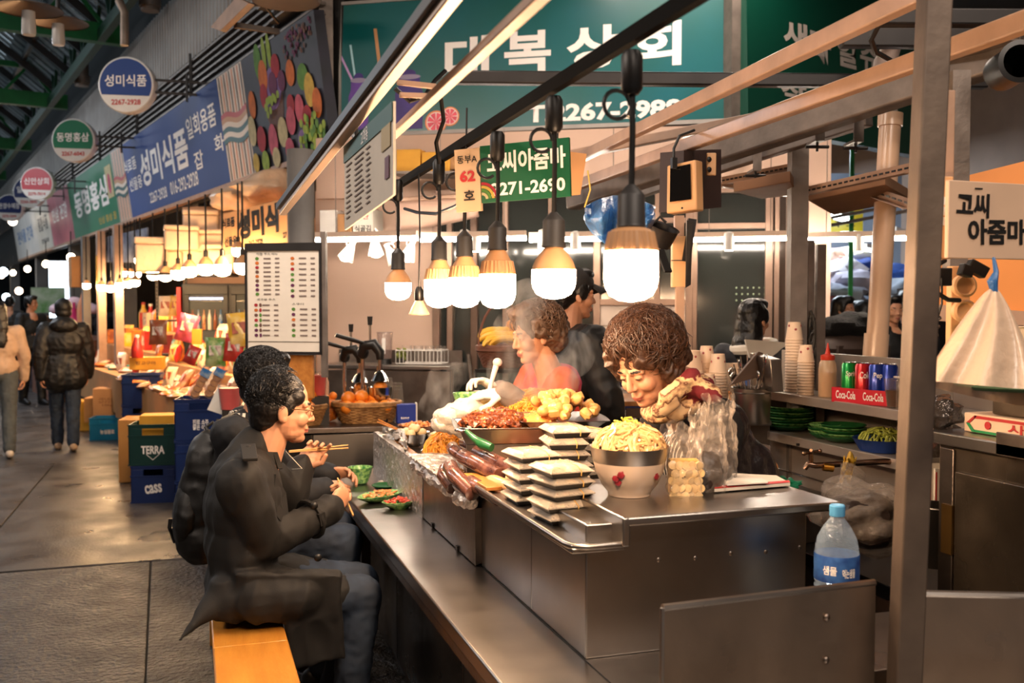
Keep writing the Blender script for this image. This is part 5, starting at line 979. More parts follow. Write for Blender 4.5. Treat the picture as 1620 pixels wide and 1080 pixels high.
# plates
def plate_stack(lab,y,x,r,n,z=.996,m=GREENB,dz=.0125):
    for k in range(n):
        nm='topmost' if k==n-1 else('lowest','second','third','fourth','fifth','sixth','seventh','eighth')[k]
        t=thing('green_plate','%s leaf green plate of %s'%(nm,lab),'plate',(x+rnd.uniform(-.004,.004),y+rnd.uniform(-.004,.004),z+k*dz),rnd.uniform(0,3),'green plates on the lower shelf')
        mb=MB();mb.lathe([(r*.5,0),(r*.55,.001),(r*.9,.018),(r,.026),(r*.97,.028),(r*.86,.020),(r*.5,.006),(.001,.005)],30,wob=lambda a,f:1+.02*math.cos(a*10)*f);mb.build('dish',m if k%2 else GREEND,t)
q=XP(1248,690,2.72);plate_stack('the tall stack next to the utensil bin',q.y,2.72,.115,8);q=XP(1299,690,2.68);plate_stack('the short middle stack',q.y,2.70,.072,4)
q=XP(1330,700,2.70);plate_stack('the low stack beside the blue basket',q.y,2.71,.098,5);q=XP(1225,650,2.78);plate_stack('the pale pair behind the tall stack',q.y,2.82,.06,2,1.08,mat('pale green plastic',c3(120,200,150),.4,0,.05));
t=thing('green_cup_stack','support of pale green tubs under the pale pair of plates','tub',(2.82,XP(1225,650,2.78).y,.996));mb=MB();mb.lathe([(.045,0),(.055,.08),(.057,.083),(.05,.08),(.04,.004),(.001,.004)],24);mb.build('tub',mat('pale green plastic',(0,0,0)),t)
q=XP(1392,700,2.68);t=thing('blue_basket','blue plastic basket of coiled pale green noodles','basket',(2.69,q.y,.996));BB=mat('blue basket plastic',c3(30,62,135),.4,0,.1);mb=MB();mb.lathe([(.08,0),(.085,.002),(.112,.05),(.116,.054),(.108,.05),(.08,.006),(.001,.006)],48,wob=lambda a,f:1+.02*math.cos(a*24));mb.build('basket_wall',BB,t);mb=MB();noodles(mb,(0,0,.035),.09,.09,.055,70,.0035,rnd);tag(mb.build('green_noodles',mat('pale green noodles',c3(160,170,70),.4,0,.2,40.),t),kind='stuff')
# drinks on the top shelf
q=XP(1378,620,2.68);YD=q.y
t=thing('drink_tray','red cardboard drink tray with white script lettering','tray',(2.66,YD,1.186),R(-90+0));RED=mat('cola red card',c3(205,30,50),.4,0,.05)
mb=MB();mb.box(-.14,.14,-.045,-.042,0,.062);mb.box(-.14,.14,.042,.045,0,.062);mb.box(-.14,-.137,-.045,.045,0,.062);mb.box(.137,.14,-.045,.045,0,.062);mb.box(-.14,.14,-.045,.045,0,.003);mb.build('carton',RED,t)
t.rotation_euler=(0,0,R(-72));
for x in(-.07,.06):text('Coca-Cola',x,.034,.095,.034,WHI,t,-.0465,.02)
for k,(nm,colr,txt,lab)in enumerate((('green can',c3(0,150,62),'Sprite','green soda can at the far end of the red tray'),('red can',c3(200,34,42),'Coke','red cola can in the middle of the red tray'),('blue can',c3(28,60,160),'Pepsi','blue cola can in the red tray by the clear cup'),('blue can',c3(28,60,160),'','second blue can behind the first blue can'))):
    Mt=Euler((0,0,R(-72))).to_matrix();p=V(2.66,YD,1.23)+Mt@V((-.085,-.02,.045,.09)[k],(0,0,0,.02)[k],.0);c=thing('soda_can',lab,'can',p,R(-18),'soda cans in the red tray');m_=mat(nm,colr,.25,.5,.05,20.,coat=.4)
    mb=MB();mb.lathe([(.026,.0),(.033,.008),(.033,.112),(.0275,.121),(.0275,.123)],32);mb.build('can_body',m_,c);mb=MB();mb.lathe([(.0275,.1215),(.0280,.1245),(.0265,.1245),(.0255,.1215),(.001,.1215)],32);mb.ell((0,.004,.1235),(.008,.011,.001));mb.build('can_lid',STEELB,c)
    if txt:
        o=text(txt,0,0,.05,.028,WHI,c,0,.02)
        for v in o.data.vertices:a=-R(90)+v.co.x/.0333;zz=v.co.z+.075;v.co=(math.cos(a)*.0334,math.sin(a)*.0334,zz)
q=XP(1303,600,2.66);t=thing('sauce_bottle','squeeze bottle of brown sauce with a red nozzle on the top shelf','bottle',(2.68,q.y,1.186));mb=MB();mb.lathe([(.036,.0),(.039,.006),(.039,.12),(.036,.15),(.028,.165),(.026,.168)],28);mb.build('bottle_body',glass('milky squeeze bottle',c3(235,200,160),.45,.3),t);mb=MB();mb.lathe([(.035,.004),(.036,.01),(.036,.112)],24);mb.build('sauce',mat('brown sauce',c3(178,112,40),.4,0,.1),t)
mb=MB();mb.lathe([(.030,.165),(.031,.168),(.031,.185),(.012,.192),(.006,.22),(.003,.24)],24);mb.build('nozzle',mat('red plastic',c3(210,60,40),.35,0,.05),t)
# paper cups
CUP=mat('paper cup',c3(240,210,180),.6,0,.03,10.);PF=mat('pink flower print',c3(170,70,70),.5,0,0)
def cupstack(lab,p,r,n,group='stacks of paper cups',dz=.0135,m=None):
    base=p.copy()
    for k in range(n):
        c=thing('paper_cup',(ORD[k]if k<n-1 else 'topmost')+' paper cup up in '+lab,'cup',(base.x,base.y,base.z+k*dz),rnd.uniform(0,6),'paper cups in '+lab)
        h=r*2.1;mb=MB();mb.lathe([(r*1.04,0),(r*1.06,.003),(r,.005),(r*.72,h),(r*.70,h),(r*.70,h-.004),(.001,h-.004)],22,cap=False);mb.build('cup',m or CUP,c)
        if k==n-1:
            for j in range(6):a=j*1.05;z=h*(.6+.2*(j%2));rr_=r*(1-.28*z/h)+.0005;mb=MB();mb.ell((math.cos(a)*rr_,math.sin(a)*rr_,z),(.006,.0012,.006),(0,0,a+R(90)),8,5);mb.build('flower_print',PF,c)
q=XP(1250,600,2.68);cupstack('the tall cup stack beside the sauce bottle',V(2.70,q.y,1.186),.040,19);q=XP(1268,605,2.64);cupstack('the shorter cup stack beside the sauce bottle',V(2.655,q.y-.01,1.186),.037,12)
q=XP(1412,640,2.66);t=thing('clear_cup','clear plastic cup of iced coffee at the end of the red tray','cup',(2.67,q.y,1.186));mb=MB();mb.lathe([(.028,0),(.03,.002),(.042,.11),(.044,.113),(.041,.11)],24,cap=False);mb.build('cup_wall',CLEARP,t);mb=MB();mb.lathe([(.027,.003),(.036,.07)],20);mb.build('coffee',mat('coffee',c3(80,48,26),.2,0,.1),t)
t=thing('food_tub','clear plastic tub on the shelf between the post and the milky bag','tub',XP(1462,655,2.68));mb=MB();mb.obox((0,0,.07),(.16,.14,.13));mb.build('tub_wall',CLEARP,t,bev=.01);mb=MB();mb.obox((0,0,.03),(.14,.12,.05));mb.build('filling',TOFU,t,bev=.01);mb=MB();mb.obox((0,0,.14),(.17,.15,.008));mb.build('lid',glass('tub lid',(1,.95,.9),.3,.1),t,bev=.003)
t=thing('snack_packet','red and white snack packet on the lower shelf behind the post','packet',XP(1470,705,2.64));mb=MB();mb.ell((0,0,.05),(.012,.05,.06),(0,.2,.2),14,8,nz=.2);mb.build('packet',mat('red and white print',c3(220,190,170),.4,0,.3,30.,col2=c3(180,60,50)),t);mb=MB();mb.lathe([(.015,.09),(.016,.12)],14);mb.build('blue_cap',BB,t)
t=thing('dark_bag','smoky plastic bag hanging between the tub and the cabinet','bag',U(1478,650,2.95));mb=MB();mb.ell(U(1478,690,2.95),(.07,.06,.12),None,26,16,nz=.5,seed=3);mb.ell(U(1490,655,2.9),(.06,.05,.04),None,20,12,nz=.5,seed=6);mb.build('bag_film',glass('smoky film',(.25,.22,.2),.55,.12,.8,30.),t,world=True,ang=60)
# cup stacks and holders behind the scarfed vendor: on a ledge
t=thing('cup_ledge','steel ledge carrying the cup stacks behind the scarfed vendor','shelf',(2.25,4.5,0));LZ=1.03
a,b=U(1030,600,4.75),U(1210,600,4.75);mb=MB();n_=V(-b.y+a.y,b.x-a.x,0).normalized();
mb.slab([V(a.x,a.y,LZ)-n_*.13,V(b.x,b.y,LZ)-n_*.13,V(b.x,b.y,LZ)+n_*.16,V(a.x,a.y,LZ)+n_*.16],.02);mb.build('ledge',STEEL,t,world=True);mb=MB();mb.slab([V(a.x,a.y,0)-n_*.10,V(b.x,b.y,0)-n_*.10,V(b.x,b.y,LZ)-n_*.10,V(a.x,a.y,LZ)-n_*.10],-.02);mb.build('front_panel',DS,t,world=True)
LZ+=.022
def onl(px,d=4.75):p=U(px,560,d);return V(p.x,p.y,LZ)
cupstack('the large bowl-cup stack behind the vendor hair',onl(1092,4.8),.066,14,dz=.014);cupstack('the bowl-cup stack half hidden by the vendor hair',onl(1062,4.85),.06,14,dz=.014)
cupstack('the rear cup stack behind the vendor',onl(1118,4.85),.040,20);cupstack('the tallest narrow cup stack behind the vendor',onl(1136,4.75),.043,17);cupstack('the near twin cup stack, first',onl(1103,4.62),.034,13);cupstack('the near twin cup stack, second',onl(1122,4.6),.035,12)
t=thing('white_cup','plain white cup beside the vendor shoulder','cup',onl(1132,4.55));mb=MB();mb.lathe([(.03,0),(.038,.07),(.04,.072),(.036,.07),(.028,.004),(.001,.004)],24);mb.build('cup_wall',WPLAS,t)
t=thing('skewer_cup','cup of wooden skewers with paper chopstick sleeves behind it','cup',onl(1168,4.65));mb=MB();mb.lathe([(.032,0),(.04,.07),(.042,.072),(.036,.07),(.028,.004),(.001,.004)],24);mb.build('cup_wall',CUP,t)
mb=MB()
for k in range(40):x,y=rnd.uniform(-.03,.03),rnd.uniform(-.025,.025);mb.tube([(x*.7,y*.7,.01),(x*1.2,y*1.2,.135)],.0024,4)
mb.build('skewers',WOODG,t)
t=thing('sleeve_holder','upright paper chopstick sleeves packed in a holder','chopsticks',onl(1160,4.8));mb=MB()
for k in range(9):mb.obox((-.05+k*.011,.0,.13),(.009,.02,.26),(rnd.uniform(-.04,.04),rnd.uniform(-.03,.03),0))
mb.build('sleeves',CUP,t);mb=MB();mb.box(-.06,.06,-.03,.03,0,.08);mb.build('holder',mat('tan holder',c3(190,150,110),.5,0,.1),t)
t=thing('drink_dispenser','blue tinted clear dispenser of dark drink beside the bob-haired woman','dispenser',onl(1185,4.95));mb=MB();mb.lathe([(.05,0),(.055,.06),(.066,.075),(.066,.17),(.05,.19)],24);mb.build('tank',glass('blue tinted plastic',(.45,.6,.9),.4,.05),t);mb=MB();mb.ell((0,0,.10),(.05,.05,.03));mb.build('drink',mat('dark beans',(.1,.08,.08),.3,0,.3,60.),t)
t=thing('menu_stand','slanted brown board and steel box beside the bob-haired woman','box',U(1215,590,4.5));mb=MB();mb.slab([U(1152,610,4.35),U(1215,592,4.5),U(1202,560,4.55),U(1195,558,4.5)],.02);mb.build('board',mat('dark brown card',c3(96,74,60),.6,0,.1),t,world=True);mb=MB();mb.slab([U(1203,612,4.6),U(1240,620,4.3),U(1236,568,4.3),U(1203,558,4.6)],.05);mb.build('steel_box',STEEL,t,world=True,bev=.003)
t=thing('food_tub','open clear tub of orange sauce behind the vendor elbow','tub',U(1200,745,3.5));mb=MB();mb.slab([U(1172,752,3.6),U(1220,762,3.4),U(1220,705,3.45),U(1180,697,3.65)],.006);mb.build('lid',CLEARP,t,world=True,bev=.003);mb=MB();mb.obox(U(1195,745,3.55),(.13,.12,.08));mb.build('sauce',ORF,t,world=True,bev=.02);mb=MB();mb.box(1.98,2.35,3.0,3.5,.745,.85);
o=tag(mb.build('dish_box',STEEL2,bev=.004),'steel box under the tub of orange sauce','box')
t=thing('scourer','green net scourer lying by the clear lid','scourer',U(1240,765,3.3));mb=MB();[mb.ell(U(x,y,3.3),(.04,.03,.018),None,16,8,nz=.7,seed=x)for x,y in((1228,762),(1248,766))];mb.build('net',mat('green net',c3(20,130,90),.5,0,.3,60.,.5,60.),t,world=True)
t=thing('red_crate','red plastic crate under the edge of the display box','crate',G(1275,775,.84));mb=MB();mb.box(1.78,2.02,2.95,3.25,.76,.85);mb.box(1.77,2.03,2.94,3.26,.83,.855);mb.build('crate_body',mat('red plastic',(0,0,0)),t,world=True,bev=.004)
# --- steel cabinet at the right
CX=2.05
CAB=mat('aged steel cabinet',c3(136,122,106),.3,.9,.2,2.5,.05,20.,rvar=.12,col2=c3(90,82,72))
t=thing('steel_cabinet','aged steel cabinet with a latch beside the paper menus','cabinet',(2.4,1.8,0));mb=MB();mb.box(CX,2.9,1.0,2.32,0,1.20);mb.build('cabinet_body',CAB,t,world=True,bev=.004)
mb=MB();mb.box(CX-.03,2.9,1.0,2.34,1.20,1.235);mb.build('cabinet_top',STEEL,t,world=True,bev=.004);mb=MB();mb.box(CX-.012,CX,1.0,2.245,.2,1.13);o=mb.build('door',CAB,t,world=True,bev=.004);mb=MB();mb.box(CX-.008,CX,2.255,2.31,.2,1.19);mb.build('door_post',STEEL2,t,world=True,bev=.003)
mb=MB();mb.box(CX-.02,CX-.012,2.20,2.225,.90,1.02);mb.box(CX-.026,CX-.02,2.195,2.212,.93,.99);mb.build('latch',STEEL,o);mb=MB();mb.box(CX-.016,CX,2.25,2.29,.89,1.03);mb.build('latch',mat('brass latch',c3(140,108,60),.35,.9,.2),t,world=True)
t=thing('wrap_box','cream cardboard box with red and green stripes on the cabinet','box',(2.3,2.0,1.235));mb=MB();mb.box(2.10,2.34,1.2,2.28,1.236,1.29);mb.build('carton',mat('cream carton',c3(236,206,176),.5,0,.04),t,world=True,bev=.003)
mb=MB();mb.box(2.098,2.1,1.2,2.24,1.277,1.285);mb.slab([V(2.098,2.27,1.262),V(2.098,2.24,1.285),V(2.098,2.23,1.285),V(2.098,2.26,1.26)],.001);mb.build('red_stripe',REDI,t,world=True);mb=MB();mb.box(2.098,2.1,2.10,2.25,1.238,1.245);mb.slab([V(2.098,2.27,1.262),V(2.098,2.25,1.24),V(2.098,2.235,1.24),V(2.098,2.258,1.262)],.001);mb.build('green_stripe',mat('green stripe',c3(30,140,80),.5,0,0),t,world=True)
mb=MB();mb.lathe([(.011,0),(.011,.001)],18,(2.098,2.19,1.262),0,Euler((0,R(-90),0)).to_matrix());mb.build('red_disc',REDI,t,world=True)
o=text('사회흑임이',0,0,.30,.028,REDI,t,0,.02);o.rotation_euler=(0,0,R(-90));o.location=(2.0975-2.3,1.97-2.0,.027)
mb=MB();mb.box(CX-.03,CX-.024,1.6,2.08,1.20,1.262);tag(mb.build('steel_flap',STEEL2,bev=.002),'small curved steel flap in front of the striped box','flap')
t=thing('steel_pan','deep steel pan on top of the striped box','pan',(2.3,1.9,1.29));mb=MB();mb.box(2.12,2.9,1.0,2.20,1.292,1.375);mb.build('pan_body',CAB,t,world=True,bev=.006);mb=MB();mb.box(2.09,2.92,1.0,2.22,1.375,1.385);mb.build('rim',STEEL,t,world=True,bev=.003)
t=thing('pot_cover','pale green lid lying on the deep steel pan','lid',U(1600,600,2.5));mb=MB();mb.lathe([(.02,0),(.13,.004),(.14,.012),(.10,.026),(.001,.03)],32,V(U(1605,607,2.45).x,U(1605,607,2.45).y,1.386));mb.build('lid_plate',mat('pale green lid',c3(130,190,150),.4,0,.05),t,world=True)
t=thing('white_tub','white tub standing on the deep steel pan','tub',U(1612,590,2.6));mb=MB();q=U(1618,590,2.62);mb.lathe([(.05,0),(.062,.15),(.066,.153),(.06,.15)],28,V(q.x,q.y,1.386),cap=False);mb.build('tub_wall',CUP,t,world=True)

# ------------------------------------------------------------ juice stall at the far end of the counter
JY=5.35
def jp(px,py,z):q=G(px,py,z);return q
t=thing('juice_counter','steel and black juice counter carrying the orange baskets','counter',(.6,5.6,0))
a,b=G(385,680,.90),G(668,672,.90);a=V(a.x,a.y,0);b=V(b.x,b.y,0);n_=V(-(b-a).y,(b-a).x,0).normalized();JR=math.atan2((b-a).y,(b-a).x)
def jslab(u0,u1,o0,o1,z0,z1,m,nm,bev=.003):d=(b-a);mb=MB();P=[a+d*u0+n_*o0,a+d*u1+n_*o0,a+d*u1+n_*o1,a+d*u0+n_*o1];mb.slab([p_+V(0,0,z0)for p_ in P],z1-z0);return mb.build(nm,m,t,world=True,bev=bev)
jslab(-.1,1,-.02,.8,.87,.90,STEEL2,'counter_top');jslab(.38,.97,.0,.03,.60,.862,STEEL,'front_panel');jslab(.38,.97,.0,.03,.05,.59,DS,'front_panel');jslab(-.1,.37,.02,.05,.05,.86,mat('black fridge front',(.05,.05,.05),.3,0,0),'dark_front');jslab(-.1,.97,.03,.75,0,.86,DS,'cabinet_core')
ORA=mat('orange peel',c3(238,138,40),.42,0,.1,20.,.15,160.,coat=.2)
WK=mat('wicker',c3(196,148,92),.55,0,.3,30.,col2=c3(120,80,44))
def wicker(t,rx,ry,h,rim=.01):
    mb=MB()
    for k in range(12):
        z=h*(k+.5)/12;f=.74+.26*(k/11);N=64;mb.tube([(math.cos(2*math.pi*j/N)*(rx*f+(.004 if(j//2+k)%2 else-.003)),math.sin(2*math.pi*j/N)*(ry*f+(.004 if(j//2+k)%2 else-.003)),z)for j in range(N)],h/24*1.15,5,closed=True)
    mb.build('weave',WK,t)
    mb=MB();[mb.tube([(math.cos(2*math.pi*j/64)*rx*1.02,math.sin(2*math.pi*j/64)*ry*1.02,h+dz)for j in range(64)],rim,6,closed=True)for dz in(0,rim*1.2)];mb.build('rim',WK,t)
    mb=MB();mb.lathe([(.74,0),(.74,.006)],32);mb.v=[(x*rx,y*ry,z)for x,y,z in mb.v];mb.build('bottom',WK,t)
opro=None
def orange(p,lab,group,r=.037):
    global opro
    if opro is None:
        opro=thing('orange',lab,'fruit',p,0,group);mb=MB();mb.ell((0,0,0),(.037,.037,.035),None,20,14);mb.build('peel',ORA,opro);mb=MB();mb.ell((0,0,.0345),(.005,.005,.002),None,8,5);mb.build('stem_button',GREEND,opro);return opro
    return dup(opro,p,label=lab,group=group,rot=(rnd.uniform(-.7,.7),rnd.uniform(-.7,.7),rnd.uniform(0,3)),scale=r/.037)
c=a+(b-a)*.70+n_*.20;bk=thing('wicker_basket','wide oval wicker basket heaped with oranges on the juice counter','basket',(c.x,c.y,.902),JR);wicker(bk,.195,.13,.105)
rows=[(-.14,0,.09),(-.07,.0,.09),(.0,0,.09),(.07,0,.09),(.14,0,.09),(-.12,-.07,.095),(-.045,-.075,.095),(.03,-.075,.095),(.10,-.07,.095),(-.1,.07,.1),(-.03,.07,.1),(.045,.07,.1),(.12,.06,.1),(-.11,-.01,.145),(-.03,.0,.15),(.05,-.0,.14)]
Mj=Matrix.Rotation(JR,3,'Z');names=['%s row, %s'%(r_,k)for r_ in('front','middle','back','top')for k in('first','second','third','fourth','fifth')]
for k,(x,y,z)in enumerate(rows):orange(V(c.x,c.y,.902)+Mj@V(x,y,z),'%s orange of the %s in the wide oval basket'%((ORD[k],'middle row')if k<5 else(ORD[k-5],'front row')if k<9 else(ORD[k-9],'back row')if k<13 else(ORD[k-13],'top layer')),'oranges in the wide basket',.042)
c2=a+(b-a)*.33+n_*.16;bk=thing('wicker_basket','smaller wicker basket of oranges beside the eating man face','basket',(c2.x,c2.y,.902),JR);wicker(bk,.13,.11,.10)
for k,(x,y,z)in enumerate([(-.06,-.03,.10),(.03,-.04,.10),(.08,.02,.105),(-.02,.04,.10),(.02,-.01,.165),(-.05,.01,.165),(-.035,.0,.225),(.045,.02,.16)]):orange(V(c2.x,c2.y,.902)+Mj@V(x,y,z),'%s orange of the smaller basket beside the eating man face, %s'%(ORD[k],'lower layer' if k<4 else 'heaped on top'),'oranges in the small basket',.040)
c3_=a+(b-a)*.47+n_*.3;nb=thing('net_bag','orange net bag of small mandarins between the two baskets','bag',(c3_.x,c3_.y,.902))
mb=MB();mb.ell((0,0,.07),(.075,.06,.07),None,20,12,nz=.2);mb.build('net',glass('orange net',c3(240,140,50),.4,.4),nb)
for k in range(11):a_=k*1.9;m_=orange(V(c3_.x,c3_.y,.902)+V(math.cos(a_)*.04,math.sin(a_)*.03,.03+.012*k),'mandarin inside the orange net bag','mandarins in the net bag',.024)
# juicers
def juicer(lab,px,py,d,sc_=1.,arm=-1):
    p=U(px,py,d);t=thing('citrus_press',lab,'juicer',(p.x,p.y,.902),JR,'citrus presses');t.scale=(sc_,)*3
    mb=MB();mb.obox((0,0,.015),(.18,.20,.03));mb.build('base',BLACK,t,bev=.01);mb=MB();mb.tube([(-.04,.04,.03),(-.04,.04,.40)],.013,14);mb.tube([(.05,.04,.03),(.05,.04,.32)],.011,14);mb.build('column',CHROME,t)
    mb=MB();P=[(-.05,.03,.38),(-.035,.01,.44),(.02,-.01,.45),(.055,-.02,.40),(.055,-.02,.36)];mb.tube(P,[.025,.034,.034,.028,.022],12);mb.ell((-.04,.03,.40),(.035,.03,.04));mb.build('head_casting',BLACK,t)
    mb=MB();mb.tube([(.055,-.02,.37),(.055,-.02,.30)],.012,10);mb.lathe([(.012,.30),(.03,.285),(.055,.24),(.057,.238),(.045,.25),(.01,.28)],26,(.055,-.02,0));mb.build('press_cone',CHROME,t)
    mb=MB();mb.tube([(.0,.01,.44),(.0,.01,.56)],.007,10);mb.build('rack_rod',CHROME,t);mb=MB();mb.tube([(.0,.01,.56),(.0,.01,.61)],[.013,.016],12);mb.build('rod_cap',BLACK,t)
    mb=MB();mb.tube([(-.02,.0,.45),(-.10,-.02,.475),(-.20,-.03,.505)],[.009,.013,.012],10);mb.build('lever',BLACK,t)
    mb=MB();mb.lathe([(.05,.13),(.065,.16),(.068,.20),(.07,.203),(.062,.195),(.02,.15)],26,(.055,-.02,0));mb.build('juice_cup',STEELB,t);mb=MB();mb.ell((.055,-.02,.205),(.04,.04,.03));mb.build('half_orange',ORA,t)
    mb=MB();mb.lathe([(.04,.03),(.045,.12)],20,(.055,-.02,0));mb.build('jug',BLACK,t);return t
juicer('taller black and chrome citrus press behind the oranges',586,600,5.85,1.02);juicer('lower black and chrome citrus press with its lever sticking out',556,620,6.0,.94)
# cups, blue box, pink drinks, bottle pack
for k,(px,n)in enumerate(((606,8),(623,13),(640,9))):
    p=a+(b-a)*((px-385)/283.)+n_*.40;t=thing('clear_cup_stack','stack of upturned clear cups, %s behind the wide basket'%('shortest','tallest','last')[k],'cups',(p.x,p.y,.902),0,'stacks of upturned clear cups')
    for j in range(3):mb=MB();h=.10+n*.008;z=j*.02;mb.lathe([(.046,z),(.048,z+.004),(.032,z+h),(.001,z+h)],20,cap=False);mb.build('cup',CLEARP,t)
p=a+(b-a)*.92+n_*.12;t=thing('blue_box','deep blue box with white lettering beside the orange basket','box',(p.x,p.y,.902),JR);mb=MB();mb.obox((0,0,.055),(.11,.08,.11));mb.build('carton',mat('deep blue carton',c3(20,50,140),.4,0,.05),t,bev=.003);text('tong',-.01,.03,.05,.018,WHI,t,-.0415,.02);mb=MB();mb.obox((.058,-.02,.058),(.008,.05,.12));mb.build('card_edge',PAPER,t)
p=a+(b-a)*.36+n_*.48;t=thing('bottle_pack','clear pack of small capped bottles behind the smaller basket','pack',(p.x,p.y,.902),JR);mb=MB()
for i in range(6):
    for j in range(3):mb.lathe([(.02,0),(.022,.12),(.012,.15),(.012,.17)],12,(-.11+i*.044,-.04+j*.044,.10));
mb.build('bottles',glass('bottle cluster',c3(240,200,170),.35,.1),t);mb=MB();mb.box(-.13,.13,-.06,.07,0,.1);mb.build('shelf_block',mat('tan card block',c3(200,150,110),.6,0,.1),t)
PKD=mat('pink drink',c3(240,90,90),.3,0,.1,10.,coat=.3,em=0)
for k,(px,py,d,r_,h_,lab)in enumerate(((505,600,5.75,.045,.14,'tall tumbler of pink drink behind the eating man forehead'),(364,624,6.2,.075,.16,'wide tumbler of coral pink drink beside the black-haired man'))):
    p=U(px,py,d);t=thing('pink_drink',lab,'drink',(p.x,p.y,U(px,py+(24 if k else 26),d).z));mb=MB();mb.lathe([(r_*.75,0),(r_*.8,.003),(r_,h_),(r_*1.03,h_),(r_*.97,h_-.004)],24,cap=False);mb.build('cup_wall',CLEARP,t);mb=MB();mb.lathe([(r_*.72,.004),(r_*.93,h_*.86)],22);mb.build('drink',PKD,t)
    mb=MB();mb.box(-.05,.05,-.05,.05,-(t.location.z-.9)if k==0 else-.25,-.001);mb.build('coaster_block',BLACK,t)
# white paper sign card by the blue crates
t=thing('paper_card','curling white printed card beside the coral pink drink','card',U(345,655,6.3));mb=MB();mb.slab([U(328,648,6.4),U(352,656,6.3),U(364,615,6.35),U(346,610,6.45)],.002);mb.build('card',PAPER,t,world=True)
# rear sink counter of the juice shop
t=thing('rear_counter','long grey steel worktop against the pink wall','counter',(FP(600,600,.4).x,FP(600,600,.4).y,0));
a2,b2=FP(508,600,.45),FP(712,600,.45);z_=U(600,580,7.3).z
mb=MB();mb.slab([V(a2.x,a2.y,z_-.03),V(b2.x,b2.y,z_-.03),V(b2.x,b2.y,z_-.03)-FN*.42,V(a2.x,a2.y,z_-.03)-FN*.42],.03);mb.build('worktop',STEEL,t,world=True,bev=.004);mb=MB();mb.slab([V(a2.x,a2.y,.05),V(b2.x,b2.y,.05),V(b2.x,b2.y,z_-.04),V(a2.x,a2.y,z_-.04)],-.03);mb.build('front_panel',STEEL2,t,world=True)
mb=MB();mb.slab([V(a2.x,a2.y,z_)-FN*.38,V(b2.x,b2.y,z_)-FN*.38,V(b2.x,b2.y,z_+.10)-FN*.38,V(a2.x,a2.y,z_+.10)-FN*.38],-.02);mb.build('splash_back',STEEL2,t,world=True)
def onr(px,o=.25):q=FP(px,590,o);return V(q.x,q.y,z_)
t=thing('blender_jug','smoky square blender jug on the rear worktop','jug',onr(609),-YAW);mb=MB();mb.lathe([(.05,.04),(.062,.24),(.066,.245),(.06,.24)],4*6,cap=False);mb.build('jug_wall',glass('smoky jug',(.6,.5,.48),.3,.08),t);mb=MB();mb.lathe([(.055,0),(.05,.04)],20);mb.build('base',BLACK,t);mb=MB();mb.box(-.012,.012,-.07,-.06,.08,.20);mb.build('handle',WPLAS,t)
t=thing('dish_rack','white wire dish rack on the rear worktop','rack',onr(668),math.atan2(FDir.y,FDir.x));mb=MB()
for z in(.01,.11):mb.tube([(-.18,-.1,z),(.18,-.1,z),(.18,.1,z),(-.18,.1,z)],.004,5,closed=True)
for k in range(13):x=-.18+k*.03;mb.tube([(x,-.1,.11),(x,-.1,.01),(x,.1,.01),(x,.1,.11)],.0022,4)
mb.build('wire_frame',WPLAS,t)
for k in range(4):mb=MB();mb.lathe([(.03,0),(.038,.12),(.04,.123)],18,(-.12+.09*k,0,.02),cap=False);o=tag(mb.build('drying_cup',CLEARP,None),'clear cup drying in the wire rack','cup','clear cups in the dish rack');o.location=onr(668);o.rotation_euler=(0,0,math.atan2(FDir.y,FDir.x))
t=thing('herb_pot','small tuft of green herbs beside the blender jug','plant',onr(635,.3));mb=MB();[mb.ell((rnd.uniform(-.03,.03),rnd.uniform(-.02,.02),rnd.uniform(.04,.12)),(.018,.012,.006),(rnd.uniform(-1,1),rnd.uniform(-1,1),0),8,4)for _ in range(40)];tag(mb.build('leaves',mat('herb green',c3(120,130,50),.6,0,.2),t),kind='stuff');mb=MB();mb.lathe([(.025,0),(.03,.05)],16);mb.build('pot',DARKM,t)
# bananas, pineapple in a handled basket on the glass case
t=thing('glass_case','low glass display case with green trim behind the steaming vendor','display case',U(845,620,5.3));a7,b7=U(752,640,5.4),U(955,640,5.15);z0,z1=U(850,650,5.3).z,U(850,588,5.3).z;dd=(b7-a7);dd.z=0;nn=V(-dd.y,dd.x,0).normalized()*.3
GT=mat('green glass edge',c3(90,150,110),.2,0,0)
for(p0,p1)in((a7,b7),(a7+nn,b7+nn)):mb=MB();mb.slab([V(p0.x,p0.y,z0),V(p1.x,p1.y,z0),V(p1.x,p1.y,z1),V(p0.x,p0.y,z1)],.006);mb.build('glass_pane',PANE,t,world=True)
mb=MB()
for p_ in(a7,b7,a7+nn,b7+nn):mb.beam(V(p_.x,p_.y,z0),V(p_.x,p_.y,z1),.018,.018,up=(0,1,0))
for z in(z0,z1):mb.beam(V(a7.x,a7.y,z),V(b7.x,b7.y,z),.018,.018);mb.beam(V(a7.x,a7.y,z)+nn,V(b7.x,b7.y,z)+nn,.018,.018)
mb.build('frame',BLACK,t,world=True);mb=MB();mb.slab([V(a7.x,a7.y,z1),V(b7.x,b7.y,z1),V(b7.x,b7.y,z1)+nn,V(a7.x,a7.y,z1)+nn],.008);mb.build('glass_top',PANE,t,world=True)
mb=MB();mb.slab([V(a7.x,a7.y,0),V(b7.x,b7.y,0),V(b7.x,b7.y,z0-.01),V(a7.x,a7.y,z0-.01)],.3);mb.build('base_cabinet',DS,t,world=True)
mb=MB();[mb.ell(V(a7.x,a7.y,z0+.05)+dd*rnd.uniform(.1,.9)+nn*.5,(.04,.04,.03),None,12,8,nz=.6,seed=k)for k in range(24)];tag(mb.build('salad_leaves',mat('lettuce',c3(150,190,130),.5,0,.3,20.),t,world=True),kind='stuff')
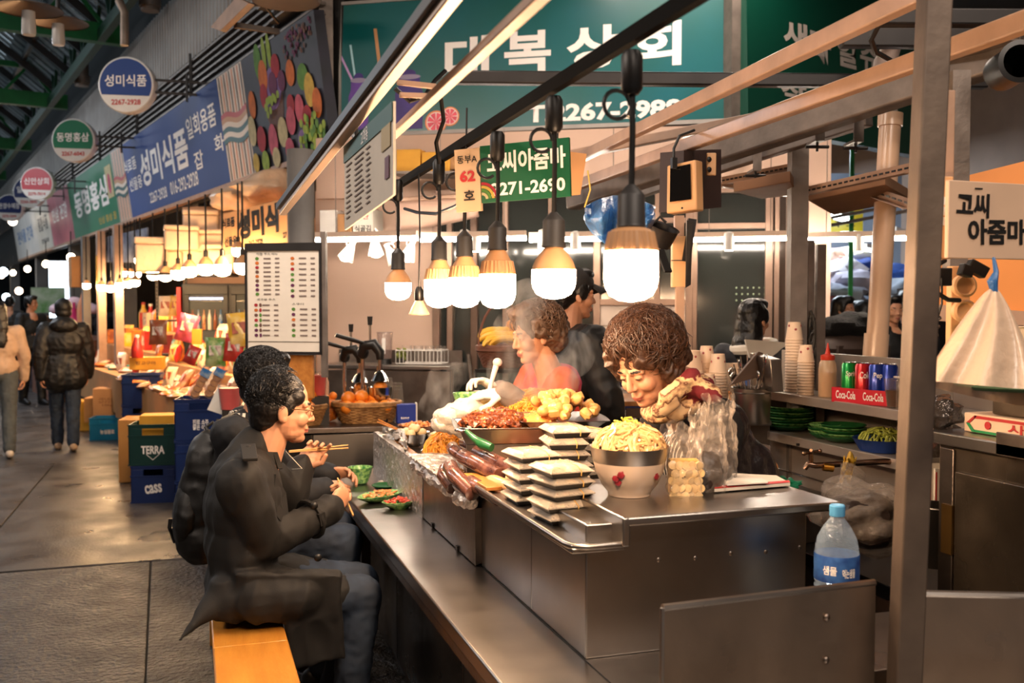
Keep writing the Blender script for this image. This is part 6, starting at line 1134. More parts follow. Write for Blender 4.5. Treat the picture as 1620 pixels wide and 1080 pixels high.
c=U(795,560,5.5);t=thing('fruit_basket','dark twig basket with a hooped handle behind the steaming vendor','basket',(c.x,c.y,z1+.012));DWK=mat('dark twig wicker',c3(104,64,48),.6,0,.3,30.);WK_=WK;WK=DWK;wicker(t,.14,.12,.10,.012);WK=WK_
mb=MB();mb.tube([(math.cos(q_)*.14,0,.10+math.sin(q_)*.26)for q_ in[math.pi*k/16 for k in range(17)]],.007,6);mb.build('handle',DWK,t)
BAN=mat('banana skin',c3(236,184,62),.45,0,.12,12.,coat=.2)
for k in range(9):
    o=thing('banana','banana lying %s in the twig basket, %s of its layer'%(('lowest','midway','on top')[k//3],ORD[k%3]),'fruit',(c.x-.05+(k%3)*.035,c.y-.05+.03*(k//3),z1+.125+.022*(k//3)),rnd.uniform(-.4,.3),'bananas in the twig basket');mb=MB();mb.tube([(math.cos(q_)*.09,rnd.uniform(-.001,.001),math.sin(q_)*.05)for q_ in[R(170-20*j)for j in range(8)]],[.006,.014,.018,.019,.019,.018,.014,.006],8);mb.build('peel',BAN,o)
t=thing('pineapple','pineapple with a dark leafy crown in the twig basket','fruit',(c.x+.08,c.y+.03,z1+.12));mb=MB();mb.lathe([(.03,0),(.05,.03),(.055,.09),(.045,.14),(.02,.16)],20,wob=lambda a_,f:1+.06*math.sin(a_*8+f*14));mb.build('pineapple_body',mat('pineapple rind',c3(190,120,50),.6,0,.3,40.),t)
for k in range(22):a_=k*2.4;q_=.2+.8*(k/22);mb=MB();mb.tube([(0,0,.155),(math.cos(a_)*.03*q_,math.sin(a_)*.03*q_,.20),(math.cos(a_)*.075*q_,math.sin(a_)*.07*q_,.27-.03*q_)],[.008,.007,.001],4);mb.build('crown_leaf',mat('dark pineapple leaf',c3(70,74,60),.6,0,.2),t)
# chair and small table behind
c=U(978,612,5.9);t=thing('blue_chair','navy plastic chair back with a slot behind the capped man','chair',(c.x,c.y,0),R(-15));NV=mat('navy plastic',c3(38,44,80),.4,0,.05);zt=c.z
mb=MB();[mb.box(*q_)for q_ in((-.14,.14,-.012,.012,zt-.14,zt-.06),(-.14,-.09,-.012,.012,zt-.07,zt+.02),(.09,.14,-.012,.012,zt-.07,zt+.02),(-.14,.14,-.012,.012,zt,zt+.045))];mb.build('backrest',NV,t,bev=.01);mb=MB();mb.box(-.2,.2,-.42,0,.43,.46);mb.build('seat',NV,t,bev=.01)
for x in(-.17,.17):
    for y in(-.38,-.02):mb=MB();mb.tube([(x,y,0),(x,y,.44)],.012,8);mb.build('leg',GALV,t)
mb=MB();[mb.tube([(x,0,.44),(x,0,zt-.1)],.012,8)for x in(-.12,.12)];mb.build('back_frame',BLACK,t)
c=U(988,650,5.1);t=thing('wooden_table','light wood table edge behind the food packs','table',(c.x,c.y,0),R(-15));mb=MB();mb.box(-.16,.25,-.05,.4,c.z+.03,c.z+.055);mb.build('table_top',WOODG,t,bev=.003)
for x in(-.13,.22):
    for y in(-.02,.37):mb=MB();mb.box(x-.015,x+.015,y-.015,y+.015,0,c.z+.03);mb.build('leg',WOODG,t)
mb=MB();mb.box(.0,.1,-.06,-.04,c.z-.03,c.z+.02);mb.build('drawer',DW_,t)
t=thing('electric_conduit','upright blue pipe beside the navy chair','pipe',FP(990,600,.1));mb=MB();mb.tube([FP(990,580,.1),FP(990,606,.1)],.012,8);mb.build('pipe',BLU,t,world=True)
# far hall goods seen through the opening
HB=[(1322,432,10.5,.30,c3(230,225,235)),(1345,448,10.2,.28,c3(200,195,215)),(1360,430,10.8,.30,c3(40,70,150)),(1335,470,10,.26,c3(170,175,195)),(1425,440,10.6,.32,c3(40,80,160)),(1330,408,11,.2,c3(240,200,190)),(1312,440,10.6,.18,c3(90,120,90)),(1352,405,11,.2,c3(245,245,250)),(1430,462,10.2,.3,c3(150,160,175)),(1350,490,10,.25,c3(60,70,90)),(1318,475,10,.2,c3(120,60,70))]
for k,(px,py,d,r_,cl)in enumerate(HB):
    t=thing('fabric_bundle','%s fabric bundle heaped in the bright far hall'%('white','pale lilac','blue','grey','cobalt','pinkish','green','bright white','dull grey','slate','maroon')[k],'bundle',U(px,py,d),0,'fabric bundles in the far hall');mb=MB();mb.ell((0,0,0),(r_,r_,r_*.45),(0,.2*(k%3-1),k),18,10,nz=.5,seed=k);mb.build('cloth',mat('bundle cloth %d'%k,cl,.8,0,.15,6.),t,ang=60)
mb=MB();q=U(1330,520,9.8);mb.box(q.x-.8,q.x+3.0,q.y-.3,q.y+.6,0,U(1330,500,9.8).z);tag(mb.build('fabric_stall',mat('dark stall cloth',(.06,.06,.08),.8,0,.1)),'dark cloth covered stall under the fabric bundles','stall')
t=thing('yellow_sign','bright yellow sign with dark marks in the far hall','sign',U(1334,345,10.5),-YAW-.2);mb=MB();mb.box(-.28,.2,0,.03,-.14,.17);mb.build('panel',mat('bright yellow sign face',c3(250,225,10),.4,0,0),t);text('사 구 도',-.05,-.06,.34,.07,INK,t,-.002,.02);text('한복',-.04,.08,.3,.06,REDI,t,-.002,.02)
t=thing('green_pole','thin green pole standing in the far hall','pole',U(1346,500,9.5));mb=MB();p=U(1346,420,9.5);mb.tube([(p.x,p.y,0),(p.x,p.y,3.2)],.022,8);mb.build('pole',mat('bright green paint',c3(40,170,80),.4,0,0),t,world=True)
for k in range(3):
    mb=MB();mb.beam(U(1300,335+k*12,9.5),U(1460,305+k*12,9.0),.03,.03);tag(mb.build('hall_rail',GALV),'%s sloping metal rail across the far hall opening'%('highest','middle','lowest')[k],'rail','rails in the far hall')
t=thing('black_fur_coat','black fluffy coat draped over a chair beyond the drink cans','coat',U(1345,530,6.6));mb=MB();mb.ell(U(1345,515,6.6),(.22,.16,.09),None,26,14,nz=.3);mb.build('coat',mat('black fur',(.03,.028,.028),.9,0,.3,40.,1.,60.),t,world=True);mb=MB();p=U(1345,545,6.6);mb.ell((p.x,p.y,p.z-.02),(.28,.2,.10));mb.box(p.x-.2,p.x+.2,p.y-.15,p.y+.15,0,p.z);mb.build('seat_back',mat('dark seat',c3(60,44,36),.7,0,.1),t,world=True)

# ------------------------------------------------------------ shops along the alley: bulbs, goods, crates
lb_=[(377,406,8.4,.095),(222,420,10.0,.095),(243,443,9.9,.11),(262,445,9.6,.11),(282,443,9.3,.115),(300,439,9.0,.12),(326,436,8.8,.125),(352,437,8.5,.13),(384,434,8.2,.12),(137,457,13.6,.12),(161,460,13.2,.13),(175,462,12.8,.14),(190,457,12.4,.13),(203,455,12.2,.13),(214,453,12.0,.13),(197,437,13.5,.11),(207,438,13.0,.11),(217,439,12.6,.11)]
for k,(px,py,d,w_)in enumerate(lb_):
    bulb('light_bulb',('%s bulb from the menu board in the near shop row'%ORD[sum(q[0]>px for q in lb_ if q[2]<11)]if d<11 else '%s bulb from the near end in the far bulb cluster'%ORD[sum(q[0]>px for q in lb_ if q[2]>11)]),U(px,py,d),w_*(1.12 if d<11 else .85),hangz(px,d),'plain',group='bulbs of the near shop row' if d<11 else 'bulbs of the far shop row',gl=SGL,sock=False,cordr=.008,n=18)
# tiered stall structure
def tier(s0,s1,o0,o1,z0,z1,m,nm,par):mb=MB();mb.slab([L(s0,o0,z0),L(s1,o0,z0),L(s1,o1,z0),L(s0,o1,z0)],z1-z0);return mb.build(nm,m,par,world=True,bev=.004)
TW=mat('tan stall board',c3(180,130,80),.7,0,.15,3.)
st=thing('stall_table','stepped wooden stall table of the near snack shop','table',L(1.8,.4,0));
for o0,o1,z in((.55,.95,.78),(.25,.55,.98),(-.1,.25,1.14),(-.5,-.1,1.28)):tier(-.45 if o0>.3 else .1,3.9 if o0>.2 else 2.6,o0,o1,.35,z,TW,'step',st)
tier(.1,3.9,.3,.8,0,.35,DARKM,'stand',st)
st2=thing('stall_table','stepped wooden stall table of the far gift shop','table',L(6.,.4,0))
for o0,o1,z in((.35,.8,.75),(.0,.35,1.0),(-.4,.0,1.22),(-.8,-.4,1.42)):tier(4.6,8.5,o0,o1,.3,z,TW,'step',st2)
tier(4.6,8.5,-.8,.7,0,.3,DARKM,'stand',st2)
# shelf of the gift shop with pale boxes
sh=thing('gift_shelf','bright shelf rack of gift boxes under the far bulbs','shelves',L(6.5,-1.3,0));
for z in(1.35,1.72,2.1):tier(4.3,8.6,-1.6,-1.15,z,z+.03,WOODG,'shelf_board',sh)
tier(4.25,4.3,-1.6,-1.15,0,2.5,WOODG,'side_panel',sh);tier(8.6,8.65,-1.6,-1.15,0,2.5,WOODG,'side_panel',sh)
GC=[('orange',c3(232,130,40)),('yellow',c3(236,182,50)),('red',c3(196,44,40)),('cream',c3(232,205,170)),('pink',c3(226,90,120)),('green',c3(90,140,60)),('brown',c3(140,88,54)),('white',c3(240,225,210)),('tan',c3(206,160,110)),('blue',c3(60,120,180))]
GM={k:mat(k+' wrapper',v,.35,0,.25,22.,.2,40.,coat=.3,col2=tuple(.45*a_+.55*b_ for a_,b_ in zip(v,(c3(150,60,40),c3(240,215,180))[i%2])),blend=.2)for i,(k,v)in enumerate(GC)}
LBL={k:mat(k+' label',v,.5,0,.2,30.,col2=c3(120,60,50))for k,v in(('pale',c3(240,225,205)),('rust',c3(196,96,60)))}
protos={}
def proto_item(kind,colr):
    key=(kind,colr)
    if key in protos:return protos[key]
    m=GM[colr];P=[]
    if kind=='packet':
        mb=MB();pf=lambda s_:(lambda a_,b_:((a_-.5)*.105*(1-.06*math.sin(b_*3.14)),s_*.024*max(0,1-(2*a_-1)**4)**.7*max(0,1-abs(2*b_-1)**3)**.8*(1+.25*math.sin(a_*9+b_*7)),b_*.15));mb.grid(pf(1),8,8);mb.grid(pf(-1),8,8);P.append(('wrapper',mb,m));mb=MB();mb.obox((0,-.024,.08),(.06,.004,.05));P.append(('print_label',mb,LBL['pale' if colr in('red','orange','brown','green','blue','pink')else 'rust']))
    elif kind=='carton':
        mb=MB();mb.box(-.07,.07,-.04,.04,0,.12);P.append(('carton',mb,m));mb=MB();mb.box(-.045,.045,-.0415,-.04,.03,.09);P.append(('print_label',mb,LBL['pale']));
    elif kind=='bottle':
        mb=MB();mb.lathe([(.03,0),(.034,.006),(.034,.11),(.014,.15),(.013,.175)],14);P.append(('bottle_body',mb,m));mb=MB();mb.lathe([(.015,.172),(.015,.19)],12);P.append(('cap',mb,GM['red' if colr!='red' else 'white']))
    elif kind=='flat':
        mb=MB();mb.ell((0,0,.016),(.085,.055,.018),None,14,6,nz=.3,seed=2);P.append(('wrapper',mb,m));mb=MB();mb.obox((0,0,.033),(.06,.04,.003));P.append(('print_label',mb,LBL['pale']))
    protos[key]=[(n_,mb.build(n_,m_))for n_,mb,m_ in P]
    for _,o in protos[key]:COL.objects.unlink(o)
    return protos[key]
KN=dict(packet=('snack_packet','packet'),carton=('gift_carton','box'),bottle=('sauce_jar','bottle'),flat=('dried_food_pack','packet'))
def item(kind,colr,p,rz,tilt,sc_,where,nth=''):
    nm,cat=KN[kind];w_=dict(packet='snack packet',carton='carton',bottle='bottle',flat='flat pack')[kind]
    t=thing(nm,'%s %s %s%s'%(colr,w_,where,nth),cat,p,0,'%s %s things %s'%(colr,kind,where));t.rotation_euler=(tilt,0,rz);t.scale=(sc_,)*3
    for n_,o in proto_item(kind,colr):c_=o.copy();COL.objects.link(c_);c_.parent=t
RZ=math.atan2(-RD.y,-RD.x)
def fill(s0,s1,n,o,z,kinds,cols,where,sc_=1.,j=.06,tilt=-.25):
    for k in range(n):
        s=s0+(s1-s0)*(k+.5)/n+rnd.uniform(-j,j)*.4;kd=rnd.choice(kinds);item(kd,rnd.choice(cols),L(s,o+rnd.uniform(-j,j),z),RZ+rnd.uniform(-.5,.5),tilt*rnd.uniform(.3,1.3)if kd in('packet',)else(rnd.uniform(-.3,.3)if kd=='flat' else 0),sc_*rnd.uniform(.85,1.2),where,', '+ORD[min(k,19)]+' from near')
NS,FS=' step of the near stall',' step of the far stall'
for o_,z_,n_ in((.88,.785,20),(.76,.80,20),(.64,.83,20)):fill(-.4,3.8,n_,o_,z_,['flat','flat','packet'],['cream','tan','white','orange'],('outer row' if o_>.8 else 'mid row' if o_>.7 else 'inner row')+' lowest'+NS,1.35,tilt=-.9)
for o_,n_ in((.50,16),(.36,16)):fill(-.3 if o_>.4 else .15,3.8,n_,o_,.985,['packet','flat','bottle','packet'],['green','yellow','orange','cream','red'],('front' if o_>.4 else 'back')+' of second'+NS,1.35)
for o_ in(.18,.02):fill(.25,2.5,10,o_,1.145,['packet','bottle','carton','packet'],['orange','red','cream','brown','yellow'],('front' if o_>.1 else 'back')+' of third'+NS,1.5)
fill(.3,2.5,9,-.28,1.285,['packet','carton'],['pink','cream','orange','yellow','red'],'on the top'+NS,1.8)
fill(4.7,8.4,18,.6,.755,['flat','packet'],['orange','cream','white','red'],'on the lowest'+FS,1.6);fill(4.7,8.4,17,.2,1.005,['packet','carton'],['orange','cream','red','yellow'],'on the second'+FS,1.7)
fill(4.7,8.4,15,-.2,1.225,['packet','carton','bottle'],['orange','yellow','white','cream','red'],'on the third'+FS,1.8);fill(4.7,8.4,14,-.6,1.425,['packet','carton'],['orange','yellow','cream','white'],'on the top'+FS,2.0)
for z,nme in((1.38,'lowest'),(1.75,'middle'),(2.13,'highest')):fill(4.45,8.5,11,-1.36,z,['carton'],['cream','orange','yellow','tan'],'on the %s board of the gift shelf'%nme,2.1,.02)
# bigger single things in the near stall
def bigbox(nm,lab,px,py,d,w_,dp,h,m,rz=None,txt=None,cat='box',group=None,lid=True,ink=None):
    p=U(px,py,d);t=thing(nm,lab,cat,p,RZ if rz is None else rz,group);mb=MB();mb.box(-w_/2,w_/2,0,dp,0,h);mb.build('carton',m,t,bev=.004)
    mb=MB();mb.box(-w_/2-.001,w_/2+.001,dp*.42,dp*.58,h-.002,h+.001);mb.build('tape',mat('brown tape',c3(170,120,70),.3,0,.05),t)
    if txt:text(txt,0,h*.55,w_*.6,h*.3,ink or mat('brown carton print',c3(120,74,44),.6,0,0),t,-.002,.01)
    return t
FRZ=-YAW*.5
bigbox('cardboard_box','printed cardboard box standing on the light blue crate',170,662,11.9,.33,.3,.36,CARD,FRZ,'국내산\n보리쌀\n10kg');bigbox('cardboard_box','plain cardboard box behind the light blue crate',150,668,12.2,.25,.3,.3,mat('tan carton',c3(200,140,80),.7,0,.1),FRZ)
bigbox('yellow_carton','long yellow carton under the red bottle on the near stall',231,585,9.3,.30,.16,.12,CARDY,RZ*.0+FRZ,'밤고구마');bigbox('yellow_carton','upright yellow carton beside the fridge on the near stall',311,545,8.9,.085,.06,.14,CARDY,FRZ)
bigbox('tape_box','tall brown box with white labels behind the dark green crate',240,762,8.85,.56,.35,.56,mat('box with brown tape',c3(176,126,66),.6,0,.15,3.),FRZ,None)
p=U(257,690,8.55)
for k,(dx,tx)in enumerate(((0,'착한가격'),(.12,'세일'))):t=thing('price_sheet','white price sheet with %s stuck on the tall brown box'%('red lettering' if k==0 else 'darker lettering'),'paper',p+V(dx*.98+.0,-.06,-.08),FRZ,'price sheets');mb=MB();mb.box(-.05,.05,0,.003,-.06,.08);mb.build('sheet',PAPER,t);text(tx,0,.04,.07,.03,REDI,t,-.002,.02);text('41',0,-.02,.03,.035,INK,t,-.002,.02)
# crates
def crate(lab,px,py,d,w_,dp,h,m,txt,rz=FRZ,group='drink crates',extra=None,zz=None):
    p=U(px,py,d)if zz is None else zz;t=thing('drink_crate',lab,'crate',p,rz,group)
    mb=MB();th=.012;hz=h*.72
    mb.box(-w_/2,w_/2,0,th,0,hz);mb.box(-w_/2,w_/2,dp-th,dp,0,h);mb.box(-w_/2,-w_/2+th,0,dp,0,h);mb.box(w_/2-th,w_/2,0,dp,0,h);mb.box(-w_/2,w_/2,0,dp,0,.015)
    mb.box(-w_/2,w_/2,0,th,h*.9,h);mb.box(-w_/2,-w_*.22,0,th,hz,h*.9);mb.box(w_*.22,w_/2,0,th,hz,h*.9);mb.build('crate_wall',m,t,bev=.002)
    for z in(.0,h*.70,h-.012):mb=MB();mb.box(-w_/2-.005,w_/2+.005,-.005,.0,z,z+.012);mb.build('rib',m,t)
    mb=MB();[mb.box(x,x+.006,th,dp-th,.015,h*.6)for x in[-w_/2+w_*k/5 for k in range(1,5)]];mb.build('divider',m,t)
    if txt:text(txt[0],0,h*.38,w_*txt[1],h*txt[2],WHI,t,-.003,.03,rot=txt[3]if len(txt)>3 else 0)
    return t
NAVC=mat('navy crate plastic',c3(18,40,90),.35,0,.12,6.);DGC=mat('dark green crate plastic',c3(10,52,50),.35,0,.12,6.);LBC=mat('light blue crate plastic',c3(20,120,165),.4,0,.1,6.);TLC=mat('teal crate',c3(60,160,165),.4,0,.1)
B0=U(243,796,7.95);B0.z=0;crate('navy crate with slanted white lettering under the dark green one',0,0,0,.345,.30,.30,NAVC,('cass',.38,.24,.12),zz=B0);B1=B0+V(0,0,.303);t=crate('dark green crate with white lettering and a triangle',0,0,0,.375,.30,.33,DGC,('TERRA',.48,.20),zz=B1)
mb=MB();[mb.beam(q0,q1,.004,.004)for q0,q1 in(((-.05,-.004,.09),(0,-.004,.045)),((0,-.004,.045),(.05,-.004,.09)))];mb.build('triangle_print',WHI,t)
bigbox('yellow_carton','yellow carton sitting in the dark green crate',248,690,8.02,.27,.2,.17,CARDY,FRZ)
B2=U(170,690,11.6);B2.z=0;crate('light blue crate with white lettering under the cardboard box',0,0,0,.40,.3,.26,LBC,('농심음료',.4,.2),zz=B2)
B3=U(318,700,7.2);B3.z=0
for k in range(3):crate('navy crate, %s of the stack behind the man with the backpack'%('lowest','middle','topmost')[k],0,0,0,.37,.32,.30,NAVC,(('진로 소주\n맑은 이슬',.3,.26)if k==2 else None),zz=B3+V(.0,0,.303*k))
B4=U(180,655,12.3);B4.z=0
for k in range(2):crate('%s teal crate behind the printed cardboard box'%('lower','upper')[k],0,0,0,.38,.3,.40,TLC,None,zz=B4+V(.1,.35,.403*k))
B5=U(215,720,9.6);B5.z=0
for k in range(3):crate('dark blue crate, %s of the stack under the yellow carton'%('lowest','middle','topmost')[k],0,0,0,.36,.3,.30,NAVC,None,zz=B5+V(.05,.1,.303*k))
mb=MB();q=U(130,690,12.4);mb.box(q.x-.1,q.x+.12,q.y,q.y+.3,0,.38);tag(mb.build('yellow_crate',CARDY,bev=.01),'small yellow crate on the floor behind the walking person','crate')
# bread packs in plastic
BR=mat('golden waffle snack',c3(206,136,54),.5,0,.25,30.,.2,60.,col2=c3(150,84,30))
for k,(px,py)in enumerate(((306,642),(328,642))):
    p=U(px,py,7.3+.05*k);p.z=.912;t=thing('waffle_pack','long clear pack of golden waffles with a blue label, %s of two'%('outer','inner')[k],'packet',p,RZ+1.1);t.rotation_euler=(0,R(28),FRZ);mb=MB()
    for j in range(5):mb.lathe([(.028,-.01),(.034,0),(.028,.01)],16,(0,0,.03+j*.042),0,Euler((R(80),0,0)).to_matrix())
    mb.build('waffle',BR,t);mb=MB();mb.obox((0,0,.12),(.085,.05,.26));mb.build('clear_wrap',CLEAR,t,bev=.015);mb=MB();mb.obox((0,-.027,.20),(.075,.003,.06));mb.build('blue_label',GM['blue'],t)
# red sauce bottle, pink bag, yellow bags
p=U(217,566,9.2);t=thing('red_sauce_bottle','tall bottle of red sauce wrapped in film on the yellow carton','bottle',p);mb=MB();mb.lathe([(.05,0),(.055,.01),(.05,.10),(.028,.17),(.02,.19)],20);mb.build('bottle_body',GM['red'],t);mb=MB();mb.lathe([(.022,.19),(.022,.215)],14);mb.build('cap',GM['white'],t)
for k,(px,py,cl,sx,ry,lab)in enumerate(((290,540,'pink',2.1,.25,'large bright pink snack bag leaning on the near stall'),(262,500,'cream',1.5,0,'pale snack bag on the wire rack above the stall'),(277,500,'yellow',1.5,.1,'bright yellow snack bag on the wire rack'),(291,505,'red',1.3,.1,'red snack bag on the wire rack'),(382,548,'yellow',2.2,-.1,'large yellow pouch in front of the menu board'),(368,572,'red',1.8,.1,'red and cream pouch under the large yellow pouch'),(341,580,'green',1.9,0,'green tinted tall pouch on the near stall'),(298,575,'red',1.2,.4,'small red pouch with a green tie on the near stall'),(250,545,'brown',1.6,0,'brown snack pouch beside the pink bag'))):
    nm,cat=KN['packet'];t=thing(nm,lab,cat,U(px,py,(8.9,11.4,11.4,11.4)[k]if k<4 else 7.6),FRZ+ry*.5,None);t.rotation_euler=(-.15,ry,FRZ);t.scale=((sx*.8 if k not in(1,2,3)else sx*1.05),)*3
    for n_,o in proto_item('packet',cl):c_=o.copy();COL.objects.link(c_);c_.parent=t
# styrofoam boxes above
STY=mat('foam wrapped in film',c3(236,200,165),.4,0,.08,5.,.35,14.,coat=.3)
for k,(px,py,w_,h,lab)in enumerate(((240,430,.30,.34,'foam box standing lowest beside the grey column'),(262,425,.30,.22,'foam box lowest under the near bulbs'),(300,425,.34,.26,'foam box in the middle of the stack'),(288,395,.32,.24,'foam box tilted on the stack'),(328,398,.30,.22,'foam box beside the tilted one'),(318,370,.34,.24,'foam box topmost of the stack'),(345,425,.3,.24,'foam box next to the column sign'))):
    p=U(px,py,9.6+.1*(k%3));t=thing('foam_box',lab,'box',p,FRZ+(.15,-.1,.05,.2,-.15,.1,0)[k],'foam boxes over the near stall');mb=MB();mb.box(-w_/2,w_/2,0,.3,0,h*.8);mb.build('box_body',STY,t,bev=.02);mb=MB();mb.box(-w_/2-.006,w_/2+.006,-.006,.306,h*.8,h);mb.build('lid',STY,t,bev=.015)
t=thing('foam_shelf','dark loft shelf under the foam boxes','shelf',U(300,430,9.6));q0,q1=U(232,431,9.6),U(365,431,9.5);mb=MB();mb.slab([V(q0.x,q0.y-.1,q0.z-.03),V(q1.x,q1.y-.1,q0.z-.03),V(q1.x+.1,q1.y+.6,q0.z-.03),V(q0.x+.1,q0.y+.6,q0.z-.03)],.025);mb.build('shelf_board',DARKM,t,world=True)
for k,(px,py,d,r_)in enumerate(((385,310,9.3,.22),(430,295,8.9,.24))):t=thing('film_bundle','long film wrapped bundle stored under the fruit fascia, %s half'%('far','near')[k],'bundle',U(px,py,d));mb=MB();mb.ell((0,0,0),(r_*1.25,r_,r_*.55),(0,-.15,0),26,14,nz=.4,seed=k);mb.build('film',STY,t,ang=60)
# fridge
t=thing('display_fridge','black two-door drinks fridge with a red side panel','fridge',(U(345,520,10.9).x,U(345,520,10.9).y,0),FRZ);t.scale=(1.08,1.08,1.0);mb=MB();mb.box(-.36,.50,.05,.6,0,1.82);mb.build('fridge_body',mat('black fridge body',(.05,.045,.045),.4,0,.1),t,bev=.01);mb=MB();mb.box(-.405,-.362,.0,.6,0,1.78);mb.build('red_side',mat('red side panel',c3(200,36,40),.4,0,.05),t,bev=.004)
FRG=mat('lit fridge interior',c3(70,66,70),.5,0,.2,8.)
for k,(x0,x1)in enumerate(((-.33,.10),(.13,.50))):
    mb=MB();[mb.box(*q_)for q_ in((x0,x1,0,.04,1.70,1.80),(x0,x1,0,.04,.1,.2),(x0,x0+.05,0,.04,.2,1.7),(x1-.05,x1,0,.04,.2,1.7))];dr=mb.build('door',BLACK,t,bev=.004);mb=MB();mb.box(x0+.05,x1-.05,.012,.018,.2,1.7);mb.build('glass_pane',PANE,dr);mb=MB();mb.box((x1-.03)if k==0 else x0+.01,(x1-.012)if k==0 else x0+.028,-.03,.0,1.25,1.5);mb.build('handle',CHROME,dr)
    mb=MB();mb.box(x0+.05,x1-.05,.03,.045,.2,1.7);mb.build('interior',FRG,t)
    mb=MB();[mb.box(x0+.05,x1-.05,.018,.03,z,z+.012)for z in(.6,.95,1.30,1.62)];mb.build('wire_shelf',lamp('fridge shelf light',(.8,.85,1.),1.4)if 0 else STEELB,t)
    for z in(.96,1.312):
        for j in range(6):x=x0+.08+j*.055;mb=MB();mb.lathe([(.018,0),(.02,.005),(.02,.13),(.008,.19),(.008,.22)],10,(x,.022,z));o=mb.build('bottle',(GM['brown'],GM['blue'],GM['tan'],GM['white'])[(j+k)%4],t)
mb=MB();mb.tube([(-.3,.022,1.655),(.06,.022,1.655)],.01,8);mb.build('fridge_lamp',lamp('fridge lamp',(.75,.78,1.),6.),t)
# pale wall over the fridge, wire rack
mb=MB();q0,q1=U(290,450,11.85),U(395,450,11.6);mb.slab([V(q0.x,q0.y,0),V(q1.x,q1.y,0),V(q1.x,q1.y,2.75),V(q0.x,q0.y,2.75)],-.08);struct('wall_behind_fridge',mb,mat('tan plaster wall',c3(206,160,125),.8,0,.08,2.))
t=thing('wire_rack','dark slotted metal rack with snack bags beside the fridge','rack',U(272,520,11.5));p=U(272,520,11.5)
for x in(-.16,.16):
    mb=MB();mb.box(p.x+x-.015,p.x+x+.015,p.y,p.y+.03,0,2.25);mb.build('upright',DARKM,t,world=True)
    mb=MB();[mb.box(p.x+x-.005,p.x+x+.005,p.y-.002,p.y,.5+k*.045,.52+k*.045)for k in range(34)];mb.build('slots',GALV,t,world=True)
for z in(U(272,506,11.5).z,U(272,560,11.5).z,2.25):mb=MB();mb.box(p.x-.17,p.x+.17,p.y,p.y+.3,z-.02,z);mb.build('shelf',DARKM,t,world=True)
# pink dress, coral drink etc. at the far shops
HAN=mat('magenta silk',c3(210,30,110),.4,0,.1);WSILK=mat('white silk',c3(220,190,205),.4,0,.1)
p=U(118,505,17.5);t=thing('hanbok_dress','magenta and white child dress hanging by the far bulbs','dress',p);mb=MB();mb.lathe([(.30,-.42),(.24,-.2),(.12,.18),(.10,.2)],24,wob=lambda a_,f:1+.06*math.sin(a_*9));mb.v=[(x,y*.4,z)for x,y,z in mb.v];mb.build('skirt',HAN,t);mb=MB();mb.ell((0,0,.28),(.15,.07,.12));mb.cap((-.1,0,.3),(-.32,0,.18),.06,.09);mb.cap((.1,0,.3),(.32,0,.18),.06,.09);mb.build('jacket',WSILK,t);mb=MB();mb.box(-.02,.02,-.08,-.06,-.1,.3);mb.build('ribbon',HAN,t);mb=MB();mb.tube([(0,0,.36),(0,0,.8)],.006,6);mb.build('hanger',DARKM,t)
p=U(133,505,15.5);t=thing('hanging_garment','pale peach garment hanging beside the magenta dress','garment',p);mb=MB();mb.ell((0,0,0),(.10,.06,.42),None,16,10,nz=.2);mb.build('cloth',mat('peach cloth',c3(220,150,110),.7,0,.1),t)
p=U(100,488,22);t=thing('glowing_shop_window','white glowing shop window at the end of the alley','window',p,-YAW+.3);mb=MB();mb.box(-.28,.28,0,.04,-.2,1.05);mb.build('lit_panel',lamp('white shop light',COOL,5.),t);mb=MB();mb.box(-.3,.3,.03,.09,-.23,1.08);mb.build('frame',DARKM,t)
p=U(76,475,20);t=thing('landscape_poster','green landscape poster behind the man in the navy jacket','poster',p,-YAW+.2);mb=MB();mb.box(-.32,.32,0,.02,-.25,.26);mb.build('sheet',mat('green landscape print',c3(90,150,70),.5,0,.3,4.,col2=c3(200,210,190)),t)
for k,(px,w_,m_,z)in enumerate(((118,.3,CARD,2.5),(150,.22,CARDY,2.75),(178,.18,CARD,2.8))):
    pass
for k,(px,d,m_,lab)in enumerate(((160,13.5,BEAMP,'cream post with a yellow notice among the far shops'),(187,12.6,BEAMP,'plain cream post among the far shops'),(136,14.2,CONC,'grey post beside the hanging carton'))):
    p=U(px,450,d);t=thing('shop_post',lab,'post',(p.x,p.y,0),RZ);mb=MB();mb.box(-.07,.07,-.05,.05,0,hangz(px,d));mb.build('post',m_,t)
    if k==0:mb=MB();mb.box(-.05,.05,-.056,-.05,1.8,2.25);mb.build('notice',CARDY,t)
t=thing('shop_banner','navy and white printed awning behind the far cords','banner',U(200,385,13.5));mb=MB();mb.slab([U(158,415,13.8),U(235,415,12.2),U(235,360,12.2),U(158,378,13.8)],.02);mb.build('cloth',mat('navy printed awning',c3(50,62,96),.6,0,.4,5.,col2=c3(150,160,175),blend=.4),t,world=True)
t=thing('hanging_carton','plain tan carton hanging beside the first far post','box',U(122,430,14.5));mb=MB();mb.obox((0,0,0),(.3,.2,.45),(0,0,RZ));mb.build('carton',CARD,t,bev=.005)
t=thing('far_goods_board','tan pegboard behind the far bulbs','board',L(6.5,-1.62,1.3));mb=MB();mb.slab([L(4.3,-1.64,1.0),L(8.6,-1.64,1.0),L(8.6,-1.64,2.7),L(4.3,-1.64,2.7)],.02);mb.build('board',mat('peach board',c3(230,160,100),.7,0,.1,2.),t,world=True)
